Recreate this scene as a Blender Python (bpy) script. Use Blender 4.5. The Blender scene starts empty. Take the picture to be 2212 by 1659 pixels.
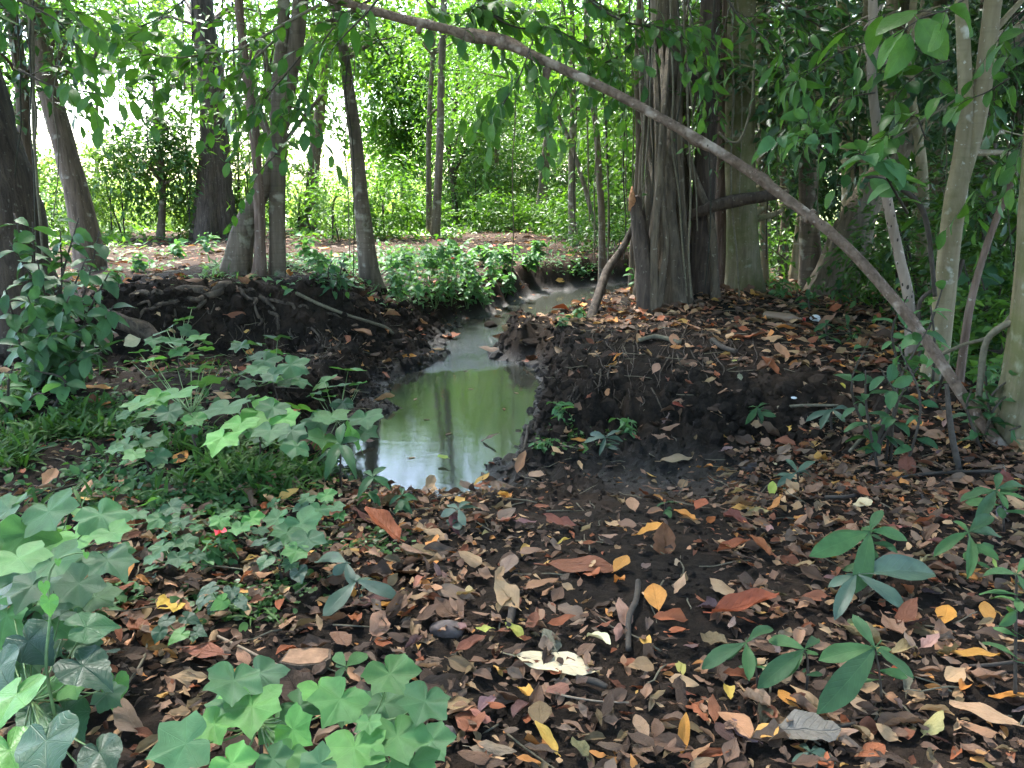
import bpy, math, random
import numpy as np
from mathutils import Vector, Matrix

random.seed(7)
rng = np.random.default_rng(11)
scene = bpy.context.scene
COL = scene.collection

# ------------------------------------------------------------------ camera
EYE = np.array([0.0, 0.0, 1.45]); PITCH = math.radians(14.0); FPX = 1788.6   # focal length for a 2212 px wide frame
cam_d = bpy.data.cameras.new("camera"); cam = bpy.data.objects.new("camera", cam_d); COL.objects.link(cam)
cam.location = EYE; cam.rotation_euler = (math.radians(90) - PITCH, 0, 0)
cam_d.sensor_width = 36.0; cam_d.lens = 36.0 * FPX / 2212.0
cam_d.clip_start = 0.05; cam_d.clip_end = 2000.0
scene.camera = cam

# ------------------------------------------------------------------ sky, sun, exposure
SUN_EL, SUN_AZ = 58.0, 330.0          # azimuth clockwise from +Y
world = bpy.data.worlds.new("World"); scene.world = world; world.use_nodes = True
wn = world.node_tree.nodes; wl = world.node_tree.links
for n in list(wn): wn.remove(n)
sky = wn.new("ShaderNodeTexSky"); sky.sky_type = 'NISHITA'; sky.sun_disc = False
sky.sun_elevation = math.radians(SUN_EL); sky.sun_rotation = math.radians(SUN_AZ)
sky.air_density = 1.0; sky.dust_density = 1.5; sky.ozone_density = 1.0; sky.altitude = 50
bg = wn.new("ShaderNodeBackground"); bg.inputs["Strength"].default_value = 0.15
wo = wn.new("ShaderNodeOutputWorld")
wl.new(sky.outputs[0], bg.inputs[0]); wl.new(bg.outputs[0], wo.inputs[0])
sun_d = bpy.data.lights.new("sun", 'SUN'); sun_d.energy = 4.6; sun_d.angle = math.radians(10); sun_d.color = (1.0, 0.96, 0.9)
sun = bpy.data.objects.new("sun", sun_d); COL.objects.link(sun)
_az, _el = math.radians(SUN_AZ), math.radians(SUN_EL)
_dir = Vector((math.sin(_az) * math.cos(_el), math.cos(_az) * math.cos(_el), math.sin(_el)))
sun.rotation_euler = (-_dir).to_track_quat('-Z', 'Y').to_euler(); sun.location = _dir * 60
scene.view_settings.view_transform = 'Standard'; scene.view_settings.look = 'None'
scene.view_settings.exposure = 3.4; scene.view_settings.gamma = 1.0; scene.view_settings.use_curve_mapping = False
scene.render.engine = 'CYCLES'
cy = scene.cycles
cy.max_bounces = 6; cy.diffuse_bounces = 3; cy.glossy_bounces = 2; cy.transmission_bounces = 4; cy.transparent_max_bounces = 6
cy.caustics_reflective = False; cy.caustics_refractive = False; cy.sample_clamp_indirect = 6.0
cy.use_denoising = True; cy.use_adaptive_sampling = True; cy.adaptive_threshold = 0.03

# ------------------------------------------------------------------ helpers: numbers
def hash3(ix, iy, iz, seed):
    h = (ix.astype(np.int64) * 374761393 + iy.astype(np.int64) * 668265263 + iz.astype(np.int64) * 2147483647 + seed * 1274126177) & 0xffffffff
    h = ((h ^ (h >> 13)) * 1274126177) & 0xffffffff
    return ((h ^ (h >> 16)) & 0xffff) / 65535.0
def vnoise(x, y, z=0.0, seed=0):
    x, y, z = np.broadcast_arrays(np.asarray(x, float), np.asarray(y, float), np.asarray(z, float))
    ix, iy, iz = np.floor(x).astype(np.int64), np.floor(y).astype(np.int64), np.floor(z).astype(np.int64)
    fx, fy, fz = x - ix, y - iy, z - iz
    fx, fy, fz = [f * f * (3 - 2 * f) for f in (fx, fy, fz)]
    out = 0
    for dx in (0, 1):
        for dy in (0, 1):
            for dz in (0, 1):
                w = (fx if dx else 1 - fx) * (fy if dy else 1 - fy) * (fz if dz else 1 - fz)
                out = out + w * hash3(ix + dx, iy + dy, iz + dz, seed)
    return out * 2 - 1
def fbm(x, y, z=0.0, octaves=4, seed=0, gain=0.5):
    a, s, o = 1.0, 0.0, 0.0
    x, y, z = np.asarray(x, float), np.asarray(y, float), np.asarray(z, float)
    for k in range(octaves):
        o = o + a * vnoise(x, y, z, seed + k * 17); s += a
        a *= gain; x = x * 2.03 + 5.1; y = y * 2.03 + 1.7; z = z * 2.03 + 3.3
    return o / s
def smooth(a, b, x):
    t = np.clip((x - a) / (b - a), 0, 1); return t * t * (3 - 2 * t)

SP, CP = math.sin(PITCH), math.cos(PITCH)
def ray(px, py):
    px, py = np.asarray(px, float), np.asarray(py, float)
    x = (px - 1106.0) / FPX; u = (829.5 - py) / FPX
    return np.stack([x, CP + SP * u, -SP + CP * u], -1)
def P(px, py, Y):                     # the point seen at a pixel, at a known distance Y in front of the viewer
    d = ray(px, py); return EYE + d * (np.asarray(Y, float) / d[..., 1])[..., None]
def project(p):
    p = np.asarray(p, float) - EYE
    f = p[..., 1] * CP - p[..., 2] * SP; u = p[..., 1] * SP + p[..., 2] * CP
    return 1106 + p[..., 0] / f * FPX, 829.5 - u / f * FPX, f

# ------------------------------------------------------------------ terrain shape
ZW = -0.35
def at_level(pts, z=ZW):
    d = ray(*np.array(pts, float).T); t = (z - EYE[2]) / d[:, 2]; return (EYE + d * t[:, None])[:, :2]
LEFT = [(870,1078),(760,1050),(690,1000),(690,940),(780,895),(822,860),(826,820),(890,793),(945,778),(940,748),(968,708),(1010,692),(1075,670),(1130,648),(1200,632),(1290,616),(1420,603),(1600,600)]
RIGHT = [(1000,1082),(1075,1058),(1088,1012),(1130,985),(1165,925),(1172,870),(1166,800),(1130,786),(1084,772),(1085,745),(1105,722),(1180,697),(1215,678),(1285,652),(1420,628),(1600,618)]
POLY = np.vstack([at_level(LEFT), at_level(RIGHT[::-1])])
def poly_sd(x, y):
    shp = x.shape; x = x.ravel(); y = y.ravel()
    d = np.full(x.shape, 1e9); ins = np.zeros(x.shape, bool)
    n = len(POLY)
    for i in range(n):
        a, b = POLY[i], POLY[(i + 1) % n]; e = b - a
        t = np.clip(((x - a[0]) * e[0] + (y - a[1]) * e[1]) / (e @ e), 0, 1)
        d = np.minimum(d, (x - a[0] - t * e[0]) ** 2 + (y - a[1] - t * e[1]) ** 2)
        c = ((a[1] > y) != (b[1] > y)) & (x < (b[0] - a[0]) * (y - a[1]) / (b[1] - a[1] + 1e-12) + a[0])
        ins ^= c
    d = np.sqrt(d); return np.where(ins, -d, d).reshape(shp)
def gauss(x, y, cx, cyy, sx, sy, rot=0.0):
    c, s = math.cos(rot), math.sin(rot); u = (x - cx) * c + (y - cyy) * s; v = -(x - cx) * s + (y - cyy) * c
    return np.exp(-(u / sx) ** 2 - (v / sy) ** 2)
MOUND = P(590, 700, 8.6)             # root mound on the left bank
HUMP = P(1480, 760, 7.4)
BAR = at_level([(866, 884)])[0]
def terrain(x, y, fine=True):
    x, y = np.broadcast_arrays(np.asarray(x, float), np.asarray(y, float))
    wx = x + 0.15 * fbm(x * 2.6, y * 2.6, seed=5, octaves=4); wy = y + 0.17 * fbm(x * 2.6, y * 2.6, seed=9, octaves=4)
    d = poly_sd(wx, wy)
    land = 0.10 * smooth(2.5, 9, y) - 0.16 * smooth(2.6, 4.6, y) * (1 - smooth(5.0, 7.0, y)) * smooth(2.2, 0.6, np.abs(x - 0.4))
    land = land + 0.05 * fbm(x * 0.55, y * 0.55, seed=2, octaves=3)
    # left bank mound, steep towards the water
    front = smooth(7.35, 7.95, y - 0.22 * (x + 2.4) + 0.16 * fbm(x * 2.6, y * 2.6, seed=23, octaves=3))
    band = smooth(-4.6, -3.6, x) * (1 - smooth(-2.0, -1.25, x))
    land = land + band * ((0.34 + 0.10 * fbm(x * 1.7, y * 1.7, seed=25)) * front * (1 - smooth(9.2, 11.5, y)) - 0.22 * (1 - front) * smooth(5.4, 6.6, y))
    land = land - 0.12 * gauss(x, y, -1.5, 9.6, 0.6, 0.8)
    land = land + 0.10 * gauss(x, y, -3.6, 5.2, 1.6, 1.2)
    # right bank: hump with a broken front face
    hump = smooth(5.15, 5.75, y + 0.10 * (x - 1.2) + 0.10 * fbm(x * 3, y * 3, seed=21, octaves=2)) * (1 - smooth(1.9, 3.1, x)) * smooth(-0.2, 0.4, x)
    land = land - 0.16 * (1 - hump) * smooth(3.6, 4.8, y) * (1 - smooth(5.6, 7, y)) * smooth(0.0, 0.5, x) * (1 - smooth(1.6, 3.0, x)) + 0.03 * hump * (1 - smooth(8, 12, y))
    land = land + 0.12 * gauss(x, y, 2.2, 9.2, 1.3, 1.2)
    land = land + 0.15 * smooth(24, 60, y)
    w = 0.42 - 0.2 * smooth(5.0, 5.8, y) * smooth(-0.3, 0.3, x) * (1 - smooth(9, 10, y)) + 0.45 * (1 - smooth(4.2, 5.2, y)) + 0.5 * gauss(x, y, -1.2, 8.3, 1.0, 0.9)
    w = w + 1.1 * smooth(7.7, 8.8, y) * smooth(0.0, 0.5, x) * (1 - smooth(12.5, 14, y))
    t = smooth(0, 1, d / w)
    h = np.where(d > 0, ZW + (land - ZW) * t, ZW - 0.16 * smooth(0, 0.35, -d))
    h = h + 0.13 * gauss(x, y, BAR[0], BAR[1], 0.26, 0.17) + 0.06 * gauss(x, y, BAR[0] - 0.35, BAR[1] - 0.35, 0.3, 0.25)
    if fine:
        near = 1 - smooth(14, 22, y)
        mud = np.exp(-(np.maximum(d, 0) / 0.7) ** 2)
        steep = 4 * t * (1 - t) * (d > 0)
        h = h + 0.018 * near * fbm(x * 4.2, y * 4.2, seed=31, octaves=3)
        face = np.exp(-((y + 0.1 * (x - 1.2) - 5.5) / 0.55) ** 2) * smooth(0.0, 0.5, x) * (1 - smooth(2.2, 3.2, x)) + np.exp(-((y - 0.22 * (x + 2.4) - 7.6) / 0.5) ** 2) * smooth(-4.6, -3.8, x) * (1 - smooth(-1.0, -0.4, x))
        h = h + near * (0.010 + 0.026 * mud * (d > -0.05) + 0.06 * steep + 0.07 * face) * (1 - np.abs(fbm(x * 8, y * 8, seed=41, octaves=3)) * 2.2)
        h = h + near * 0.09 * face * fbm(x * 3.1, y * 3.1, seed=47, octaves=2)
        h = h + near * (0.007 + 0.014 * mud * (d > 0) + 0.012 * face) * fbm(x * 30, y * 30, seed=51, octaves=3)
    return h
_gx = np.linspace(-24, 24, 1201); _gy = np.concatenate([np.linspace(-1, 12, 431)[:-1], np.linspace(12, 64, 431)])
_GH = None
def terrain_at(x, y):
    """Ground height looked up in a table made once."""
    global _GH
    if _GH is None: _GH = terrain(*np.meshgrid(_gx, _gy))
    x, y = np.broadcast_arrays(np.asarray(x, float), np.asarray(y, float))
    fx = np.clip((x + 24) / 0.04, 0, 1199.999); ix = fx.astype(int); fx = fx - ix
    fy = np.where(y < 12, (y + 1) / (13 / 430), 430 + (y - 12) / (52 / 430)); fy = np.clip(fy, 0, len(_gy) - 1.001); iy = fy.astype(int); fy = fy - iy
    return (_GH[iy, ix] * (1 - fx) + _GH[iy, ix + 1] * fx) * (1 - fy) + (_GH[iy + 1, ix] * (1 - fx) + _GH[iy + 1, ix + 1] * fx) * fy
def ground_hit(px, py):
    """World points where the sight lines through these pixels meet the ground."""
    px = np.atleast_1d(np.asarray(px, float)); py = np.atleast_1d(np.asarray(py, float))
    d = ray(px, py); ts = np.geomspace(1.2, 60, 110)
    p = EYE + d[:, None, :] * ts[None, :, None]
    below = p[..., 2] < np.maximum(terrain_at(p[..., 0], p[..., 1]), ZW)
    k = np.argmax(below, 1); k = np.where(below.any(1), k, len(ts) - 1); k = np.maximum(k, 1)
    lo, hi = ts[k - 1].copy(), ts[k].copy()
    for _ in range(10):
        m = (lo + hi) / 2; q = EYE + d * m[:, None]
        b = q[:, 2] < np.maximum(terrain_at(q[:, 0], q[:, 1]), ZW)
        hi = np.where(b, m, hi); lo = np.where(b, lo, m)
    q = EYE + d * hi[:, None]
    q[:, 2] = np.maximum(terrain_at(q[:, 0], q[:, 1]), ZW + 0.003)
    return q
def ground_normal(x, y, e=0.06):
    dx = (terrain_at(x + e, y) - terrain_at(x - e, y)) / (2 * e); dy = (terrain_at(x, y + e) - terrain_at(x, y - e)) / (2 * e)
    n = np.stack([-dx, -dy, np.ones_like(dx)], -1); return n / np.linalg.norm(n, axis=-1, keepdims=True)

# ------------------------------------------------------------------ helpers: meshes
class Geo:
    """Vertices, polygons of any size, per-vertex colour, per-vertex leaf coordinates."""
    def __init__(s, v=None, loops=None, sizes=None, uv=None, col=None):
        s.v = np.zeros((0, 3)) if v is None else np.asarray(v, float).reshape(-1, 3)
        s.loops = np.zeros(0, np.int64) if loops is None else np.asarray(loops, np.int64)
        s.sizes = np.zeros(0, np.int64) if sizes is None else np.asarray(sizes, np.int64)
        s.uv = np.zeros((len(s.v), 2)) if uv is None else np.asarray(uv, float)
        s.col = np.ones((len(s.v), 3)) if col is None else np.asarray(col, float)
    @staticmethod
    def faces(v, faces, uv=None):
        return Geo(v, [i for f in faces for i in f], [len(f) for f in faces], uv)
    def shift(s, o): return Geo(s.v + np.asarray(o, float), s.loops, s.sizes, s.uv, s.col)
def join(gs):
    gs = [g for g in gs if len(g.v)]
    if not gs: return Geo()
    off = np.cumsum([0] + [len(g.v) for g in gs[:-1]])
    return Geo(np.vstack([g.v for g in gs]), np.concatenate([g.loops + o for g, o in zip(gs, off)]), np.concatenate([g.sizes for g in gs]),
               np.vstack([g.uv for g in gs]), np.vstack([g.col for g in gs]))
def scatter(t, M, pos, col=None):
    """Copies of template t: M (n,3,3) columns are the images of the axes, pos (n,3), col (n,3)."""
    n, k = len(pos), len(t.v)
    if n == 0: return Geo()
    v = np.einsum('nij,kj->nki', M, t.v) + pos[:, None, :]
    loops = (t.loops[None, :] + (np.arange(n) * k)[:, None]).ravel()
    c = np.repeat(col, k, 0) if col is not None else np.ones((n * k, 3))
    return Geo(v.reshape(-1, 3), loops, np.tile(t.sizes, n), np.tile(t.uv, (n, 1)), c)
def frames(f, up, scale):
    """Rotation*scale matrices with y along f and z near up."""
    f = f / (np.linalg.norm(f, axis=-1, keepdims=True) + 1e-9)
    x = np.cross(f, up); x /= (np.linalg.norm(x, axis=-1, keepdims=True) + 1e-9)
    z = np.cross(x, f)
    M = np.stack([x, f, z], -1)
    s = np.asarray(scale, float)
    return M * (s[:, None, None] if s.ndim == 1 else s[:, None, :] if s.ndim == 2 else s)
def unit(v): v = np.asarray(v, float); return v / (np.linalg.norm(v, axis=-1, keepdims=True) + 1e-9)

def mesh(name, g, mat, smooth_shade=True, uv=False, col=False):
    me = bpy.data.meshes.new(name)
    me.vertices.add(len(g.v)); me.vertices.foreach_set("co", g.v.astype(np.float32).ravel())
    me.loops.add(len(g.loops)); me.loops.foreach_set("vertex_index", g.loops.astype(np.int32))
    me.polygons.add(len(g.sizes))
    st = np.concatenate([[0], np.cumsum(g.sizes)[:-1]]).astype(np.int32)
    me.polygons.foreach_set("loop_start", st)
    me.polygons.foreach_set("use_smooth", np.full(len(g.sizes), smooth_shade, bool))
    if uv:
        a = me.uv_layers.new(name="leaf"); a.data.foreach_set("uv", g.uv[g.loops].astype(np.float32).ravel())
    if col:
        a = me.color_attributes.new("tint", 'FLOAT_COLOR', 'POINT')
        a.data.foreach_set("color", np.hstack([g.col, np.ones((len(g.v), 1))]).astype(np.float32).ravel())
    me.update(calc_edges=True); me.validate()
    if mat: me.materials.append(mat)
    return me
def add(name, me, parent=None, loc=None, color=None, rot=None):
    o = bpy.data.objects.new(name, me); COL.objects.link(o)
    if parent is not None: o.parent = parent
    if loc is not None: o.location = loc
    if color is not None: o.color = (*color, 1)
    return o
def set_matrix(o, M, pos):
    m = Matrix([[*M[0], pos[0]], [*M[1], pos[1]], [*M[2], pos[2]], [0, 0, 0, 1]]); o.matrix_basis = m
def thing(name, label, cat, loc, group=None):
    o = bpy.data.objects.new(name, None); COL.objects.link(o); o.location = loc; o.empty_display_size = 0.1
    o["label"] = label; o["category"] = cat
    if group: o["group"] = group
    return o
def tag(o, label, cat, group=None):
    o["label"] = label; o["category"] = cat
    if group: o["group"] = group
    return o
def part(name, g, mat, parent, **kw):
    """A part given in world coordinates, under a parent that stands at its own location."""
    off = np.array(parent.location)
    if parent.parent is not None: off = off + np.array(parent.parent.location)
    return add(name, mesh(name, g.shift(-off), mat, **kw), parent)

def resample(pts, rad, n):
    """Catmull-Rom through the points, n rings."""
    pts = np.asarray(pts, float); rad = np.asarray(rad, float)
    q = np.vstack([2 * pts[0] - pts[1], pts, 2 * pts[-1] - pts[-2]])
    seg = np.linalg.norm(np.diff(pts, axis=0), axis=1); cum = np.concatenate([[0], np.cumsum(seg)])
    s = np.linspace(0, cum[-1], n); i = np.clip(np.searchsorted(cum, s, 'right') - 1, 0, len(pts) - 2)
    t = ((s - cum[i]) / np.maximum(seg[i], 1e-9))[:, None]
    p0, p1, p2, p3 = q[i], q[i + 1], q[i + 2], q[i + 3]
    out = 0.5 * (2 * p1 + (p2 - p0) * t + (2 * p0 - 5 * p1 + 4 * p2 - p3) * t ** 2 + (3 * p1 - p0 - 3 * p2 + p3) * t ** 3)
    r = rad[i] * (1 - t[:, 0]) + rad[i + 1] * t[:, 0]
    return out, r
def tube(pts, rad, n=None, seg=10, rough=0.0, flute=0.0, flutes=6, flare=0.0, seed=0, cap=True, nscale=3.0, knots=0.0):
    pts = np.asarray(pts, float)
    L = np.linalg.norm(np.diff(pts, axis=0), axis=1).sum()
    n = n or max(4, min(120, int(L / 0.12)))
    c, r = resample(pts, rad, n)
    T = unit(np.gradient(c, axis=0)); ref = np.array([0.93, 0.31, 0.17]) if abs(T[:, 0]).mean() < 0.8 else np.array([0.1, 0.97, 0.2])
    A = unit(np.cross(T, ref)); B = np.cross(T, A)
    th = np.linspace(0, 2 * np.pi, seg, endpoint=False)
    s = np.linspace(0, 1, n)[:, None]; TH = th[None, :]
    R = np.repeat(r[:, None], seg, 1)
    zz = s * L
    if flute: R = R * (1 + flute * np.abs(np.sin(flutes * 0.5 * TH + 1.4 * vnoise(zz * 0.6, 0, seed=seed + 3))) * (0.6 + 0.6 * vnoise(np.cos(TH) * 2, np.sin(TH) * 2 + 9, zz * 0.5, seed)))
    if flute: R = R / (1 + 0.4 * flute)
    if flare: R = R * (1 + flare * np.exp(-zz / (3.2 * r[0])) * (0.65 + 0.55 * np.cos(TH * 4 + seed) + 0.3 * np.cos(TH * 7 + 2 * seed)))
    if rough: R = R * (1 + rough * fbm(np.cos(TH) * nscale, np.sin(TH) * nscale, zz * nscale * 1.2, 3, seed))
    if knots: R = R * (1 + knots * np.maximum(0, vnoise(np.cos(TH) * 1.5 + 3, np.sin(TH) * 1.5, zz * 4, seed + 8) - 0.55) * 2.2)
    v = c[:, None, :] + R[..., None] * (np.cos(TH)[..., None] * A[:, None, :] + np.sin(TH)[..., None] * B[:, None, :])
    i = np.arange(n - 1)[:, None] * seg; j = np.arange(seg)[None, :]; k = (np.arange(seg) + 1)[None, :] % seg
    quads = np.stack([i + j, i + k, i + seg + k, i + seg + j], -1).reshape(-1, 4)
    loops = quads.ravel(); sizes = np.full(len(quads), 4)
    if cap:
        loops = np.concatenate([loops, np.arange(seg)[::-1], np.arange(seg) + (n - 1) * seg]); sizes = np.concatenate([sizes, [seg, seg]])
    return Geo(v.reshape(-1, 3), loops, sizes)
def rock(r, seed, sub=2):
    import bmesh
    bm = bmesh.new(); bmesh.ops.create_icosphere(bm, subdivisions=sub, radius=1)
    v = np.array([x.co[:] for x in bm.verts]); f = [[x.index for x in y.verts] for y in bm.faces]; bm.free()
    k = 1 + 0.35 * vnoise(*(v.T * 1.1), seed=seed) + 0.12 * vnoise(*(v.T * 2.7), seed=seed + 1)
    v = v * k[:, None]; v = np.sign(v) * np.abs(v) ** 0.85
    return Geo.faces(v * np.asarray(r, float), f)

# ------------------------------------------------------------------ helpers: leaf shapes
def leaf_shape(kind='ellipse', w=0.4, nl=7, nw=2, fold=0.15, bend=0.3, curl=0.0, wave=0.0, serr=0.0, stalk=0.12, seed=0, crumple=0.0, ragged=0.0):
    """A blade along +y from 0 to 1 with its stalk below 0; w is width over length."""
    r = np.random.default_rng(seed)
    t = np.linspace(0, 1, nl + 1); tt = np.clip(t, 0.0, 1)
    if kind == 'ellipse': pw = np.sin(np.pi * tt ** 0.95) ** 0.8
    elif kind == 'obovate': pw = np.sin(np.pi * tt ** 1.35) ** 0.75
    elif kind == 'ovate': pw = np.sin(np.pi * tt ** 0.72) ** 0.85
    elif kind == 'lance': pw = np.sin(np.pi * tt ** 0.8) ** 1.25
    elif kind == 'blade': pw = (1 - tt) ** 0.55 * (0.55 + 0.45 * np.minimum(1, tt * 5))
    pw = np.maximum(pw, 0.03)
    if serr: pw = pw * (1 + serr * np.where(np.arange(nl + 1) % 2, 1, -1))
    if ragged: pw = pw * (1 + ragged * r.normal(size=nl + 1))
    s = np.linspace(-1, 1, 2 * nw + 1)
    S, T = np.meshgrid(s, t); H = (pw * w / 2)[:, None]
    x = S * H; z = fold * np.abs(x)
    if wave:
        ph = r.uniform(0, 6.28, 4)
        z = z + wave * (np.sin(T * 11 + ph[0] + 1.5 * (S > 0)) * np.abs(S) ** 1.5 + 0.6 * np.sin(T * 6 + ph[1]) * S) * 0.5
    if crumple: z = z + crumple * vnoise(x * 9 + seed, T * 5 + seed * 1.7, seed=seed) + 0.5 * crumple * vnoise(x * 22, T * 13, seed=seed + 5)
    if curl:
        k = curl / max(w / 2, 1e-3); a = x * k; x2 = np.sin(a) / k; z = z + (1 - np.cos(a)) / k; x = x2
    y = T.copy()
    if bend:
        a = bend * 1.6 * T; y2 = np.sin(a) / (bend * 1.6); z2 = -(1 - np.cos(a)) / (bend * 1.6)
        y = y2 + z * np.sin(a); z = z2 + z * np.cos(a)
    v = np.stack([x, y, z], -1).reshape(-1, 3)
    m = 2 * nw + 1
    faces = [(i * m + j, i * m + j + 1, (i + 1) * m + j + 1, (i + 1) * m + j) for i in range(nl) for j in range(m - 1)]
    uv = np.stack([S * pw[:, None] * 0.5, T], -1).reshape(-1, 2)
    if stalk:
        b = len(v); hw = 0.011
        v = np.vstack([v, [(-hw, 0.02, 0), (hw, 0.02, 0), (0, 0.02, -hw * 1.6), (-hw, -stalk, stalk * 0.2), (hw, -stalk, stalk * 0.2), (0, -stalk, stalk * 0.2 - hw * 1.6)]])
        faces += [(b, b + 3, b + 4, b + 1), (b + 1, b + 4, b + 5, b + 2), (b + 2, b + 5, b + 3, b)]
        uv = np.vstack([uv, np.tile([[0.0, 0.0]], (6, 1))])
    return Geo.faces(v, faces, uv)
LOBED = [(0, 1.12), (10, 0.94), (28, 0.76), (46, 0.88), (58, 1.04), (70, 0.86), (88, 0.73), (106, 0.82), (118, 0.95), (130, 0.80), (148, 0.72), (162, 0.66), (173, 0.44), (180, 0.20)]
HEART = [(0, 1.22), (10, 1.0), (22, 0.86), (40, 0.78), (60, 0.74), (85, 0.72), (110, 0.73), (135, 0.76), (155, 0.72), (170, 0.48), (180, 0.14)]
ROUND = [(0, 1.0), (25, 0.97), (60, 0.95), (100, 0.95), (140, 0.9), (165, 0.75), (180, 0.3)]
def radial_leaf(table, cup=0.12, wave=0.05, rings=3, fine=1, serr=0.0, seed=0, droop=0.15):
    """A broad blade of unit radius whose stalk joins at the origin; the tip points to +y."""
    r = np.random.default_rng(seed)
    a = np.array([x for x, _ in table], float); q = np.array([x for _, x in table])
    a2 = np.concatenate([np.linspace(a[i], a[i + 1], fine, endpoint=False) for i in range(len(a) - 1)] + [[180.0]])
    q2 = np.interp(a2, a, q)
    if serr: q2 = q2 * (1 + serr * np.where(np.arange(len(q2)) % 2, -1, 1))
    ang = np.radians(np.concatenate([a2[:-1], [180.0], 360 - a2[1:-1][::-1]])); rad = np.concatenate([q2, q2[1:-1][::-1]])
    rad = rad * (1 + 0.022 * r.normal(size=len(rad)) + 0.03 * np.sin(ang * 2 + r.uniform(0, 6)) + 0.03 * np.sin(ang * 3 + r.uniform(0, 6)))
    n = len(ang); v = [(0, 0, 0)]; ph = r.uniform(0, 6.28, 3)
    for k in range(1, rings + 1):
        f = k / rings
        x, y = np.sin(ang) * rad * f, np.cos(ang) * rad * f
        z = cup * f * f + wave * f * np.sin(ang * 5 + ph[0]) + wave * f * np.sin(ang * 3 + ph[1]) - droop * np.maximum(y, 0) ** 2 * 0.8 - droop * 0.5 * x * x + 0.035 * f * np.sin(ang * 1.8) ** 2
        v += list(zip(x, y, z))
    faces = []
    for j in range(n):
        k = (j + 1) % n
        faces.append((0, 1 + k, 1 + j))
        for i in range(rings - 1):
            b = 1 + i * n; faces.append((b + j, b + k, b + n + k, b + n + j))
    v = np.array(v); return Geo.faces(v, faces, v[:, :2] * 0.5)
KITE = Geo.faces([(0, 0, 0), (-0.21, 0.42, 0.05), (0, 1, -0.12), (0.21, 0.42, 0.05)], [(0, 3, 2), (0, 2, 1)], [(0, 0), (-0.2, 0.4), (0, 1), (0.2, 0.4)])
HEXLEAF = Geo.faces([(0, 0, 0), (-0.17, 0.28, 0.05), (-0.15, 0.66, 0.0), (0, 1, -0.16), (0.15, 0.66, 0.0), (0.17, 0.28, 0.05), (0, 0.45, -0.02)],
                    [(0, 6, 2, 1), (6, 3, 2), (0, 5, 4, 6), (6, 4, 3)], [(0, 0), (-0.17, 0.28), (-0.15, 0.66), (0, 1), (0.15, 0.66), (0.17, 0.28), (0, 0.45)])

# ------------------------------------------------------------------ materials
class NT:
    def __init__(s, name):
        s.m = bpy.data.materials.new(name); s.m.use_nodes = True; s.t = s.m.node_tree
        for n in list(s.t.nodes): s.t.nodes.remove(n)
        s.out = s.t.nodes.new("ShaderNodeOutputMaterial")
    def n(s, typ, ins=None, **props):
        x = s.t.nodes.new(typ)
        for k, v in props.items(): setattr(x, k, v)
        for k, v in (ins or {}).items():
            i = x.inputs[k]
            if hasattr(v, "links") or hasattr(v, "is_linked"): s.t.links.new(v, i)
            else: i.default_value = v
        return x
    def math(s, op, a, b=0.0, clamp=False):
        x = s.n("ShaderNodeMath", {0: a, 1: b}, operation=op, use_clamp=clamp); return x.outputs[0]
    def mix(s, f, a, b, typ='MIX'):
        x = s.t.nodes.new("ShaderNodeMix"); x.data_type = 'RGBA'; x.blend_type = typ; x.clamp_factor = True
        for i, v in ((0, f), (6, a), (7, b)):
            if hasattr(v, "is_linked"): s.t.links.new(v, x.inputs[i])
            else: x.inputs[i].default_value = v if i == 0 else (*v, 1) if len(v) == 3 else v
        return x.outputs[2]
    def noise(s, scale, detail=4, rough=0.55, vec=None, out="Fac", dist=0.0):
        ins = {"Scale": scale, "Detail": detail, "Roughness": rough, "Distortion": dist}
        if vec is not None: ins["Vector"] = vec
        return s.n("ShaderNodeTexNoise", ins).outputs[out]
    def ramp(s, f, stops):
        x = s.n("ShaderNodeValToRGB", {0: f}); e = x.color_ramp.elements
        while len(e) < len(stops): e.new(0.5)
        for el, (p, c) in zip(e, stops):
            el.position = p; el.color = (*c, 1) if len(c) == 3 else c
        return x.outputs[0]
    def obj(s, scale=(1, 1, 1)):
        c = s.n("ShaderNodeTexCoord").outputs["Object"]
        return s.n("ShaderNodeMapping", {"Vector": c, "Scale": scale}).outputs[0]
    def bump(s, h, strength=0.4, dist=0.01, normal=None):
        ins = {"Height": h, "Strength": strength, "Distance": dist}
        if normal is not None: ins["Normal"] = normal
        return s.n("ShaderNodeBump", ins).outputs[0]
    def done(s, sh): s.t.links.new(sh, s.out.inputs[0]); return s.m

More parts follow.
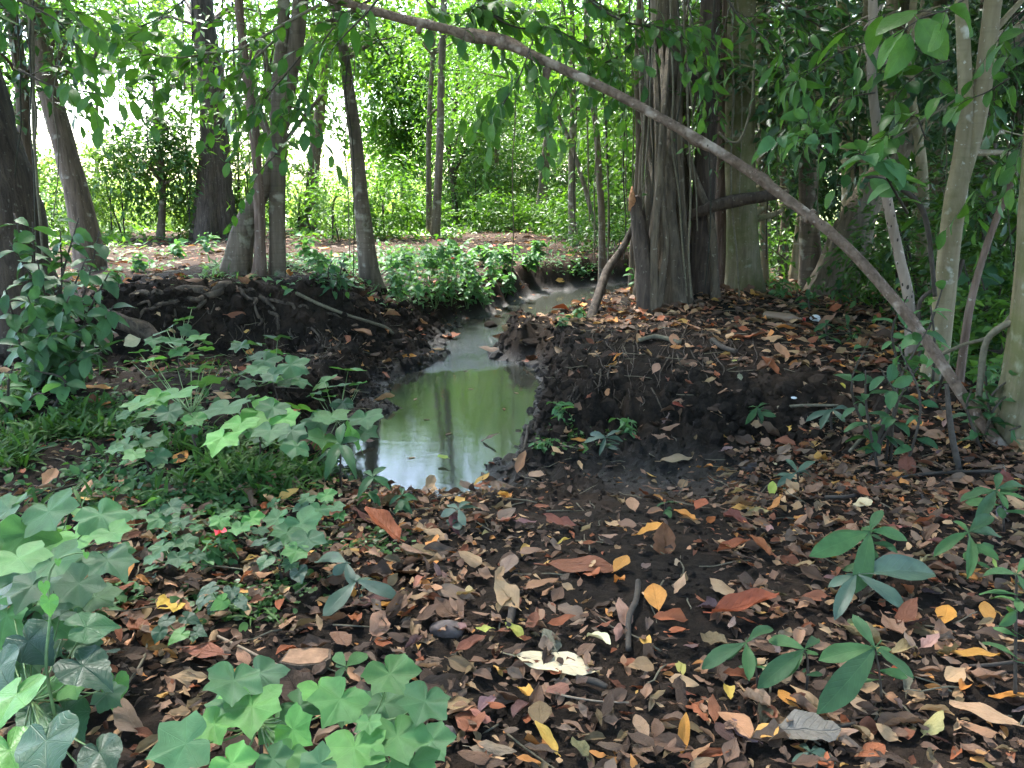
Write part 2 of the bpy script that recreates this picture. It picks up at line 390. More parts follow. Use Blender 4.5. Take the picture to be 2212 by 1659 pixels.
def bark(name, dark, light, ridge=9.0, bump=0.6, lichen=0.0, lichen_col=(0.42, 0.43, 0.36), moss=0.0, spots=0.0, spot_col=(0.03, 0.025, 0.02), rings=0.0, stretch=0.13):
    t = NT(name)
    v = t.obj((1, 1, stretch)); w = t.obj()
    n1 = t.noise(ridge * 3, 5, 0.62, v, dist=0.4); n2 = t.noise(2.2, 4, 0.6, w)
    c = t.mix(t.ramp(n1, [(0.32, (0, 0, 0)), (0.68, (1, 1, 1))]), dark, light)
    c = t.mix(t.math('MULTIPLY', n2, 0.55), c, tuple(x * 0.45 for x in dark))
    h = n1
    if lichen:
        l = t.ramp(t.noise(7.0, 3, 0.5, w), [(1 - lichen - 0.06, (0, 0, 0)), (1 - lichen + 0.04, (1, 1, 1))]); c = t.mix(t.math('MULTIPLY', l, 0.75), c, lichen_col)
        b = t.ramp(t.noise(26.0, 2, 0.5, w), [(0.66, (0, 0, 0)), (0.72, (1, 1, 1))]); c = t.mix(t.math('MULTIPLY', b, 0.5), c, lichen_col)
    if moss:
        l = t.ramp(t.noise(3.2, 6, 0.7, w), [(1 - moss - 0.12, (0, 0, 0)), (1 - moss + 0.1, (1, 1, 1))]); c = t.mix(t.math('MULTIPLY', l, 0.75), c, (0.075, 0.085, 0.022))
    if spots:
        vo = t.n("ShaderNodeTexVoronoi", {"Scale": 26.0, "Vector": t.obj((1, 1, 0.55)), "Randomness": 1.0}).outputs["Distance"]
        l = t.ramp(t.math('ADD', vo, t.math('MULTIPLY', t.noise(9, 2, 0.5, w), 0.5)), [(spots, (1, 1, 1)), (spots + 0.07, (0, 0, 0))]); c = t.mix(l, c, spot_col)
    if rings:
        rg = t.noise(1.0, 2, 0.4, t.obj((1.5, 1.5, 34))); c = t.mix(t.math('MULTIPLY', t.ramp(rg, [(0.55, (0, 0, 0)), (0.62, (1, 1, 1))]), rings), c, tuple(x * 0.5 for x in dark))
    f = t.noise(70, 3, 0.6, w); h = t.math('ADD', h, t.math('MULTIPLY', f, 0.25))
    b = t.n("ShaderNodeBsdfPrincipled", {"Base Color": c, "Roughness": 0.85, "Specular IOR Level": 0.25, "Normal": t.bump(h, bump, 0.03)})
    return t.done(b.outputs[0])

def leaf_mat(name, a=None, b=None, source='island', trans=0.35, rough=0.42, spec=0.45, veins=None, blotch=0.0, blotch_col=(0.1, 0.06, 0.03), tr_tint=(1.15, 1.25, 0.45), vein_light=0.35, bump=0.25, wrinkle=0.0):
    t = NT(name)
    if source == 'island':
        r = t.n("ShaderNodeNewGeometry").outputs["Random Per Island"]; o = t.n("ShaderNodeObjectInfo").outputs["Random"]
        f = t.math('FRACT', t.math('ADD', r, t.math('MULTIPLY', o, 3.7)))
        c = t.mix(f, a, b)
    elif source == 'object':
        c = t.n("ShaderNodeObjectInfo").outputs["Color"]
    else:
        c = t.n("ShaderNodeAttribute", attribute_name="tint").outputs["Color"]
    uv = t.n("ShaderNodeUVMap", uv_map="leaf").outputs[0] if veins or blotch else None
    nrm = None
    if veins:
        sx = t.n("ShaderNodeSeparateXYZ", {0: uv}); x, y = sx.outputs[0], sx.outputs[1]; ax = t.math('ABSOLUTE', x)
        if veins == 'pinnate':
            mid = t.math('SUBTRACT', 1.0, t.math('MULTIPLY', ax, 42.0), True)
            k = t.math('FRACT', t.math('MULTIPLY', t.math('SUBTRACT', y, t.math('MULTIPLY', ax, 0.55)), 9.0))
            side = t.math('SUBTRACT', 1.0, t.math('MULTIPLY', t.math('ABSOLUTE', t.math('SUBTRACT', k, 0.5)), 9.0), True)
        else:
            rr = t.math('SQRT', t.math('ADD', t.math('MULTIPLY', x, x), t.math('MULTIPLY', y, y)))
            an = t.math('ARCTAN2', x, y)
            mid = t.math('SUBTRACT', 1.0, t.math('MULTIPLY', t.math('MULTIPLY', t.math('ABSOLUTE', t.math('SINE', t.math('MULTIPLY', an, 3.53))), rr), 34.0), True)
            k = t.math('FRACT', t.math('MULTIPLY', t.math('ADD', rr, t.math('MULTIPLY', t.math('ABSOLUTE', t.math('SINE', t.math('MULTIPLY', an, 3.53))), 0.10)), 14.0))
            side = t.math('SUBTRACT', 1.0, t.math('MULTIPLY', t.math('ABSOLUTE', t.math('SUBTRACT', k, 0.5)), 10.0), True)
        vv = t.math('MAXIMUM', mid, t.math('MULTIPLY', side, 0.35))
        light = t.mix(1.0, c, (1.5, 1.45, 1.4), 'MULTIPLY')
        c = t.mix(t.math('MULTIPLY', vv, vein_light), c, light)
        h = t.math('MULTIPLY', vv, -1.0)
        if wrinkle: h = t.math('ADD', h, t.math('MULTIPLY', t.noise(9.0, 3, 0.5, uv), wrinkle))
        nrm = t.bump(h, bump, 0.01)
    w = t.n("ShaderNodeTexCoord").outputs["Object"]
    geo = t.n("ShaderNodeNewGeometry").outputs["Position"]
    c = t.mix(1.0, c, t.ramp(t.noise(22.0, 3, 0.6, geo), [(0.25, (0.78, 0.78, 0.78)), (0.75, (1.15, 1.15, 1.15))]), 'MULTIPLY')
    if blotch:
        l = t.ramp(t.noise(16.0, 4, 0.65, geo), [(1 - blotch - 0.05, (0, 0, 0)), (1 - blotch + 0.05, (1, 1, 1))]); c = t.mix(t.math('MULTIPLY', l, 0.8), c, blotch_col)
    ins = {"Base Color": c, "Roughness": rough, "Specular IOR Level": spec}
    if nrm is not None: ins["Normal"] = nrm
    p = t.n("ShaderNodeBsdfPrincipled", ins)
    if not trans: return t.done(p.outputs[0])
    tc = t.mix(1.0, c, tr_tint, 'MULTIPLY')
    tr = t.n("ShaderNodeBsdfTranslucent", {"Color": tc})
    return t.done(t.n("ShaderNodeMixShader", {0: trans, 1: p.outputs[0], 2: tr.outputs[0]}).outputs[0])

def plain(name, c, rough=0.8, spec=0.3, var=0.3, scale=30.0, bump=0.3, dist=0.004):
    t = NT(name); w = t.n("ShaderNodeTexCoord").outputs["Object"]; n = t.noise(scale, 5, 0.6, w)
    cc = t.mix(1.0, c, t.ramp(n, [(0.25, (1 - var,) * 3), (0.75, (1 + var,) * 3)]), 'MULTIPLY')
    return t.done(t.n("ShaderNodeBsdfPrincipled", {"Base Color": cc, "Roughness": rough, "Specular IOR Level": spec, "Normal": t.bump(n, bump, dist)}).outputs[0])

def soil_material():
    t = NT("soil"); w = t.n("ShaderNodeTexCoord").outputs["Object"]
    n1 = t.noise(1.3, 5, 0.6, w); n2 = t.noise(38.0, 6, 0.7, w); n3 = t.noise(7.0, 4, 0.6, w)
    c = t.mix(t.ramp(n2, [(0.3, (0, 0, 0)), (0.72, (1, 1, 1))]), (0.007, 0.0057, 0.0047), (0.030, 0.023, 0.0175))
    c = t.mix(t.math('MULTIPLY', t.ramp(n1, [(0.42, (0, 0, 0)), (0.62, (1, 1, 1))]), 0.6), c, (0.022, 0.015, 0.011))
    y = t.n("ShaderNodeSeparateXYZ", {0: w}).outputs
    far = t.math('MULTIPLY', t.math('MULTIPLY', t.math('SUBTRACT', y[1], 9.5), 0.25, True), t.math('MULTIPLY', t.math('ADD', y[2], 0.12), 6.0, True))                      # beyond the stream the ground is dry and brown with old leaves
    c = t.mix(t.math('MULTIPLY', far, t.ramp(n3, [(0.3, (0.35,) * 3), (0.7, (1,) * 3)])), c, (0.058, 0.036, 0.025))
    field = t.math('MULTIPLY', t.math('SUBTRACT', y[1], 22.0), 0.3, True)                    # the open field
    c = t.mix(field, c, t.mix(n3, (0.20, 0.26, 0.09), (0.32, 0.36, 0.17)))
    wet = t.math('SUBTRACT', 1.0, t.math('MULTIPLY', t.math('SUBTRACT', y[2], ZW - 0.02), 6.0), True)   # wet mud near the water level
    wet = t.math('MULTIPLY', wet, t.math('SUBTRACT', 1.0, far))
    rough = t.math('SUBTRACT', 0.92, t.math('MULTIPLY', wet, t.math('ADD', 0.30, t.math('MULTIPLY', n3, 0.45))))
    c = t.mix(t.math('MULTIPLY', t.ramp(t.noise(2.6, 5, 0.65, w), [(0.5, (0, 0, 0)), (0.62, (1, 1, 1))]), 0.55), c, (0.045, 0.031, 0.022))
    c = t.mix(t.math('MULTIPLY', wet, 0.5), c, (0.007, 0.0065, 0.006))
    h = t.math('ADD', n2, t.math('MULTIPLY', t.noise(150.0, 3, 0.6, w), 0.4))
    b = t.n("ShaderNodeBsdfPrincipled", {"Base Color": c, "Roughness": rough, "Specular IOR Level": t.math('ADD', 0.10, t.math('MULTIPLY', wet, 0.35)), "Normal": t.bump(h, 0.9, 0.02)})
    return t.done(b.outputs[0])
def water_material():
    t = NT("water"); w = t.n("ShaderNodeTexCoord").outputs["Object"]
    s = t.n("ShaderNodeSeparateXYZ", {0: w}).outputs
    rn = t.math('ADD', s[1], t.math('MULTIPLY', t.math('SUBTRACT', t.noise(1.7, 4, 0.6, w), 0.5), 2.4))
    # the riffle where the stream runs over the shallow sill
    rif = t.math('MULTIPLY', t.math('MULTIPLY', t.math('SUBTRACT', rn, 7.9), 1.6, True), t.math('SUBTRACT', 1.0, t.math('MULTIPLY', t.math('SUBTRACT', rn, 9.6), 1.0, True)), True)
    m = t.n("ShaderNodeMapping", {"Vector": w, "Scale": (1.0, 1.6, 1.0)}).outputs[0]
    fine = t.noise(30.0, 3, 0.6, m, dist=0.8); slow = t.noise(4.5, 2, 0.5, m, dist=0.6)
    amp = t.math('ADD', 0.008, t.math('MULTIPLY', rif, 0.28))
    h = t.math('ADD', t.math('MULTIPLY', t.math('MULTIPLY', fine, 0.035), amp), t.math('MULTIPLY', slow, 0.0007))
    nrm = t.bump(h, 1.0, 1.0)
    c = t.mix(t.noise(2.5, 3, 0.5, w), (0.020, 0.023, 0.019), (0.036, 0.039, 0.032))
    c = t.mix(rif, c, (0.026, 0.032, 0.030))
    b = t.n("ShaderNodeBsdfPrincipled", {"Base Color": c, "Roughness": t.math('ADD', 0.008, t.math('MULTIPLY', rif, 0.05)), "IOR": 1.33, "Specular IOR Level": 0.5, "Normal": nrm})
    return t.done(b.outputs[0])

M = {}
M['soil'] = soil_material(); M['water'] = water_material()
M['bark_dark'] = bark("bark_dark", (0.035, 0.026, 0.020), (0.115, 0.085, 0.064), 8, 0.9, lichen=0.18, lichen_col=(0.17, 0.16, 0.13))
M['bark_brown'] = bark("bark_brown", (0.06, 0.043, 0.030), (0.19, 0.14, 0.10), 7, 0.7, lichen=0.3, lichen_col=(0.28, 0.26, 0.21))
M['bark_grey'] = bark("bark_grey", (0.075, 0.058, 0.042), (0.205, 0.160, 0.118), 5, 0.45, lichen=0.36, lichen_col=(0.31, 0.29, 0.23), moss=0.34, rings=0.25)
M['bark_pale'] = bark("bark_pale", (0.17, 0.135, 0.08), (0.33, 0.28, 0.18), 4, 0.4, lichen=0.33, lichen_col=(0.58, 0.58, 0.52), moss=0.38, rings=0.15)
M['bark_mossy'] = bark("bark_mossy", (0.12, 0.10, 0.06), (0.28, 0.24, 0.15), 5, 0.4, lichen=0.3, lichen_col=(0.4, 0.4, 0.33), moss=0.5)
M['wood_old'] = plain("wood_old", (0.26, 0.155, 0.095), 0.85, 0.15, 0.5, 22, 0.8, 0.008)
M['bark_spotted'] = bark("bark_spotted", (0.20, 0.155, 0.12), (0.36, 0.29, 0.235), 4, 0.4, lichen=0.2, lichen_col=(0.5, 0.46, 0.4), spots=0.42)
M['bark_pole'] = bark("bark_pole", (0.085, 0.056, 0.040), (0.24, 0.17, 0.125), 7, 0.7, lichen=0.40, lichen_col=(0.36, 0.29, 0.235), spots=0.30, spot_col=(0.05, 0.038, 0.03), rings=0.0, stretch=0.8)
M['bark_fluted'] = bark("bark_fluted", (0.085, 0.068, 0.045), (0.22, 0.18, 0.125), 6, 0.6, lichen=0.25, lichen_col=(0.32, 0.29, 0.22), moss=0.25)
M['bark_fig'] = bark("bark_fig", (0.055, 0.042, 0.030), (0.20, 0.158, 0.108), 6, 0.7, lichen=0.22, lichen_col=(0.3, 0.28, 0.21), moss=0.2)
M['bark_red'] = bark("bark_red", (0.10, 0.062, 0.045), (0.26, 0.19, 0.15), 9, 0.8, lichen=0.2)
M['root'] = bark("root", (0.022, 0.017, 0.013), (0.15, 0.115, 0.085), 6, 0.6, lichen=0.25, lichen_col=(0.16, 0.14, 0.11))
M['twig'] = plain("twig", (0.045, 0.036, 0.028), 0.8, 0.3, 0.4, 40)
M['twig_pale'] = plain("twig_pale", (0.22, 0.17, 0.12), 0.8, 0.3, 0.4, 40)
M['twig_green'] = plain("twig_green", (0.09, 0.16, 0.05), 0.6, 0.4, 0.3, 40)
M['vine'] = plain("vine", (0.12, 0.105, 0.07), 0.8, 0.3, 0.4, 40)
M['vine_dark'] = plain("vine_dark", (0.035, 0.033, 0.022), 0.8, 0.3, 0.4, 40)
M['wood_cut'] = plain("wood_cut", (0.30, 0.15, 0.075), 0.85, 0.15, 0.5, 40, 0.8, 0.006)
M['stone'] = plain("stone", (0.10, 0.078, 0.07), 0.8, 0.35, 0.45, 28, 0.6, 0.006)
# leaves
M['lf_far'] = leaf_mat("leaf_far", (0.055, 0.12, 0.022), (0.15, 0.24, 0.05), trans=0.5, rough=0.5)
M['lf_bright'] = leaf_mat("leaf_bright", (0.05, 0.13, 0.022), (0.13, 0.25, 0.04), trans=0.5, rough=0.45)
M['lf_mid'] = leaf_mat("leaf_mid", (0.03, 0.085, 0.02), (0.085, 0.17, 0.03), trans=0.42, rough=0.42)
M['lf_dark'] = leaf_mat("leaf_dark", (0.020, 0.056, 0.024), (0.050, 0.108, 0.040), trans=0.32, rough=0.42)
M['lf_branch'] = leaf_mat("leaf_branch", (0.035, 0.105, 0.028), (0.085, 0.19, 0.035), trans=0.40, rough=0.42, spec=0.3, veins='pinnate', vein_light=0.5)
M['lf_shrub'] = leaf_mat("leaf_shrub", (0.030, 0.085, 0.036), (0.062, 0.145, 0.055), trans=0.3, rough=0.48, spec=0.3, veins='pinnate', vein_light=0.45)
M['lf_seedling'] = leaf_mat("leaf_seedling", (0.038, 0.085, 0.040), (0.065, 0.145, 0.05), trans=0.28, rough=0.6, spec=0.16, veins='pinnate', vein_light=0.45, blotch=0.27, blotch_col=(0.07, 0.08, 0.055))
M['lf_grey'] = leaf_mat("leaf_grey", (0.045, 0.085, 0.06), (0.07, 0.12, 0.075), trans=0.2, rough=0.5, veins='pinnate', vein_light=0.35, blotch=0.3, blotch_col=(0.08, 0.08, 0.07))
M['lf_mallow'] = leaf_mat("leaf_mallow", source='object', trans=0.34, rough=0.55, spec=0.25, veins='palmate', vein_light=0.32, bump=0.25, wrinkle=0.5, blotch=0.2, blotch_col=(0.10, 0.125, 0.06))
M['lf_heart'] = leaf_mat("leaf_heart", source='object', trans=0.22, rough=0.46, spec=0.4, veins='palmate', vein_light=0.6, bump=0.4, wrinkle=0.5)
M['lf_small'] = leaf_mat("leaf_small", (0.035, 0.11, 0.025), (0.095, 0.21, 0.05), trans=0.38, rough=0.42)
M['lf_shrub_mass'] = leaf_mat("leaf_weed", (0.035, 0.10, 0.035), (0.085, 0.185, 0.06), trans=0.35, rough=0.5, spec=0.25)
M['lf_grass'] = leaf_mat("leaf_grass", (0.022, 0.065, 0.014), (0.065, 0.145, 0.03), trans=0.38, rough=0.55, spec=0.2)
M['lf_herb'] = leaf_mat("leaf_herb", (0.065, 0.165, 0.065), (0.12, 0.25, 0.10), trans=0.4, rough=0.5, spec=0.25)
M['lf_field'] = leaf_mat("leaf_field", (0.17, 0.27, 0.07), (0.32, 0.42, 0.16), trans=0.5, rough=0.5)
M['dead'] = leaf_mat("dead_leaf", source='object', trans=0.16, rough=0.6, spec=0.22, veins='pinnate', blotch=0.27, blotch_col=(0.09, 0.05, 0.032), tr_tint=(1.0, 0.8, 0.5), bump=0.6, wrinkle=1.0)
M['dead_mass'] = leaf_mat("dead_leaf_mass", source='tint', trans=0.10, rough=0.65, spec=0.18, veins='pinnate', blotch=0.25, blotch_col=(0.055, 0.034, 0.024), tr_tint=(1.0, 0.8, 0.5), bump=0.5, wrinkle=0.8)
M['flower'] = leaf_mat("petal", (0.75, 0.06, 0.10), (0.8, 0.12, 0.16), trans=0.3, rough=0.5)

# ------------------------------------------------------------------ ground and water
def build_ground():
    ys = np.concatenate([np.linspace(-9, 0.9, 22, endpoint=False), np.geomspace(0.9, 30, 450, endpoint=False), np.geomspace(30, 900, 60)])
    u = np.linspace(-1, 1, 480)
    u = np.sign(u) * (0.72 * np.abs(u) + 0.28 * np.abs(u) ** 4)
    half = np.where(ys < 0.9, 9.0, 9.0 + 1.1 * np.maximum(ys - 0.9, 0)); core = np.maximum(0.75 * np.maximum(ys, 0) + 1.2, 1.4)
    U = np.abs(u)[None, :]; X = np.sign(u)[None, :] * np.where(U < 0.8, core[:, None] * U / 0.8, core[:, None] + (half - core)[:, None] * np.clip((U - 0.8) / 0.2, 0, 1) ** 1.5)
    Y = np.repeat(ys[:, None], len(u), 1)
    Z = terrain(X, Y); n, m = X.shape
    v = np.stack([X, Y, Z], -1).reshape(-1, 3)
    i = np.arange(n - 1)[:, None] * m; j = np.arange(m - 1)[None, :]
    q = np.stack([i + j, i + j + 1, i + m + j + 1, i + m + j], -1).reshape(-1, 4)
    o = add("ground", mesh("ground", Geo(v, q.ravel(), np.full(len(q), 4)), M['soil'])); o["kind"] = "structure"
    w = np.array([(-2.4, 3.9, ZW), (3.0, 3.9, ZW), (12, 16.5, ZW), (-2.0, 16.5, ZW)])
    o = add("water", mesh("water", Geo.faces(w, [(0, 1, 2, 3)]), M['water'])); o["kind"] = "structure"
build_ground()

# ------------------------------------------------------------------ trees
def sphere_pts(n, r=rng, shell=0.5):
    d = unit(r.normal(size=(n, 3))); return d * (shell + (1 - shell) * r.random((n, 1)) ** 0.5)
def foliage(p, d, length, k, leaf, tmpl, droop=0.35, r=rng, spread=0.8):
    """Twigs starting at p along d with k alternate leaves each."""
    n = len(p); length = np.broadcast_to(length, (n,))
    s = (np.arange(k) + 0.6) / k; S = s[None, :, None]
    D = np.repeat(d[:, None, :], k, 1) + 0.15 * r.normal(size=(n, k, 3))
    pos = p[:, None, :] + D * S * length[:, None, None]; pos[..., 2] -= (0.25 * length[:, None] * s[None, :] ** 2)
    upr = unit(np.array([0, 0, 1.0]) + 0.35 * r.normal(size=(n, 1, 3)))
    side = unit(np.cross(D, np.broadcast_to(upr, D.shape))) * np.where(np.arange(k) % 2, 1, -1)[None, :, None]
    f = unit(D * 0.55 + side * spread + 0.3 * r.normal(size=(n, k, 3)) - np.array([0, 0, droop]))
    up = unit(np.array([0, 0, 1.0]) + 0.5 * r.normal(size=(n, k, 3)))
    sc = leaf * r.uniform(0.65, 1.15, n * k)
    return scatter(tmpl, frames(f.reshape(-1, 3), up.reshape(-1, 3), sc), pos.reshape(-1, 3))
def blob(c, rad, n, leaf, k=9, tl=0.7, down=0.35, tmpl=KITE, droop=0.4, r=rng, shell=0.35):
    """A clump of leafy twigs filling an ellipsoid unevenly: twigs gather on a few boughs."""
    c, rad = np.asarray(c, float), np.broadcast_to(np.asarray(rad, float), (3,))
    m = max(3, n // 7); b = sphere_pts(m, r, shell); j = r.integers(0, m, n)
    q = b[j] + 0.23 * r.normal(size=(n, 3)); p = c + q * rad
    d = unit(unit(q) * 0.7 + 0.6 * r.normal(size=(n, 3)) - np.array([0, 0, down]))
    return foliage(p, d, tl * r.uniform(0.6, 1.2, n), k, leaf, tmpl, droop, r)
def stem_path(pts, Y=None, base=True, sink=0.12):
    """[(px, py, width_px[, Y])] -> world points and radii; the first point stands on the ground."""
    q = np.array([(p[0], p[1]) for p in pts], float); w = np.array([p[2] for p in pts], float)
    if Y is None: Y = ground_hit(q[0, 0], q[0, 1])[0][1]
    ys = np.array([p[3] if len(p) > 3 else Y for p in pts], float)
    w3 = P(q[:, 0], q[:, 1], ys); f = project(w3)[2]; rad = w / 2 / FPX * f
    if base: w3[0, 2] = float(terrain_at(w3[0, 0], w3[0, 1])) - sink
    return w3, rad
def extend(w3, rad, H, lean=(0, 0), taper=0.55, seed=0):
    r = np.random.default_rng(seed); top = w3[-1]
    if top[2] >= H - 0.5: return w3, rad
    d = w3[-1] - w3[-2]; d = d / max(abs(d[2]), 0.3); k = 4; out, rr = [], []
    for i in range(1, k + 1):
        h = (H - top[2]) * i / k; f = i / k
        out.append(top + np.array([d[0] * h * (1 - f * 0.6) + lean[0] * f + 0.12 * r.normal() * f, d[1] * h * (1 - f * 0.6) + lean[1] * f + 0.12 * r.normal() * f, h])); rr.append(rad[-1] * (1 - (1 - taper) * f))
    return np.vstack([w3, out]), np.concatenate([rad, rr])
TREES = {}
def tree(key, name, label, stems, mat, Y=None, H=9.0, crown=(), leaf=0.13, lmat='lf_mid', seg=12, rough=0.10, flute=0.0, flutes=6, flare=0.5, limbs=4, tmpl=KITE, group=None, nscale=3.0, cat="tree", crown_name='crown', k=9, tl=0.7, droop=0.18):
    """stems: list of dicts/lists of points; crown: (world centre or ('px',px,py,Y)), radii, twig count."""
    gs, tops, root = [], [], None; sd = abs(hash(key)) % 1000 if False else sum(map(ord, key))
    r = np.random.default_rng(sd)
    for i, st in enumerate(stems):
        opt = {}
        if isinstance(st, dict): opt = st; st = opt['p']
        w3, rad = stem_path(st, opt.get('Y', Y), base=opt.get('base', True))
        if root is None: root = w3[0].copy()
        if opt.get('up', True): w3, rad = extend(w3, rad, opt.get('H', H), opt.get('lean', (0, 0)), seed=sd + i)
        gs.append((opt.get('part', 'trunk'), tube(w3, rad, seg=seg, rough=rough, flute=flute, flutes=flutes, flare=flare if opt.get('base', True) else 0.0, seed=sd + i, nscale=nscale, n=opt.get('n')))); tops.append((w3, rad))
    root[2] += 0.12
    o = thing(name, label, cat, root, group); TREES[key] = o
    leaves = []; trunkparts = {}
    for nm, g in gs: trunkparts.setdefault(nm, []).append(g)
    w3, rad = tops[0]; lg = []
    for (c, rd, n, *rest) in crown:
        if isinstance(c, tuple) and c[0] == 'px': c = P(c[1], c[2], c[3])
        elif isinstance(c, tuple) and c[0] == 'top': c = tops[c[4] if len(c) > 4 else 0][0][-1] + np.array(c[1:4], float)
        c = np.asarray(c, float); rd3 = np.broadcast_to(np.asarray(rd, float), (3,))
        lf = rest[0] if rest else leaf
        leaves.append(blob(c, rd3, n, lf, k=k, tl=tl, tmpl=tmpl, r=r, droop=droop))
        # boughs that carry the clump
        best = min(((w, q) for w, q in tops), key=lambda a: np.linalg.norm(a[0][-1] - c))
        w, q = best; i = max(1, int(np.argmin(np.linalg.norm(w - (c - np.array([0, 0, 0.5 * rd3[2]])), axis=1)))); i = min(i, len(w) - 1)
        for b in range(limbs):
            e = c + sphere_pts(1, r, 0.4)[0] * rd3 * 0.8; s = w[i]; m = (s + e) / 2 + np.array([0, 0, 0.12 * np.linalg.norm(e - s)]) + 0.1 * r.normal(size=3)
            r0 = max(min(q[i] * 0.45, 0.05), 0.008); lg.append(tube([s, m, e], [r0, r0 * 0.6, r0 * 0.2], n=9, seg=5, cap=False))
    for nm, g in trunkparts.items():
        for x in g: part(nm, x, M[mat], o)
    if lg: b = part('limbs', join(lg), M[mat], o); b["kind"] = "stuff"
    if leaves: part(crown_name, join(leaves), M[lmat], o)
    return o
def px(a, b, Y): return ('px', a, b, Y)

# --- left side
tree('L1', 'broad_tree', 'broad rough dark trunk leaning out of the picture behind the shrub on the left edge',
     [[(28, 640, 150), (12, 480, 140), (-22, 330, 128), (-55, 210, 120), (-110, 30, 110)]], 'bark_dark', Y=7.0, H=9, seg=28, rough=0.16, nscale=5, flare=0.3, crown=[(('top', 0.5, 0, 0), (2.6, 2.6, 1.6), 150, 0.2)], lmat='lf_dark')
tree('L2', 'leaning_tree', 'leaning brown tree with a pale streak behind the shrub, between broad trunk and dark tree',
     [[(195, 560, 52), (176, 460, 48), (135, 300, 46), (100, 170, 46), (72, 0, 44)]], 'bark_brown', Y=12.5, H=9, seg=16, crown=[(px(170, 90, 13), (1.0, 0.8, 0.5), 60, 0.14), (('top', 0, 0, 0), (2.4, 2.4, 1.6), 150, 0.18), (px(120, -60, 12.5), (1.6, 1.2, 0.8), 60)], lmat='lf_mid')
tree('L3', 'slim_tree', 'slim dark stem rising beside the broad trunk at the top left corner',
     [[(85, 620, 30), (60, 420, 28), (48, 200, 27), (30, 60, 28), (10, -20, 26)]], 'bark_brown', Y=9.5, H=7, crown=[(px(110, 40, 9.5), (0.6, 0.5, 0.5), 40, 0.14), (px(20, 120, 9.0), (0.4, 0.4, 0.7), 36, 0.14), (('top', 0, 0, 0), (1.6, 1.6, 1.0), 70, 0.16)], lmat='lf_dark')
tree('L4', 'dark_tree', 'tall dark furrowed tree hung with vines, with a thick limb forking to the left',
     [[(462, 515, 80), (462, 420, 68), (462, 300, 56), (455, 180, 50), (440, 60, 48), (430, -40, 44)],
      {'p': [(440, 205, 44), (405, 165, 42), (378, 125, 38), (356, 60, 36), (340, -30, 34)], 'base': False, 'H': 10, 'part': 'limb'}], 'bark_dark', H=12, seg=22, rough=0.14, flute=0.25, flutes=9, nscale=4, flare=0.45,
     crown=[(('top', 0, 0, 0), (4, 4, 2.2), 220, 0.22), (px(380, 40, 21), (2.0, 1.6, 0.9), 150), (px(530, 60, 21), (1.4, 1.2, 1.2), 120), (px(545, 330, 22), (0.5, 0.5, 1.6), 60)], lmat='lf_mid')
tree('L5', 'twin_stemmed_tree', 'tree with a leaning buttress standing on exposed roots above the mud bank',
     [[(600, 645, 35), (599, 540, 34), (599, 420, 34), (602, 300, 37), (606, 220, 40), (606, 150, 34), (612, 70, 28), (612, -30, 26)],
      {'p': [(604, 235, 34), (625, 160, 34), (640, 90, 34), (652, -30, 34)], 'base': False, 'H': 8, 'part': 'limb'},
      {'p': [(506, 622, 64), (512, 570, 52), (526, 500, 46), (550, 440, 40), (576, 390, 34), (596, 330, 24)], 'up': False, 'part': 'buttress'}], 'bark_grey', Y=8.75, H=8, seg=18, rough=0.07, flare=0.35,
     crown=[(px(640, 60, 9.6), (0.5, 0.5, 0.5), 34, 0.12), (px(560, 40, 9.8), (0.5, 0.5, 0.6), 36, 0.12), (px(530, 250, 10), (0.35, 0.4, 0.6), 30, 0.11), (px(650, 240, 9.8), (0.3, 0.3, 0.45), 24, 0.11), (('top', 0, 0.3, 0), (2.2, 2.2, 1.2), 110, 0.18)], lmat='lf_bright')
tree('L6', 'thin_tree', 'thin dark reddish stem growing close beside the twin-stemmed tree on the mound',
     [[(561, 640, 28), (561, 520, 22), (558, 400, 21), (548, 270, 21), (533, 160, 18), (520, 60, 17), (516, -20, 17)]], 'bark_red', Y=8.6, H=7, seg=12, rough=0.18, flute=0.3, flutes=5, nscale=5, crown=[(px(540, 150, 9.0), (0.4, 0.4, 0.5), 26, 0.12), (('top', 0, 0, 0), (1.4, 1.4, 1.0), 60, 0.16)], lmat='lf_bright')
tree('L7', 'slender_tree', 'slender forked tree at the edge of the bright clearing, behind the twin-stemmed tree',
     [[(662, 505, 30), (672, 430, 27), (684, 300, 24), (698, 180, 22), (712, 60, 20), (718, -20, 18)],
      {'p': [(668, 490, 14), (676, 380, 12), (672, 220, 11), (676, 120, 10)], 'up': False, 'part': 'limb'}], 'bark_brown', H=9, crown=[(('top', 0, 0, 0), (2.2, 2.2, 1.5), 130, 0.16), (px(690, 80, 20), (1.0, 1.0, 0.9), 90)], lmat='lf_bright')
tree('L8', 'curved_tree', 'grey tree curving up to the left beside the stream bend',
     [[(812, 668, 46), (800, 600, 38), (790, 520, 35), (777, 400, 31), (768, 300, 29), (757, 220, 26), (745, 130, 23), (730, 40, 22), (722, -30, 21)]], 'bark_grey', Y=9.9, H=8, seg=16, rough=0.06, flare=0.45,
     crown=[(px(700, 30, 10.2), (0.5, 0.5, 0.35), 34, 0.12), (px(820, 90, 10.6), (0.45, 0.45, 0.4), 30, 0.11), (px(800, 20, 10.4), (0.6, 0.5, 0.3), 34, 0.12), (('top', -0.4, 0, 0), (2.2, 2.2, 1.3), 110, 0.17)], lmat='lf_bright')
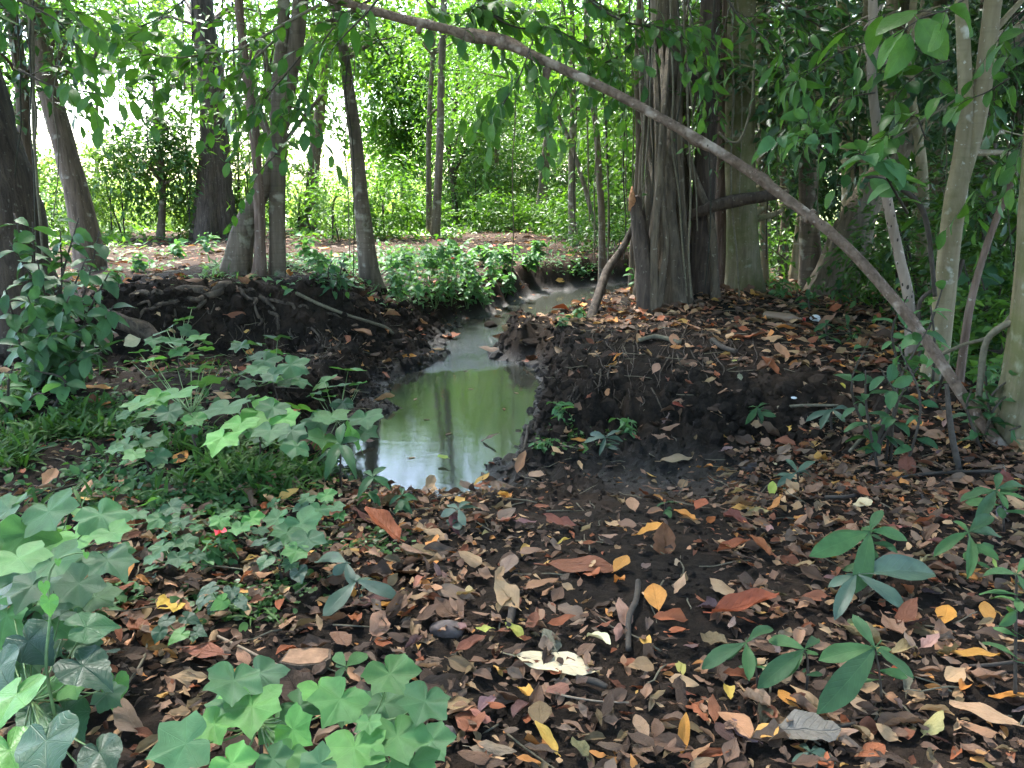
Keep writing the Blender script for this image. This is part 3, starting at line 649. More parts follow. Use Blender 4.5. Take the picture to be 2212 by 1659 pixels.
# --- middle distance
tree('M1', 'paired_tree', 'two slim grey stems side by side beyond the stream, ivy on the thinner one',
     [[(938, 515, 20), (944, 440, 18), (950, 320, 17), (953, 180, 16), (957, 60, 15), (960, -20, 14)], {'p': [(928, 510, 14), (926, 400, 12), (927, 250, 11), (935, 120, 10), (938, -20, 9)], 'part': 'trunk'}], 'bark_grey', H=10,
     crown=[(('top', 0, 0, -0.5), (3, 3, 1.8), 220, 0.15), (px(930, 230, 20), (0.35, 0.35, 1.3), 70, 0.09), (px(1010, 40, 20), (2, 1.5, 0.9), 200), (px(870, 30, 21), (1.6, 1.5, 0.8), 160)], lmat='lf_bright', k=8)
tree('M2', 'ivy_clad_tree', 'small tree wrapped in climbing ivy to the right of the two slim stems',
     [[(985, 470, 14), (978, 380, 13), (968, 300, 12), (985, 220, 10), (990, 120, 9)]], 'bark_dark', Y=24, H=5,
     crown=[(px(980, 340, 24), (0.35, 0.35, 1.4), 100, 0.09), (px(985, 170, 24), (1.4, 1.2, 1.1), 230), (px(1030, 300, 25), (0.7, 0.7, 1.2), 120)], lmat='lf_bright')
tree('M3', 'forked_tree', 'forked grey tree in the middle distance with two arms spreading like a Y',
     [[(1168, 492, 26), (1173, 400, 20), (1182, 310, 18), (1192, 250, 16), (1204, 170, 14), (1212, 60, 12)],
      {'p': [(1170, 420, 15), (1150, 365, 14), (1130, 325, 13), (1098, 275, 11), (1050, 225, 9), (1005, 195, 7)], 'base': False, 'up': False, 'part': 'limb'},
      {'p': [(1172, 400, 11), (1172, 300, 11), (1170, 170, 10), (1168, 40, 8)], 'base': False, 'H': 7, 'part': 'limb'}], 'bark_grey', H=8, seg=12,
     crown=[(('top', 0, 0, 0), (2.4, 2.4, 1.4), 200, 0.14), (px(1060, 150, 21), (1.6, 1.4, 1.0), 220), (px(1180, 90, 22), (1.8, 1.4, 0.9), 260), (px(1260, 170, 22), (1.2, 1.2, 1.1), 180)], lmat='lf_bright')
tree('M4', 'creeper_hung_tree', 'thin pale stem hung with strands of creeper just before the fig cluster',
     [[(1302, 590, 17), (1300, 480, 15), (1294, 380, 14), (1288, 280, 13), (1275, 180, 11), (1268, 60, 10)]], 'bark_grey', Y=12.0, H=5.5,
     crown=[(('top', 0, 0, -0.3), (1.5, 1.5, 0.8), 110, 0.12), (px(1270, 120, 13), (0.8, 0.8, 0.7), 90, 0.11)], lmat='lf_bright')
tree('M5', 'slanting_sapling', 'slanting bare sapling crossing behind the creeper-hung stem',
     [[(1300, 520, 10), (1270, 430, 10), (1240, 330, 9), (1215, 270, 9), (1190, 210, 7)]], 'bark_grey', Y=16, H=3.4, crown=[(('top', -0.3, 0, 0), (0.9, 0.9, 0.6), 60, 0.12)], lmat='lf_bright')
# --- the fig cluster on the right bank
tree('F1', 'strangler_fig', 'strangler fig with fused ropy trunks and hanging aerial roots on the right bank',
     [[(1440, 655, 70), (1440, 560, 52), (1440, 440, 44), (1442, 320, 46), (1442, 180, 52), (1438, 60, 56), (1432, -40, 56)],
      {'p': [(1392, 648, 46), (1396, 560, 38), (1404, 440, 34), (1420, 330, 32), (1424, 240, 26), (1424, 120, 20)], 'up': False, 'part': 'aerial_root'},
      {'p': [(1462, 662, 40, 8.3), (1452, 560, 34, 8.4), (1442, 440, 32, 8.5), (1446, 330, 30, 8.7), (1456, 240, 24, 8.9), (1462, 120, 18, 9)], 'up': False, 'part': 'aerial_root'},
      {'p': [(1550, 655, 20, 8.5), (1542, 590, 18, 8.6), (1536, 480, 17, 8.7), (1500, 380, 15, 8.8), (1470, 280, 12, 8.9)], 'up': False, 'part': 'aerial_root'},
      {'p': [(1418, 660, 22, 8.2), (1430, 560, 16, 8.3), (1420, 420, 15, 8.5), (1400, 300, 13, 8.8), (1398, 100, 12, 9)], 'up': False, 'part': 'aerial_root'},
      {'p': [(1407, 652, 15, 8.49), (1412, 540, 11, 8.54), (1420, 400, 10, 8.61), (1407, 240, 9, 8.69), (1417, 60, 7, 9.0)], 'up': False, 'part': 'aerial_root'},
      {'p': [(1409, 664, 23, 8.21), (1408, 540, 16, 8.26), (1421, 400, 16, 8.33), (1421, 240, 14, 8.41), (1410, 60, 11, 9.0)], 'up': False, 'part': 'aerial_root'},
      {'p': [(1453, 667, 17, 8.78), (1465, 540, 12, 8.83), (1463, 400, 12, 8.90), (1450, 240, 10, 8.98), (1453, 60, 8, 9.0)], 'up': False, 'part': 'aerial_root'},
      {'p': [(1414, 666, 22, 8.03), (1413, 540, 15, 8.08), (1423, 400, 15, 8.15), (1434, 240, 13, 8.23), (1447, 60, 11, 9.0)], 'up': False, 'part': 'aerial_root'},
      {'p': [(1425, 654, 16, 8.72), (1447, 540, 12, 8.77), (1454, 400, 11, 8.84), (1441, 240, 10, 8.92), (1433, 60, 8, 9.0)], 'up': False, 'part': 'aerial_root'},
      {'p': [(1491, 659, 19, 8.39), (1481, 540, 13, 8.44), (1472, 400, 12, 8.51), (1468, 240, 11, 8.59), (1471, 60, 9, 9.0)], 'up': False, 'part': 'aerial_root'},
      {'p': [(1447, 665, 19, 8.81), (1468, 540, 14, 8.86), (1470, 400, 13, 8.93), (1485, 240, 12, 9.01), (1475, 60, 9, 9.0)], 'up': False, 'part': 'aerial_root'},
      {'p': [(1478, 668, 22, 8.87), (1482, 540, 16, 8.92), (1478, 400, 15, 8.99), (1469, 240, 13, 9.07), (1471, 60, 11, 9.0)], 'up': False, 'part': 'aerial_root'},
      {'p': [(1412, 660, 21, 8.06), (1437, 540, 15, 8.11), (1427, 400, 14, 8.18), (1436, 240, 13, 8.26), (1425, 60, 10, 9.0)], 'up': False, 'part': 'aerial_root'},
      {'p': [(1413, 666, 22, 8.69), (1391, 540, 15, 8.74), (1402, 400, 15, 8.81), (1389, 240, 13, 8.89), (1384, 60, 11, 9.0)], 'up': False, 'part': 'aerial_root'},
      {'p': [(1481, 663, 17, 8.88), (1506, 540, 12, 8.93), (1487, 400, 11, 9.00), (1474, 240, 10, 9.08), (1460, 60, 8, 9.0)], 'up': False, 'part': 'aerial_root'},
      {'p': [(1402, 658, 18, 8.37), (1385, 540, 13, 8.42), (1384, 400, 12, 8.49), (1395, 240, 11, 8.57), (1409, 60, 9, 9.0)], 'up': False, 'part': 'aerial_root'}], 'bark_fig', Y=9.0, H=9, seg=30, rough=0.12, flute=0.38, flutes=11, nscale=4, flare=0.35,
     crown=[(px(1370, 130, 9.8), (0.45, 0.4, 0.6), 44, 0.12), (px(1490, 60, 9.9), (0.4, 0.4, 0.5), 34, 0.12), (px(1400, 330, 10.3), (0.3, 0.3, 0.5), 26, 0.11), (('top', 0, 0, 0), (3.2, 3, 1.8), 210, 0.17), (px(1420, 60, 10.5), (0.9, 0.7, 0.5), 70, 0.12)], lmat='lf_mid')
tree('F2', 'straight_dark_tree', 'straight dark speckled trunk next to the strangler fig',
     [[(1512, 668, 60), (1514, 600, 52), (1518, 480, 49), (1524, 340, 46), (1530, 200, 44), (1532, 60, 43), (1536, -40, 42)]], 'bark_dark', Y=8.9, H=9, seg=20, rough=0.08, nscale=5, flare=0.3, crown=[(px(1550, 120, 9.9), (0.3, 0.3, 0.6), 30, 0.12), (px(1480, 200, 8.4), (0.2, 0.2, 0.35), 12, 0.11), (('top', 0.6, 0.5, 0), (2.8, 2.6, 1.5), 160, 0.18)], lmat='lf_mid')
tree('F3', 'mossy_tree', 'straight mossy olive-green trunk, rightmost of the trees on the right bank mound',
     [[(1608, 665, 72), (1606, 600, 64), (1602, 480, 62), (1598, 340, 62), (1600, 180, 62), (1602, 40, 60), (1602, -40, 58)]], 'bark_mossy', Y=9.3, H=9, seg=20, rough=0.06, flare=0.3, crown=[(px(1660, 60, 9.8), (0.5, 0.4, 0.5), 44, 0.14), (px(1560, 330, 10.2), (0.35, 0.3, 0.7), 40, 0.11), (px(1660, 420, 10.4), (0.4, 0.3, 0.6), 44, 0.11), (px(1640, 180, 8.5), (0.2, 0.2, 0.3), 14, 0.12), (px(1680, 250, 9.8), (0.4, 0.4, 0.5), 36, 0.13), (('top', 1.2, 0, 0), (2.6, 2.6, 1.5), 150, 0.18)], lmat='lf_dark')
tree('F4', 'split_trunk', 'short split reddish trunk squeezed between the dark trunk and the mossy trunk',
     [[(1562, 660, 34), (1560, 560, 28), (1556, 440, 26), (1560, 300, 24), (1566, 140, 22), (1570, -20, 20)]], 'bark_red', Y=9.5, H=6, seg=12, rough=0.2, flute=0.3, flutes=5, crown=[(('top', 0, 0, 0), (1.2, 1.2, 0.8), 40, 0.15)], lmat='lf_mid')
for i, (lb, st, Y, mt) in enumerate([('slender pale stem wedged behind the strangler fig, leaning left', [(1478, 640, 20), (1472, 500, 18), (1466, 330, 17), (1474, 150, 16), (1482, -20, 15)], 9.8, 'bark_grey'), ('slender brown stem at the left edge of the fig cluster', [(1366, 620, 18), (1370, 500, 16), (1380, 330, 15), (1376, 150, 14), (1384, -20, 14)], 9.7, 'bark_brown'), ('slender dark stem between the straight dark trunk and the split trunk', [(1545, 640, 18), (1546, 500, 16), (1540, 330, 15), (1550, 150, 15), (1556, -20, 14)], 9.9, 'bark_dark'), ('slender pale stem just right of the mossy trunk', [(1652, 640, 18), (1650, 500, 16), (1644, 330, 15), (1652, 150, 14), (1660, -20, 14)], 10.2, 'bark_pale'), ('slim pale stem between the spotted stem and the leaning fluted trunk', [(1870, 620, 18), (1872, 480, 16), (1862, 330, 15), (1866, 150, 14), (1872, -20, 14)], 10.4, 'bark_pale'), ('slim brown stem left of the spotted stem, deep in the shade', [(1690, 600, 20), (1696, 450, 18), (1690, 300, 17), (1700, 120, 16), (1704, -20, 16)], 11.2, 'bark_brown')]):
    tree('S%d' % i, 'slender_tree', lb, [st], mt, Y=Y, H=6.5, seg=10, rough=0.12, crown=[(('top', 0, 0, 0), (1.2, 1.2, 0.8), 40, 0.15), (px(st[3][0], 120, Y + 0.4), (0.35, 0.35, 0.4), 22, 0.12)], lmat='lf_mid', group='slender stems among the right trees')
# --- right side
tree('R1', 'lichen_tree', 'upright grey tree blotched with pale lichen, behind the fallen pole',
     [[(1752, 655, 48), (1750, 560, 44), (1746, 430, 38), (1744, 320, 36), (1742, 200, 34), (1738, 60, 32), (1736, -20, 32)]], 'bark_grey', Y=10.0, H=7.5, seg=16, rough=0.08, crown=[(px(1800, 110, 9.2), (0.55, 0.45, 0.5), 50, 0.16), (px(1720, 230, 9.2), (0.4, 0.4, 0.5), 36, 0.15), (px(1830, 240, 9.0), (0.5, 0.4, 0.4), 40, 0.16), (('top', 0, 0, 0), (2.2, 2.2, 1.2), 110, 0.17), (px(1700, 90, 10.5), (0.9, 0.8, 0.6), 60, 0.15)], lmat='lf_dark')
tree('R2', 'fluted_tree', 'thick fluted pale trunk leaning far to the right behind the fallen pole',
     [[(1790, 668, 96), (1812, 590, 80), (1846, 490, 72), (1890, 400, 58), (1955, 310, 52), (2040, 235, 46), (2130, 150, 44)]], 'bark_fluted', Y=9.6, H=6, seg=26, rough=0.12, flute=0.5, flutes=9, nscale=4, flare=0.3, crown=[(('top', 1, 0, 0), (2.2, 2.2, 1.2), 120, 0.17)], lmat='lf_dark')
tree('R3', 'spotted_sapling', 'slim pinkish-tan stem covered in dark spots in front of the leaning fluted trunk',
     [[(1975, 760, 26), (1964, 655, 23), (1944, 560, 22), (1922, 460, 21), (1906, 360, 21), (1892, 260, 20), (1882, 150, 19), (1886, 40, 19), (1884, -30, 18)]], 'bark_spotted', Y=6.3, H=5.5, seg=14, rough=0.10, flare=0.2, crown=[(px(1830, 40, 6.9), (0.4, 0.4, 0.3), 24, 0.15), (px(1940, 120, 7.0), (0.35, 0.35, 0.35), 22, 0.15), (('top', 0, 0.4, 0), (1.5, 1.5, 0.8), 60, 0.17)], lmat='lf_dark')
tree('R4', 'crooked_sapling', 'pale crooked sapling between the spotted stem and the forked pale tree',
     [[(2000, 690, 30), (1990, 600, 27), (1994, 500, 25), (1994, 400, 24), (1986, 310, 21), (1972, 230, 19), (1966, 150, 18), (1970, 40, 16)]], 'bark_pale', Y=8.5, H=5, seg=12, rough=0.08, crown=[(px(2010, 60, 9.2), (0.5, 0.4, 0.4), 36, 0.15), (px(2040, 200, 9.6), (0.4, 0.4, 0.4), 30, 0.14), (('top', 0, 0, 0), (1.4, 1.4, 0.8), 60, 0.16)], lmat='lf_dark')
tree('R5', 'forked_pale_tree', 'smooth pale forked tree with white lichen spots near the right edge',
     [[(2002, 900, 54), (2022, 780, 48), (2038, 660, 44), (2050, 540, 44), (2062, 440, 46), (2078, 340, 38), (2086, 230, 30), (2082, 110, 28), (2076, -30, 27)],
      {'p': [(2072, 400, 36), (2092, 330, 36), (2108, 270, 38), (2124, 180, 37), (2136, 80, 36), (2150, -30, 36)], 'base': False, 'H': 6, 'part': 'limb'}], 'bark_pale', Y=5.6, H=6, seg=20, rough=0.04, flare=0.15,
     crown=[(px(2200, 70, 6.4), (0.25, 0.3, 0.3), 16, 0.14), (px(2190, 400, 7.0), (0.3, 0.3, 0.5), 26, 0.13), (('top', 0.3, 0.5, 0.3), (1.8, 1.8, 0.9), 70, 0.18)], lmat='lf_dark')
tree('R6', 'brown_sapling', 'thin bent brown sapling at the far right, beside the forked pale tree',
     [[(2072, 830, 20), (2086, 720, 17), (2100, 640, 16), (2128, 540, 15), (2165, 440, 14), (2215, 320, 13), (2260, 200, 12)]], 'bark_red', Y=5.4, H=4, seg=8, rough=0.1, flare=0.1, crown=[(('top', 0.3, 0, 0), (0.9, 0.9, 0.6), 25, 0.16)], lmat='lf_dark')
tree('R7', 'mossy_base_tree', 'mossy trunk base cut by the right edge where the fallen pole ends',
     [[(2225, 1010, 150), (2232, 900, 128), (2245, 780, 120), (2260, 600, 116), (2275, 300, 112), (2290, 0, 108)]], 'bark_mossy', Y=4.45, H=8, seg=24, rough=0.08, flare=0.35, crown=[(('top', 0, 0, 0), (2.5, 2.5, 1.2), 110, 0.2)], lmat='lf_dark')
BG = [  # dim trunks deeper in the wood on the right, each told apart by what it stands beside
 ('dim grey trunk between the mossy trunk and the lichen tree', [(1655, 585, 34), (1648, 480, 32), (1640, 300, 30), (1646, 60, 30)], 13.0, 'bark_grey'),
 ('slim leaning white-barked stem just left of the lichen tree', [(1708, 640, 18), (1722, 520, 16), (1738, 400, 16), (1760, 250, 15), (1775, 0, 14)], 10.6, 'bark_pale'),
 ('dim fluted trunk deep in shade behind the spotted stem', [(1936, 560, 60), (1930, 430, 54), (1934, 250, 52), (1940, 0, 50)], 12.5, 'bark_fluted'),
 ('broad shaded trunk behind the crooked sapling', [(2010, 580, 66), (2006, 440, 60), (2012, 250, 58), (2020, 0, 56)], 12.0, 'bark_fluted'),
 ('dark trunk behind the fork of the pale tree near the right edge', [(2120, 600, 48), (2126, 420, 44), (2132, 200, 42), (2140, 0, 40)], 11.0, 'bark_dark'),
 ('slim pale trunk deep in the wood behind the leaning fluted trunk', [(1828, 540, 30), (1832, 420, 28), (1826, 250, 27), (1820, 0, 26)], 13.0, 'bark_pale'),
 ('far slim trunk seen between the fig and the creeper-hung stem', [(1345, 500, 16), (1348, 380, 15), (1342, 200, 14), (1336, 0, 13)], 20.0, 'bark_grey'),
 ('thin trunk far back in the gap left of the forked middle tree', [(1075, 480, 12), (1072, 360, 11), (1080, 200, 11), (1084, 0, 10)], 25.0, 'bark_grey'),
]
for i, (lb, st, Y, mt) in enumerate(BG):
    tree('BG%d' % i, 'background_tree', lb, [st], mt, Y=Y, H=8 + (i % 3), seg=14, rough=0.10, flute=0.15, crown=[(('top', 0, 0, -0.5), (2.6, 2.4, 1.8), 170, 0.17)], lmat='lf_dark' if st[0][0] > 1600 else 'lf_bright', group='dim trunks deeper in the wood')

# --- leafy trees that close the view beyond the stream and around the clearing
WALL = [  # label, trunk base px, Y, height, crown clumps [(px, py, dY, rx, rz, twigs)], material
 ('leafy tree closing the view directly behind the forked middle tree', 1140, 33, 7, [(1090, 330, 0, 2.2, 2.2, 330), (1180, 180, 1, 2.6, 2.0, 330), (1120, 50, 0, 2.6, 2.0, 300)], 'lf_mid'),
 ('bright leafy tree filling the gap right of the two slim stems', 1030, 30, 7, [(1010, 250, 0, 1.8, 2.0, 300), (1050, 120, 1, 2.2, 1.6, 280), (1040, 420, 1, 1.5, 1.2, 180)], 'lf_bright'),
 ('drooping bright green tree at the clearing edge, left of the two slim stems', 872, 27, 6, [(862, 210, 0, 1.0, 1.7, 260), (880, 110, 0, 1.5, 1.2, 230), (840, 320, 0, 0.8, 1.0, 110), (800, 60, 0, 1.2, 0.8, 120)], 'lf_bright'),
 ('leafy tree seen between the creeper-hung stem and the fig', 1275, 28, 7, [(1270, 320, 0, 2.0, 2.0, 320), (1310, 150, 0, 2.2, 1.7, 300), (1330, 420, 0, 1.6, 1.2, 200)], 'lf_mid'),
 ('leafy tree glowing behind the strangler fig', 1400, 24, 7, [(1380, 260, 0, 1.6, 1.8, 250), (1420, 90, 0, 2.0, 1.4, 230), (1400, 420, 0, 1.4, 1.0, 150)], 'lf_bright'),
 ('leafy tree seen between the dark trunk and the mossy trunk', 1570, 20, 7, [(1560, 270, 0, 1.3, 1.6, 220), (1580, 100, 0, 1.7, 1.3, 200), (1640, 400, 0, 1.2, 1.2, 160)], 'lf_mid'),
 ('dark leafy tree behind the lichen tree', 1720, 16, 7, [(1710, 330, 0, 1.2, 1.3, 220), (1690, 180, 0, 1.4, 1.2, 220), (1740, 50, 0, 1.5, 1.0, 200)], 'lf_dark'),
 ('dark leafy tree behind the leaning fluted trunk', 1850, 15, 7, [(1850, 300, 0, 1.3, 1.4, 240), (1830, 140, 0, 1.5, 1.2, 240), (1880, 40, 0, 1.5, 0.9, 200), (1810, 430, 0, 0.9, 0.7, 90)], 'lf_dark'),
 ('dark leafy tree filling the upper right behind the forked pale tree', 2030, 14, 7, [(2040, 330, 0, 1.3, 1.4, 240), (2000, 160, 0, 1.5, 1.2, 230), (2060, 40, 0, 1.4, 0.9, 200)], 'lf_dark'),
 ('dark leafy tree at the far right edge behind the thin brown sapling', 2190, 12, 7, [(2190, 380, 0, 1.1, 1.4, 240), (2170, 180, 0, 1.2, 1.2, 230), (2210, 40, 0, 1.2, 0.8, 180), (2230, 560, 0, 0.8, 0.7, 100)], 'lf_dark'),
 ('pale sunlit tree far across the clearing at the top left', 215, 30, 8, [(240, 90, 0, 2.2, 1.7, 260), (330, 60, 0, 1.8, 1.2, 200), (60, 60, 0, 2.2, 1.6, 220)], 'lf_far'),
 ('small leafy tree in front of the clearing, left of the dark furrowed tree', 345, 19, 4.5, [(330, 330, 0, 0.75, 0.55, 120), (300, 270, 0, 0.5, 0.4, 60), (385, 290, 0, 0.5, 0.6, 90), (350, 390, 0, 0.7, 0.35, 70)], 'lf_mid'),
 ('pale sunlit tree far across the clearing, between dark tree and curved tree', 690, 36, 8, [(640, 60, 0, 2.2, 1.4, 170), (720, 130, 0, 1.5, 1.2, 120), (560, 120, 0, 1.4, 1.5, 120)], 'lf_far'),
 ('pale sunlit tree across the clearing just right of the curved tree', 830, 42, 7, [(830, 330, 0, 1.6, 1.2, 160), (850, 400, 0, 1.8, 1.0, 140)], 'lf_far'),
 ('overhanging sunlit tree at the very top left, behind the leaning brown tree', 20, 22, 8, [(40, 130, 0, 1.4, 1.2, 160), (180, 30, 0, 1.7, 0.9, 170), (330, 120, 0, 1.2, 0.7, 110), (20, 300, 0, 0.8, 1.2, 110)], 'lf_bright'),
 ('leafy tree over the clearing edge, its twigs behind the twin-stemmed tree', 545, 24, 7, [(560, 200, 0, 0.8, 1.6, 130), (620, 90, 0, 1.3, 0.9, 130), (700, 220, 0, 0.7, 1.0, 70)], 'lf_bright'),
 ('spreading leafy tree over the stream bend behind the right bank', 1240, 17, 6, [(1230, 60, 0, 1.6, 0.9, 200), (1330, 250, 0, 0.9, 1.0, 130)], 'lf_bright'),
]
for i, (lb, bx, Y, H, cl, mt) in enumerate(WALL):
    by = float(project(np.array([P(bx, 600, Y)[0], Y, 0.1]))[1])
    tree('W%d' % i, 'leafy_tree', lb, [[(bx, by, 330 / Y), (bx + 6 * math.sin(i * 3), by - 2200 / Y, 280 / Y), (bx + 10 * math.sin(i), by - 5000 / Y, 220 / Y)]], 'bark_grey' if mt != 'lf_dark' else 'bark_fig', Y=Y, H=H, seg=10, limbs=5,
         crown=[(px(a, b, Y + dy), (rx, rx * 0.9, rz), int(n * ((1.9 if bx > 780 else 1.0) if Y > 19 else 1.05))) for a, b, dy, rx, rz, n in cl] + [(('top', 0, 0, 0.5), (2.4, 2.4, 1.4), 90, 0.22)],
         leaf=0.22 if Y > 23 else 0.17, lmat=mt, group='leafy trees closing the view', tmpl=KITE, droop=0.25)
DEEP = [('deep forest tree far behind the two slim stems', 990, 50), ('deep forest tree far behind the forked middle tree', 1150, 54), ('deep forest tree far behind the creeper-hung stem', 1290, 50), ('deep forest tree far behind the strangler fig', 1440, 46), ('deep forest tree far behind the mossy trunk', 1600, 42), ('deep forest tree far behind the lichen tree', 1770, 40), ('deep forest tree far behind the leaning fluted trunk', 1930, 38), ('deep forest tree far behind the forked pale tree', 2100, 36)]
for i, (lb, bx, Y) in enumerate(DEEP):
    by = float(project(np.array([P(bx, 600, Y)[0], Y, 0.2]))[1]); s = Y / 45.0
    tree('D%d' % i, 'deep_forest_tree', lb, [[(bx, by, 420 / Y), (bx + 4, by - 2500 / Y, 380 / Y), (bx, by - 6000 / Y, 300 / Y)]], 'bark_brown', Y=Y, H=9, seg=8, limbs=3, leaf=0.34, lmat='lf_mid' if bx < 1500 else 'lf_dark', group='deep forest trees', tl=1.2,
         crown=[(px(bx - 40, 380, Y), (2.6 * s, 2 * s, 1.9 * s), 150), (px(bx + 30, 270, Y + 1), (3.0 * s, 2 * s, 2.2 * s), 170), (px(bx - 20, 120, Y), (3.2 * s, 2 * s, 2.4 * s), 170), (px(bx + 20, 0, Y), (3.2 * s, 2 * s, 2.0 * s), 130)])
# --- bushes along the far edge of the shade and in the clearing
BUSH = [
 ('leafy sapling bush between the leaning brown tree and the small leafy tree', 245, 400, 19, 0.7, 0.9, 120, 'lf_far'), ('tall leafy bush close against the left side of the dark furrowed tree', 405, 400, 19.5, 0.5, 1.1, 100, 'lf_far'), ('tall leafy bush close against the right side of the dark furrowed tree', 525, 380, 20, 0.55, 1.2, 120, 'lf_far'),
 ('leafy bush seen between the twin-stemmed tree and the slender tree', 635, 420, 21, 0.5, 0.8, 80, 'lf_bright'), ('leafy bush just left of the curved tree', 725, 440, 18, 0.45, 0.6, 70, 'lf_bright'), ('leafy bush just right of the curved tree', 835, 440, 19, 0.6, 0.7, 110, 'lf_bright'), ('tall leafy bush behind the ivy-clad tree', 1015, 380, 24, 1.1, 1.3, 200, 'lf_mid'),
 ('tall leafy bush between the ivy-clad and the forked middle tree', 1090, 360, 26, 1.2, 1.5, 230, 'lf_mid'), ('tall leafy bush right behind the forked middle tree', 1225, 370, 25, 1.2, 1.5, 230, 'lf_mid'), ('tall leafy bush filling the gap left of the strangler fig', 1340, 390, 20, 0.8, 1.2, 170, 'lf_mid'), ('leafy bush at the far left behind the dense shrub', 30, 480, 14, 0.8, 0.7, 110, 'lf_mid'),
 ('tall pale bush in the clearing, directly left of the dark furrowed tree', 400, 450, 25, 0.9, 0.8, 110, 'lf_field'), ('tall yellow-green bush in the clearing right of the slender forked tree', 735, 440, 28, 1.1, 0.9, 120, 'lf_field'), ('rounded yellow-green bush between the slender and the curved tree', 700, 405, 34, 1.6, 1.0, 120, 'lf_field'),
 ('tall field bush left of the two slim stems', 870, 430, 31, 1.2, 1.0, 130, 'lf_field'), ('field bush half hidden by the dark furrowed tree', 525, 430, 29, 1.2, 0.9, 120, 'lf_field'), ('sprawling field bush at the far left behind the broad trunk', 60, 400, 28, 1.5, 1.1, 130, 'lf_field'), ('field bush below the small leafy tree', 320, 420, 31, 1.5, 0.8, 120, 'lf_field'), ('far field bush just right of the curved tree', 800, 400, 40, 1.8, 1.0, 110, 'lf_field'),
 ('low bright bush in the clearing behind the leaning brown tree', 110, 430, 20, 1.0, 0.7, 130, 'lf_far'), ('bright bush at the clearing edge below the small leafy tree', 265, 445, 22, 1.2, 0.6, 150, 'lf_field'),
 ('glossy bush at the foot of the dark furrowed tree', 505, 490, 19.5, 0.45, 0.45, 60, 'lf_mid'), ('sunlit bush in the clearing between the leaning tree and the small leafy tree', 210, 380, 27, 1.4, 0.9, 140, 'lf_field'),
 ('bright weedy bush right of the slender forked tree', 720, 475, 22, 0.8, 0.45, 90, 'lf_field'), ('leafy bush at the foot of the two slim stems', 900, 480, 22, 0.8, 0.5, 130, 'lf_bright'),
 ('large bright bush behind the two slim stems', 1000, 440, 27, 1.5, 0.9, 260, 'lf_bright'), ('leafy bush right of the forked middle tree', 1240, 470, 21, 1.2, 0.55, 190, 'lf_bright'),
 ('leafy bush left of the forked middle tree', 1100, 470, 22, 1.0, 0.5, 170, 'lf_bright'), ('pale spreading bush with large leaves deep behind the forked middle tree', 1110, 415, 30, 1.3, 0.8, 150, 'lf_field'),
 ('bush behind the creeper-hung stem', 1330, 480, 19, 0.9, 0.6, 140, 'lf_bright'), ('bush deep in the gap left of the lichen tree', 1690, 480, 15, 0.8, 0.7, 140, 'lf_mid'),
 ('sunlit bush in the far clearing, left of the curved tree', 640, 440, 30, 1.6, 0.6, 110, 'lf_field'), ('low sunlit bush in the far clearing, right of the curved tree', 850, 455, 30, 1.4, 0.5, 130, 'lf_field'),
 ('broad leafy bush behind the bend of the stream', 1330, 520, 15.5, 0.9, 0.5, 130, 'lf_mid'),
 ('dim bush under the dark trees behind the leaning fluted trunk', 1900, 560, 11.5, 0.6, 0.45, 90, 'lf_dark'),
 ('leafy bush at the far right behind the thin brown sapling', 2170, 610, 7.6, 0.55, 0.45, 90, 'lf_mid'),
 ('leafy bush beyond the crooked sapling', 2070, 590, 9.0, 0.55, 0.4, 80, 'lf_mid'),
 ('leafy bush under the upper half of the fallen pole, right of the mossy trunk', 1690, 560, 11.0, 0.6, 0.6, 110, 'lf_mid'), ('leafy bush left of the forked pale tree at knee height', 1960, 520, 8.4, 0.5, 0.5, 90, 'lf_mid'), ('hanging leafy bush at the right edge at mid height', 2185, 480, 7.2, 0.5, 0.7, 110, 'lf_mid'), ('leafy bush low at the right edge behind the arching branch', 2160, 760, 6.0, 0.4, 0.35, 70, 'lf_bright'),
 ('tall dark bush beside the mossy trunk base at the right edge', 2215, 700, 6.2, 0.4, 0.5, 60, 'lf_mid'),
]
def bush(lb, a, b, Y, rx, rz, n, mt, leaf=0.11):
    c = P(a, b, Y); g = float(terrain_at(c[0], c[1])); c[2] = max(c[2], g + 0.35 * rz)
    o = thing('bush', lb, 'bush', (c[0], c[1], g), 'bushes'); r = np.random.default_rng(int(a * 7 + b))
    part('foliage', blob(c, (rx, rx * 0.8, rz), int(n * 1.9), leaf * (1.35 if Y > 18 else 1), k=9, tl=0.45, down=0.0, r=r, shell=0.3, droop=0.25), M[mt], o)
    st = [tube([(c[0] + 0.1 * r.normal(), c[1] + 0.1 * r.normal(), g - 0.05), c + r.normal(size=3) * (0.2 * rx, 0.2 * rx, 0.1 * rz), c + sphere_pts(1, r)[0] * (rx, rx * 0.8, rz) * 0.8 + np.array([0, 0, 0.2 * rz])], [0.02, 0.014, 0.005], n=7, seg=5) for _ in range(7)]
    for s in st[:3]: part('stem', s, M['twig'], o)
for b in BUSH: bush(*b)

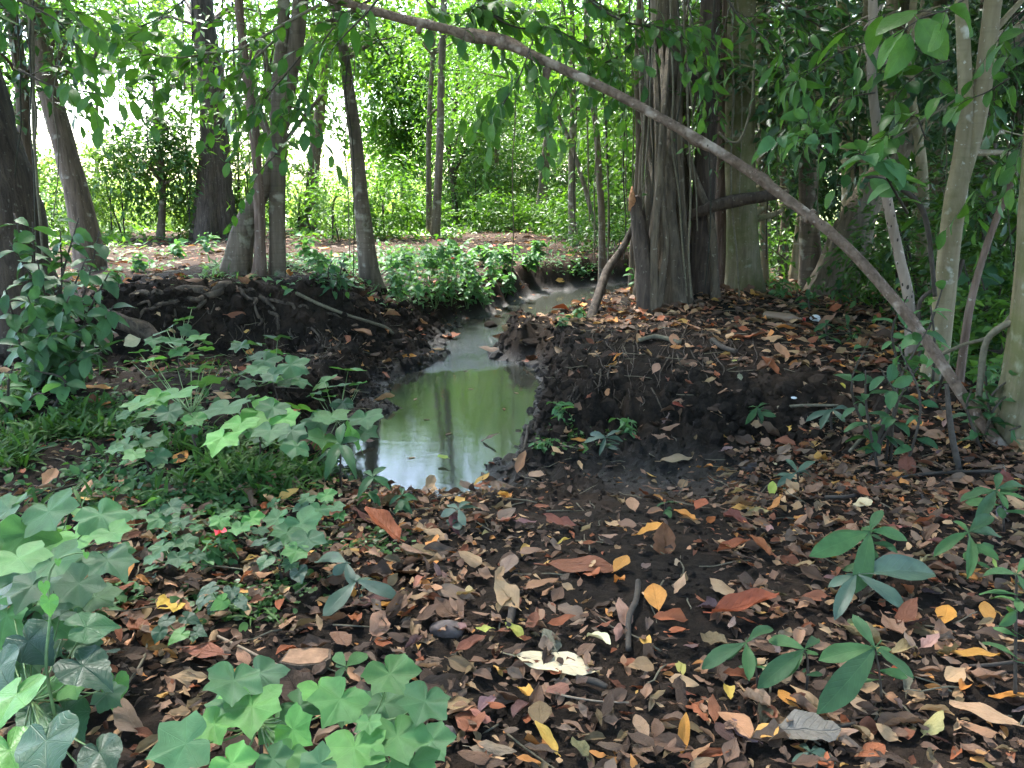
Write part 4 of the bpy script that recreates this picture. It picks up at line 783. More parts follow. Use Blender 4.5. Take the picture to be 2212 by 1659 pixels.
# --- leaf clumps, mostly out of view, added to shade the floor and right wood
def add_shade_canopy(key, clumps, mat='lf_mid', leaf=0.24):
    r = np.random.default_rng(sum(map(ord, key))); o = TREES[key]
    g = join([blob(c, rd, int(n * 1.3), leaf, k=9, tl=0.9, r=r, droop=0.4, shell=0.1) for c, rd, n in clumps])
    part('shade_canopy', g, M[mat], o)
add_shade_canopy('L1', [((-3.5, 4.5, 6.5), (3, 3.5, 1.2), 330), ((-1, 2, 7.5), (3, 3, 1.0), 280), ((-5.5, 7, 5.5), (2.5, 2.5, 1.4), 200), ((-4, 0.5, 6.2), (3, 3, 1.3), 300)])
add_shade_canopy('R7', [((3.0, 3.5, 6.5), (3, 3.5, 1.2), 360), ((4.5, 7, 5.6), (2.6, 2.6, 1.4), 300), ((3.5, 0.0, 6.0), (3, 3, 1.4), 330), ((0.8, -1.0, 7.2), (3, 3, 1.0), 260), ((2.0, 5.5, 7.6), (2.5, 2.5, 0.9), 220), ((5.5, 4.0, 4.6), (1.8, 2.5, 1.2), 180)], 'lf_dark')
add_shade_canopy('F1', [((1.5, 7.5, 7.5), (3, 3, 1.2), 300), ((4.5, 10, 6.5), (3, 3, 1.5), 300), ((0, 10.5, 8.2), (3, 2.5, 1.0), 220)])
add_shade_canopy('L5', [((-2.5, 9, 7.5), (3, 3, 1.2), 240), ((-0.6, 6.2, 8.2), (2.4, 2.4, 0.8), 190), ((-1.5, 3.5, 8.8), (3, 2.5, 0.9), 220)])
add_shade_canopy('R2', [((6.5, 11.5, 6.0), (3.5, 3.5, 2.0), 380), ((8.5, 8.5, 5.0), (3, 3, 2.0), 300)], 'lf_dark')
add_shade_canopy('L4', [((-6.5, 18, 9), (4, 4, 1.6), 300)])
add_shade_canopy('L2', [((-5, 9.5, 7.2), (3, 2.6, 1.1), 280), ((-4.5, 12.5, 8.0), (3.2, 3, 1.2), 280), ((-8, 11, 6.5), (2.6, 3, 1.6), 240)])
add_shade_canopy('L8', [((-1.5, 12.5, 8.4), (3.2, 2.6, 1.0), 240)])
add_shade_canopy('BG2', [((8, 15, 6.5), (4, 4, 2.5), 420)], 'lf_dark')
add_shade_canopy('BG3', [((12, 18, 6.0), (5, 4, 3.2), 480)], 'lf_dark')
add_shade_canopy('BG5', [((6, 19, 7.5), (4, 3.5, 2.0), 340)], 'lf_dark')
add_shade_canopy('BG4', [((11, 11, 4.5), (3.5, 4, 3.0), 420)], 'lf_dark')
# --- unseen trees of the wood around the viewer, added to block light
for i, (x, y, lb) in enumerate([(-5.5, -3.5, 'unseen leafy tree added for shade behind the viewer, on the side of the lobed-leaf plants'), (0.5, -5.5, 'unseen leafy tree added for shade straight behind the viewer'), (5.5, -3.0, 'unseen leafy tree added for shade behind the viewer, on the side of the seedlings'), (-7.0, 2.2, 'unseen leafy tree added for shade beside the viewer, beyond the left plants'), (6.2, 2.0, 'unseen leafy tree added for shade beside the viewer, beyond the right seedlings')]):
    r = np.random.default_rng(900 + i); z = -0.1
    o = thing('unseen_shade_tree', lb, 'tree', (x, y, z), 'unseen shade trees around the viewer')
    part('trunk', tube([(x, y, z - 0.1), (x + 0.1, y, 2.5), (x - 0.1, y + 0.2, 5), (x, y, 8)], [0.22, 0.18, 0.15, 0.08], seg=14, rough=0.1, flare=0.5, seed=i), M['bark_brown'], o)
    part('crown', join([blob((x, y, 6.5), (3, 3, 1.8), 260, 0.24, k=9, tl=0.9, r=r), blob((x, y, 3.2), (2.2, 2.0, 1.7), 200, 0.2, k=9, tl=0.8, r=r), blob((x + r.normal(), y + r.normal(), 1.4), (1.6, 1.4, 1.0), 90, 0.18, k=9, tl=0.7, r=r)]), M['lf_mid'], o)

# ------------------------------------------------------------------ near foliage with single leaves
def leafset(kind, n, w, **kw):
    r = np.random.default_rng(len(kind) * 31 + n); out = []
    for i in range(n):
        k = dict(kw); k['bend'] = kw.get('bend', 0.3) * r.uniform(0.3, 1.6); k['fold'] = kw.get('fold', 0.2) * r.uniform(0.3, 1.7); k['seed'] = i
        out.append(leaf_shape(kind, w * r.uniform(0.85, 1.15), **k))
    return out
def as_meshes(geos, mat, name='leaf'): return [mesh(name, g, M[mat], uv=True) for g in geos]
ELL = leafset('ellipse', 5, 0.50, nl=8, nw=1, bend=0.35, fold=0.25, wave=0.03, serr=0.03)
LAN = leafset('lance', 4, 0.30, nl=8, nw=1, bend=0.4, fold=0.25, wave=0.02)
OBO = leafset('obovate', 5, 0.46, nl=8, nw=2, bend=0.3, fold=0.18, wave=0.03, serr=0.02)
OVA = leafset('ovate', 4, 0.55, nl=8, nw=1, bend=0.4, fold=0.2, wave=0.03, serr=0.05)
LM = {'branch': as_meshes(ELL, 'lf_branch'), 'branch_lance': as_meshes(LAN, 'lf_branch'), 'shrub': as_meshes(ELL[:3] + OVA[:2], 'lf_shrub'), 'seedling': as_meshes(OBO, 'lf_seedling'),
      'grey': as_meshes(OBO, 'lf_grey'), 'ovate': as_meshes(OVA, 'lf_shrub'), 'herb': as_meshes(OVA[:2] + ELL[:2], 'lf_herb')}
def put_leaf(parent, meshes, base, direction, up, length, r, width=1.0, name='leaf', origin=None):
    o = add(name, meshes[int(r.integers(len(meshes)))], parent)
    Mx = frames(np.asarray(direction, float)[None], np.asarray(up, float)[None], np.array([[length * width, length, length]]))[0]
    set_matrix(o, Mx, np.asarray(base, float) - np.array(parent.location if origin is None else origin)); return o

def leafy_branch(label, path, leaf_px, side=5, wpx=6, kind='branch', droop=0.3, spacing=0.6, twig=(0.25, 0.6), mat='twig', seed=0, cat='branch', name='leafy_branch', back=0.5, density=1.0):
    """path [(px, py, Y)...] from the bough outward."""
    r = np.random.default_rng(seed + len(label))
    q = np.array(path, float); w = P(q[:, 0], q[:, 1], q[:, 2]); f = project(w)[2]
    L = leaf_px / FPX * f.mean()
    c, rad = resample(w, np.linspace(wpx, wpx * 0.35, len(w)) / 2 / FPX * f, 24)
    o = thing(name, label, cat, w[0]); holders = []; holders.append(part('stem', tube(w, np.linspace(wpx, wpx * 0.35, len(w)) / 2 / FPX * f, n=20, seg=6, rough=0.1), M[mat], o))
    runs = [c[3:]]
    tw = []
    total = np.linalg.norm(np.diff(c, axis=0), axis=1).sum()
    for i in range(int(side * 1.25)):
        k = int(r.integers(2, 23)); d = unit(c[min(k + 1, 23)] - c[k - 1]); s = unit(np.cross(d, [0, 0, 1.0])) * (1 if i % 2 else -1)
        d2 = unit(d * 0.7 + s * r.uniform(0.2, 0.9) + np.array([0, 0, r.uniform(-0.4, 0.5)]) + 0.2 * r.normal(size=3)); l = r.uniform(*twig)
        p = np.array([c[k], c[k] + d2 * l * 0.5 + np.array([0, 0, 0.03 * l]), c[k] + d2 * l - np.array([0, 0, 0.14 * l])])
        tw.append(tube(p, [rad[k] * 0.5, rad[k] * 0.35, rad[k] * 0.2], n=8, seg=5)); runs.append(resample(p, [1, 1, 1], 14)[0])
    for t in tw: holders.append(part('twig', t, M[mat], o))
    for ri, run in enumerate(runs):
        l = np.linalg.norm(np.diff(run, axis=0), axis=1).sum(); n = max(2, int(l / (L * spacing) * density))
        for j in range(n):
            s = (j + 0.7) / n * (len(run) - 1); k = min(int(s), len(run) - 2); b = run[k] + (run[k + 1] - run[k]) * (s - k)
            d = unit(run[k + 1] - run[k]); sd = unit(np.cross(d, [0, 0, 1.0]) + 0.2 * r.normal(size=3)) * (1 if j % 2 else -1)
            dd = unit(d * 0.55 + sd * 0.8 + np.array([0, 0, -droop * r.uniform(0.3, 1.7)]) + 0.2 * r.normal(size=3))
            if j == n - 1: dd = unit(d + np.array([0, 0, -droop * 0.5]))
            put_leaf(holders[ri], LM[kind], b, dd, unit(np.array([0, 0, 1.0]) + 0.45 * r.normal(size=3)), L * r.uniform(0.65, 1.15), r, origin=w[0])
    return o
BR = [
 ('dark large-leaved branch hanging in front of the broad trunk at the top left corner', [(-30, -30, 5), (60, 10, 5), (130, 50, 5), (170, 110, 5)], 52, 6, {'droop': 0.9}),
 ('leafy branch hanging beside the leaning brown tree on the left', [(40, 150, 6), (110, 185, 6), (170, 195, 6), (225, 205, 6)], 42, 4, {'droop': 0.6}),
 ('long leafy branch reaching left from the twin-stemmed tree across the dark tree', [(690, 10, 6.3), (600, 60, 6.2), (520, 105, 6), (450, 115, 5.9), (370, 125, 5.8), (270, 100, 5.8)], 38, 14, {'wpx': 7, 'mat': 'vine'}),
 ('drooping leafy spray in front of the dark furrowed tree', [(590, 90, 6.5), (520, 150, 6.4), (460, 175, 6.3), (400, 190, 6.2), (330, 170, 6.2)], 38, 10, {'wpx': 5, 'mat': 'vine'}),
 ('spray of leaves in front of the thin reddish stem', [(650, 120, 6.6), (610, 170, 6.5), (575, 210, 6.4), (545, 270, 6.4)], 36, 6, {'wpx': 4, 'droop': 0.7}),
 ('spray of leaves right of the twin-stemmed tree', [(720, 60, 6.4), (680, 120, 6.3), (655, 200, 6.3), (640, 260, 6.2)], 40, 8, {'wpx': 4}),
 ('hanging spray of long narrow leaves under the high end of the fallen pole', [(830, -20, 4.6), (790, 30, 4.5), (750, 70, 4.5), (715, 110, 4.5)], 72, 3, {'kind': 'branch_lance', 'droop': 1.2, 'twig': (0.1, 0.2)}),
 ('upper leafy branch over the stream, left half of the top edge', [(1010, -30, 6.5), (1060, 30, 6.4), (1120, 60, 6.4), (1190, 60, 6.3), (1250, 90, 6.3)], 42, 13, {'wpx': 6}),
 ('leafy branch hanging before the strangler fig at the top', [(1240, -30, 6.6), (1300, 20, 6.5), (1360, 50, 6.4), (1430, 60, 6.4), (1490, 90, 6.4)], 40, 12, {'wpx': 6}),
 ('cluster of dark leaves dangling just under the fallen pole above the stream', [(1150, 90, 6.0), (1120, 170, 5.9), (1085, 230, 5.9), (1060, 300, 5.9)], 44, 8, {'droop': 1.0, 'wpx': 4}),
 ('small spray of leaves dangling beside the dark cluster under the pole', [(1230, 110, 6.4), (1215, 170, 6.3), (1190, 225, 6.3), (1180, 270, 6.3)], 34, 4, {'droop': 1.0, 'wpx': 3}),
 ('leafy spray in front of the creeper-hung stem above the pole', [(1300, 60, 7.0), (1320, 120, 7.0), (1330, 160, 7.0), (1350, 200, 7.0)], 34, 6, {'droop': 0.9, 'wpx': 3}),
 ('drooping leafy branch in front of the mossy trunk', [(1560, -20, 6.2), (1600, 40, 6.1), (1650, 80, 6.0), (1690, 130, 6.0), (1720, 200, 6.0)], 48, 9, {'wpx': 5, 'kind': 'branch_lance'}),
 ('dark leafy branch across the top right behind the spotted stem', [(1650, -20, 7.4), (1740, 40, 7.3), (1820, 70, 7.2), (1900, 80, 7.2)], 46, 14, {'wpx': 5, 'kind': 'branch_lance'}),
 ('dark leafy branch hanging above the leaning fluted trunk', [(1960, 60, 7.8), (1880, 130, 7.6), (1800, 190, 7.4), (1720, 240, 7.4)], 46, 14, {'wpx': 5, 'kind': 'branch_lance'}),
 ('branch of very large leaves at the top between the spotted stem and the pale tree', [(2120, -30, 4.2), (2050, 20, 4.2), (1990, 40, 4.2), (1930, 80, 4.2)], 105, 3, {'wpx': 6, 'droop': 0.5, 'kind': 'branch'}),
 ('branch with a rosette of pale blue-green leaves left of the spotted stem', [(1960, 460, 5.4), (1925, 400, 5.2), (1895, 350, 5.0), (1850, 330, 4.9)], 72, 4, {'kind': 'herb', 'wpx': 7, 'droop': 0.15, 'twig': (0.05, 0.12), 'spacing': 0.3}),
 ('twig of pale leaves just above the fallen pole, right of the mossy trunk', [(1790, 330, 5.4), (1740, 300, 5.3), (1690, 300, 5.2), (1640, 330, 5.2)], 58, 3, {'kind': 'herb', 'wpx': 4, 'twig': (0.08, 0.2), 'droop': 0.3, 'spacing': 0.6}),
 ('twig with two upright round leaves between the lichen tree and the spotted stem', [(1770, 330, 5.6), (1765, 290, 5.6), (1750, 260, 5.6), (1745, 235, 5.6)], 46, 3, {'kind': 'herb', 'wpx': 4, 'twig': (0.06, 0.15), 'droop': -0.1}),
 ('drooping leafy twig in front of the forked pale tree', [(2180, 170, 4.8), (2130, 200, 4.8), (2090, 215, 4.8), (2060, 235, 4.8)], 58, 1, {'wpx': 4, 'droop': 0.7}),
 ('dark leafy branch at the top right corner', [(2260, -30, 4.8), (2215, 20, 4.8), (2180, 50, 4.8), (2150, 100, 4.8)], 60, 3, {'wpx': 5, 'droop': 0.7}),
 ('twig of leaves right of the spotted stem at mid height', [(2000, 300, 5.5), (1975, 250, 5.5), (1935, 290, 5.5), (1900, 300, 5.5)], 56, 4, {'wpx': 4}),
 ('leafy twig dangling at the right edge beside the thin brown sapling', [(2250, 240, 5.2), (2210, 300, 5.2), (2180, 350, 5.2), (2170, 400, 5.2)], 52, 5, {'wpx': 4, 'droop': 0.8}),
]
BR += [
 ('leafy twig fanning across the top left between the leaning tree and the dark tree', [(420, -20, 6.5), (360, 30, 6.4), (290, 60, 6.3), (220, 60, 6.2)], 40, 7, {'wpx': 4}),
 ('small leafy twig in front of the curved tree at the top', [(840, 120, 6.6), (800, 60, 6.5), (760, 30, 6.5), (700, 20, 6.4)], 40, 5, {'wpx': 4}),
 ('leafy twig low beside the thin reddish stem', [(600, 330, 7.4), (575, 355, 7.3), (555, 380, 7.3), (545, 410, 7.2)], 30, 2, {'wpx': 3}),
 ('dense leafy twig above the middle of the fallen pole', [(1400, 40, 6.8), (1350, 110, 6.7), (1300, 140, 6.6), (1260, 170, 6.6)], 38, 9, {'wpx': 4}),
 ('leafy twig at the top centre above the two slim stems', [(900, -30, 6.6), (940, 20, 6.5), (1000, 30, 6.5), (1060, 10, 6.4)], 42, 8, {'wpx': 4}),
 ('hanging leafy twig in front of the straight dark trunk', [(1480, -20, 6.9), (1500, 60, 6.8), (1520, 120, 6.8), (1525, 200, 6.8)], 38, 7, {'wpx': 4, 'droop': 0.6}),
 ('spray of long dark leaves left of the spotted stem near the top', [(1880, 90, 6.0), (1820, 110, 5.9), (1760, 150, 5.9), (1700, 190, 5.8)], 62, 7, {'wpx': 4, 'kind': 'branch_lance', 'droop': 0.6}),
 ('spray of long dark leaves above the rosette of pale leaves', [(1890, 200, 6.2), (1840, 210, 6.1), (1790, 240, 6.1), (1740, 270, 6.1)], 58, 7, {'wpx': 4, 'kind': 'branch_lance', 'droop': 0.5}),
 ('shaded leafy spray between the spotted stem and the forked pale tree', [(2050, 130, 6.4), (2000, 150, 6.3), (1960, 180, 6.2), (1930, 220, 6.2)], 50, 4, {'wpx': 4}),
 ('shaded leafy spray at the right edge above the thin brown sapling', [(2240, 60, 6.0), (2190, 110, 6.0), (2150, 170, 6.0), (2150, 260, 6.0)], 50, 8, {'wpx': 4}),
 ('leafy spray behind the forked pale tree at mid height', [(2240, 420, 6.6), (2180, 430, 6.6), (2120, 450, 6.6), (2090, 480, 6.6)], 44, 7, {'wpx': 4}),
]
for i, (lb, path, lp, sd, kw) in enumerate(BR):
    leafy_branch(lb, path, lp, sd, seed=100 + i * 7, **kw)

# --- plants that stand on the ground
def plane_hit(px_, py_, z):
    d = ray(px_, py_); return EYE + d * ((z - EYE[2]) / d[..., 2])[..., None]
def seedling(label, base, node, tips, kind='seedling', wpx=6, width=1.0, extra=0, extra_px=40, seed=0, name='seedling', cat='plant', group='seedlings on the forest floor', smat='twig'):
    """A stem from the ground at base (px) to node (px), with one leaf towards each tip (px)."""
    r = np.random.default_rng(seed + int(base[0])); b = ground_hit(*base)[0]
    n = P(node[0], node[1], b[1] - 0.02); n[2] = max(n[2], b[2] + 0.03)
    f = project(n)[2]; o = thing(name, label, cat, b, group)
    part('stem', tube([b - [0, 0, 0.03], (b + n) / 2 + 0.01 * r.normal(size=3), n], np.array([wpx, wpx * 0.8, wpx * 0.6]) / 2 / FPX * f, n=8, seg=6), M[smat], o)
    for (tx, ty) in tips:
        t = plane_hit(np.array(tx, float), np.array(ty, float), n[2] - 0.02); dy = t[1] - n[1]
        lim = 0.22
        if ty < node[1] - 12: t = P(tx, ty, n[1] + min(abs(dy), 0.09))
        elif abs(dy) > lim: t = P(tx, ty, n[1] + math.copysign(lim, dy))
        v = t - n; l = np.linalg.norm(v); up = unit(np.array([0, -0.35, 1.0]) + 0.25 * r.normal(size=3))
        pl = math.hypot(tx - project(n)[0], ty - project(n)[1]) / FPX * f
        put_leaf(o, LM[kind], n, v, up, l, r, width * float(np.clip(pl / l * 1.05, 0.5, 1)))
    for i in range(extra):
        a = r.uniform(0, 6.28); h = r.uniform(0.3, 0.95); p = b + (n - b) * h; l = extra_px / FPX * f * r.uniform(0.6, 1.1)
        put_leaf(o, LM[kind], p, (math.cos(a), math.sin(a), r.uniform(-0.3, 0.4)), unit(np.array([0, -0.2, 1.0]) + 0.3 * r.normal(size=3)), l, r, width)
    return o
SD = [
 ('four-leaved seedling with broad leaves standing tallest in the right foreground litter', (1908, 1520), (1890, 1399), [(1843, 1318), (1768, 1414), (1982, 1453), (1793, 1528)], {'extra': 3, 'extra_px': 60}),
 ('seedling with drooping olive leaves just left of the tall four-leaved seedling', (1742, 1490), (1738, 1402), [(1655, 1370), (1647, 1470), (1778, 1364), (1702, 1452)], {'extra': 1}),
 ('low seedling with slim light green leaves beside the red-orange curled leaf', (1640, 1490), (1612, 1388), [(1515, 1427), (1677, 1330), (1622, 1458), (1568, 1416)], {}),
 ('bushy seedling with a hanging torn leaf behind the tall four-leaved seedling', (1905, 1260), (1878, 1148), [(1768, 1164), (1970, 1155), (1866, 1270), (1762, 1190), (1905, 1090)], {'extra': 6, 'extra_px': 70}),
 ('seedling with greyish lower leaves at the foot of the bushy seedling', (1870, 1300), (1850, 1240), [(1790, 1260), (1808, 1312), (1966, 1300), (2038, 1210)], {'kind': 'grey'}),
 ('seedling with a star of leaves left of the right edge', (2105, 1240), (2092, 1150), [(2020, 1180), (2180, 1140), (2115, 1220), (2060, 1110), (2150, 1100)], {'extra': 3, 'extra_px': 60}),
 ('tiny rosette seedling near the bottom edge between orange leaves', (1752, 1640), (1750, 1624), [(1722, 1595), (1708, 1642), (1815, 1640), (1770, 1658), (1780, 1600)], {'kind': 'grey'}),
 ('tall stem with stacked pairs of leaves cut by the right edge', (2196, 1520), (2196, 1240), [(2108, 1222), (2230, 1190), (2240, 1290)], {'extra': 9, 'extra_px': 85, 'wpx': 9}),
 ('rosette of dusky leaves in front of the small crossing branches', (1722, 1062), (1722, 1020), [(1680, 1042), (1760, 985), (1765, 1015), (1700, 985)], {'kind': 'grey', 'extra': 2}),
 ('dusky seedling with long side leaves on the litter right of the dark hump', (1800, 930), (1798, 885), [(1742, 898), (1850, 872), (1770, 912), (1825, 905)], {'kind': 'grey', 'extra': 2}),
 ('bright large-leaved plant at the right edge above the star seedling', (2170, 1150), (2152, 1058), [(2072, 1070), (2160, 1012), (2225, 1030), (2180, 1090), (2120, 1110)], {'extra': 4, 'extra_px': 70}),
 ('small bright sprout on the litter in front of the dark hump', (1640, 915), (1636, 880), [(1620, 905), (1662, 862), (1608, 872), (1650, 905)], {}),
 ('dusky broad-leaved sprout on the mud right of the near water', (1312, 985), (1308, 945), [(1258, 950), (1352, 945), (1300, 970), (1340, 920), (1270, 930)], {'kind': 'grey', 'extra': 3}),
 ('dusty four-leaved seedling at the near end of the stream', (985, 1150), (990, 1100), [(948, 1110), (1040, 1085), (1000, 1130), (1015, 1070), (965, 1082)], {'kind': 'grey', 'width': 1.2}),
 ('seedling with one large drooping leaf left of the purple-brown leaf', (745, 1270), (748, 1215), [(672, 1185), (762, 1255), (720, 1240)], {'kind': 'grey', 'width': 1.3}),
 ('seedling with chewed grey leaves beside the purple-brown leaf', (790, 1300), (770, 1255), [(862, 1280), (700, 1320), (812, 1240)], {'kind': 'grey'}),
 ('small glossy seedling in front of the wood block', (748, 1470), (748, 1440), [(715, 1400), (795, 1400), (770, 1465), (722, 1465)], {'width': 1.2}),
 ('leafy herb at the left edge of the near water', (735, 1060), (735, 960), [(700, 1010), (770, 1000), (690, 950), (780, 940), (735, 905)], {'extra': 8, 'extra_px': 60, 'kind': 'shrub'}),
 ('leafy herb with pointed leaves at the near tip of the water', (800, 1100), (805, 1030), [(770, 1060), (850, 1045), (780, 1005), (835, 1000)], {'extra': 6, 'extra_px': 45, 'kind': 'shrub'}),
 ('low leafy herb right of the glossy heart-leaved sprout', (870, 1110), (868, 1070), [(835, 1085), (905, 1075), (870, 1040)], {'extra': 3, 'kind': 'shrub'}),
 ('sprout with spear leaves on the right litter beside the pale dry leaf', (1440, 1105), (1440, 1085), [(1415, 1090), (1465, 1078)], {}),
 ('seedling with pale green leaves below the fallen pole', (1960, 690), (1955, 650), [(1925, 660), (1990, 640), (1950, 620)], {'extra': 4, 'extra_px': 40}),
 ('seedling at the foot of the leaning fluted trunk', (1815, 668), (1812, 625), [(1790, 640), (1838, 630), (1812, 595)], {'extra': 5, 'extra_px': 30, 'kind': 'shrub'}),
 ('broad leaved seedling against the shade right of the bottle', (1750, 670), (1745, 645), [(1720, 640), (1775, 645), (1745, 620)], {'extra': 4, 'extra_px': 28, 'kind': 'shrub'}),
 ('leafy seedling in front of the bottle', (1790, 735), (1785, 700), [(1760, 710), (1812, 705), (1790, 680)], {'extra': 5, 'extra_px': 32, 'kind': 'shrub'}),
 ('pale leafy seedling between bottle and fallen pole', (1835, 740), (1830, 705), [(1805, 705), (1860, 700), (1832, 675)], {'extra': 5, 'extra_px': 34}),
]
for i, (lb, b, n, tips, kw) in enumerate(SD):
    kw.setdefault('width', 0.78); kw['extra'] = kw.get('extra', 0) + 3; seedling(lb, b, n, tips, seed=i, **kw)

def shrub(label, base, stems, leaf_px, kind='shrub', n_leaf=14, seed=0, wpx=7, droop=0.3, name='shrub', mat='twig', spread=1.0):
    """stems: tips in px (with an optional Y offset); leaves spiral up the outer two thirds of each stem."""
    r = np.random.default_rng(seed); b = ground_hit(*base)[0]; o = thing(name, label, 'shrub', b)
    for s in stems:
        t = P(s[0], s[1], b[1] + (s[2] if len(s) > 2 else 0)); f = project(t)[2]; L = leaf_px / FPX * f
        b2 = b + np.array([r.normal() * 0.06, r.normal() * 0.06, -0.04])
        m = b2 + (t - b2) * 0.5 + np.array([0.06 * r.normal(), 0.06 * r.normal(), 0.08])
        g = [b2, m, t]; sm = part('stem', tube(g, np.array([wpx, wpx * 0.8, wpx * 0.4]) / 2 / FPX * f, n=12, seg=6), M[mat], o)
        run = resample(np.array(g), [1, 1, 1], 30)[0]; nl = n_leaf
        for j in range(nl):
            k = int(6 + 23 * (j + 0.5) / nl); d = unit(run[min(k + 1, 29)] - run[k - 1]); a = j * 2.4 + r.uniform(0, 0.6)
            s1 = unit(np.cross(d, [0.3, 0.2, 1])); s2 = np.cross(d, s1); out = s1 * math.cos(a) + s2 * math.sin(a)
            put_leaf(sm, LM[kind], run[k], unit(out * spread + d * 0.35 + np.array([0, 0, -droop * r.uniform(0, 2)])), unit(np.array([0, -0.15, 1.0]) + 0.35 * r.normal(size=3)), L * r.uniform(0.6, 1.15), r, origin=b)
    return o
shrub('dense dark green shrub on the left edge in front of the broad trunk', (95, 830), [(20, 520), (80, 560, -0.3), (130, 500, 0.1), (170, 470, 0.2), (215, 500), (185, 560, -0.4), (60, 640, -0.5), (150, 640, -0.5), (235, 590, -0.2), (10, 620, -0.3), (110, 720, -0.7), (40, 740, -0.6), (190, 700, -0.5), (245, 660, -0.3), (30, 460, 0.2), (70, 480, 0), (220, 760, -0.5)], 54, n_leaf=21, seed=4, droop=0.45)
shrub('paler shrub with upright leafy tips at the left edge below the dark shrub', (50, 905), [(30, 790, -0.1), (75, 800), (5, 830, -0.2), (95, 850, -0.2)], 48, n_leaf=8, seed=5, kind='herb')
shrub('wiry shrub with leaves in tufts leaning under the fallen pole', (1905, 1010), [(1880, 730), (1940, 745), (1985, 790, 0.1), (1905, 800, -0.2), (2010, 700, 0.2), (1870, 800, -0.1)], 52, n_leaf=9, seed=6)
shrub('leafy shrub behind the forked pale tree at the right', (2110, 760), [(2080, 560), (2140, 530), (2180, 570, 0.1), (2120, 600, -0.2), (2200, 620)], 62, n_leaf=8, seed=7)
shrub('shrub with serrated leaves at the right edge above the pole end', (2150, 960), [(2100, 840), (2180, 850), (2215, 800), (2130, 790, 0.2), (2180, 930, -0.2)], 54, n_leaf=7, seed=8)
shrub('leggy shrub standing under the pole beside the forked pale tree', (1985, 850), [(1960, 640), (2010, 660), (1940, 700, -0.1), (2040, 610, 0.2)], 46, n_leaf=8, seed=9, kind='herb')
shrub('leafy shrub at the foot of the curved tree', (735, 640), [(720, 560), (745, 555), (750, 600, -0.1), (700, 590), (725, 610, -0.1)], 24, n_leaf=14, seed=10, wpx=4)
shrub('small shrub beside the thin brown sapling on the right', (2095, 700), [(2070, 640), (2110, 620), (2140, 660)], 36, n_leaf=9, seed=11, kind='herb', wpx=4)

# --- broad lobed-leaf plants of the left foreground
MAL = [mesh('leaf', radial_leaf(LOBED, rings=4, fine=2, cup=0.04 + 0.05 * (i % 3), wave=0.03 + 0.02 * (i % 4), seed=i, droop=0.10 + 0.09 * (i % 4), serr=0.008), M['lf_mallow'], uv=True) for i in range(7)]
HRT = [mesh('leaf', radial_leaf(HEART, cup=0.06, wave=0.03, seed=i, rings=4, fine=3, droop=0.28), M['lf_heart'], uv=True) for i in range(3)]
def broad_plant(label, base, leaves, height, name='mallow_plant', meshes=None, palette='pale', seed=0, group=None, tilt=0.35, by=None, more=0.6):
    """leaves: (px, py, radius_px[, height above the ground]); each blade is carried by its own stalk from the main stem."""
    meshes = meshes or MAL; r = np.random.default_rng(seed)
    b = ground_hit(*base)[0] if by is None else np.array([P(base[0], 900, by)[0], by, float(terrain_at(P(base[0], 900, by)[0], by))])
    o = thing(name, label, 'plant', b, group)
    leaves = list(leaves) + [(l[0] + l[2] * r.normal(), l[1] + l[2] * (0.5 + 0.5 * r.random()), l[2] * r.uniform(0.5, 0.85), height * r.uniform(0.3, 0.65)) for l in leaves if r.random() < more]
    cs = []
    for l in leaves:
        h = l[3] if len(l) > 3 else height * r.uniform(0.75, 1.1)
        c = plane_hit(np.array(l[0], float), np.array(l[1], float), b[2] + h)
        if abs(c[1] - b[1]) > 0.75: c = P(l[0], l[1], b[1] + math.copysign(0.75, c[1] - b[1]))
        cs.append(c)
    cs = np.array(cs); top = b + np.array([0, 0, height * 0.55]) + (cs.mean(0) - b) * np.array([0.45, 0.45, 0])
    part('stem', tube([b - [0, 0, 0.04], (b + top) / 2 + 0.015 * r.normal(size=3), top], [0.006, 0.005, 0.004], n=8, seg=6), M['twig'], o)
    for l, c in zip(leaves, cs):
        f = project(c)[2]; R = l[2] / FPX * f * 1.12
        out = c - top; out[2] = 0; out = unit(out + 0.02 * r.normal(size=3) * np.array([1, 1, 0]) + np.array([0, -0.06, 0]))
        up = unit(np.array([0, 0, 1.0]) + out * tilt * r.uniform(0.2, 1.2) + 0.2 * r.normal(size=3) + np.array([0, -0.25, 0]))
        d = unit(out + np.array([0.5 * r.normal(), 0.5 * r.normal(), -0.2]))
        if palette == 'pale':
            k = r.random(); cc = (0.062, 0.140, 0.060) if k < 0.45 else (0.080, 0.185, 0.060) if k < 0.7 else (0.045, 0.098, 0.050) if k < 0.9 else (0.10, 0.25, 0.06)
        else:
            k = r.random(); cc = (0.026, 0.064, 0.034) if k < 0.6 else (0.036, 0.095, 0.038) if k < 0.85 else (0.07, 0.18, 0.04)
        Mx = frames(d[None], up[None], np.array([R]))[0]; st = c - Mx[:, 2] * 0.01
        pt = part('petiole', tube([top, (top + st) / 2 - np.array([0, 0, 0.02]), st], [0.0028, 0.0024, 0.002], n=7, seg=5), M['twig_green'], o)
        lf = add('leaf', meshes[int(r.integers(len(meshes)))], pt, color=tuple(x * k2 for x, k2 in zip(cc, np.full(3, r.uniform(0.95, 1.35))))); set_matrix(lf, Mx, c - b)
    return o
broad_plant('pale lobed-leaf plant in the bottom centre-left foreground, right half of its clump', (800, 1640), [(735, 1510, 62), (842, 1455, 60), (918, 1515, 58), (858, 1590, 70), (765, 1615, 70), (797, 1560, 28), (890, 1645, 60), (690, 1650, 45), (830, 1520, 60, 0.2), (930, 1600, 50, 0.2)], 0.34, seed=1)
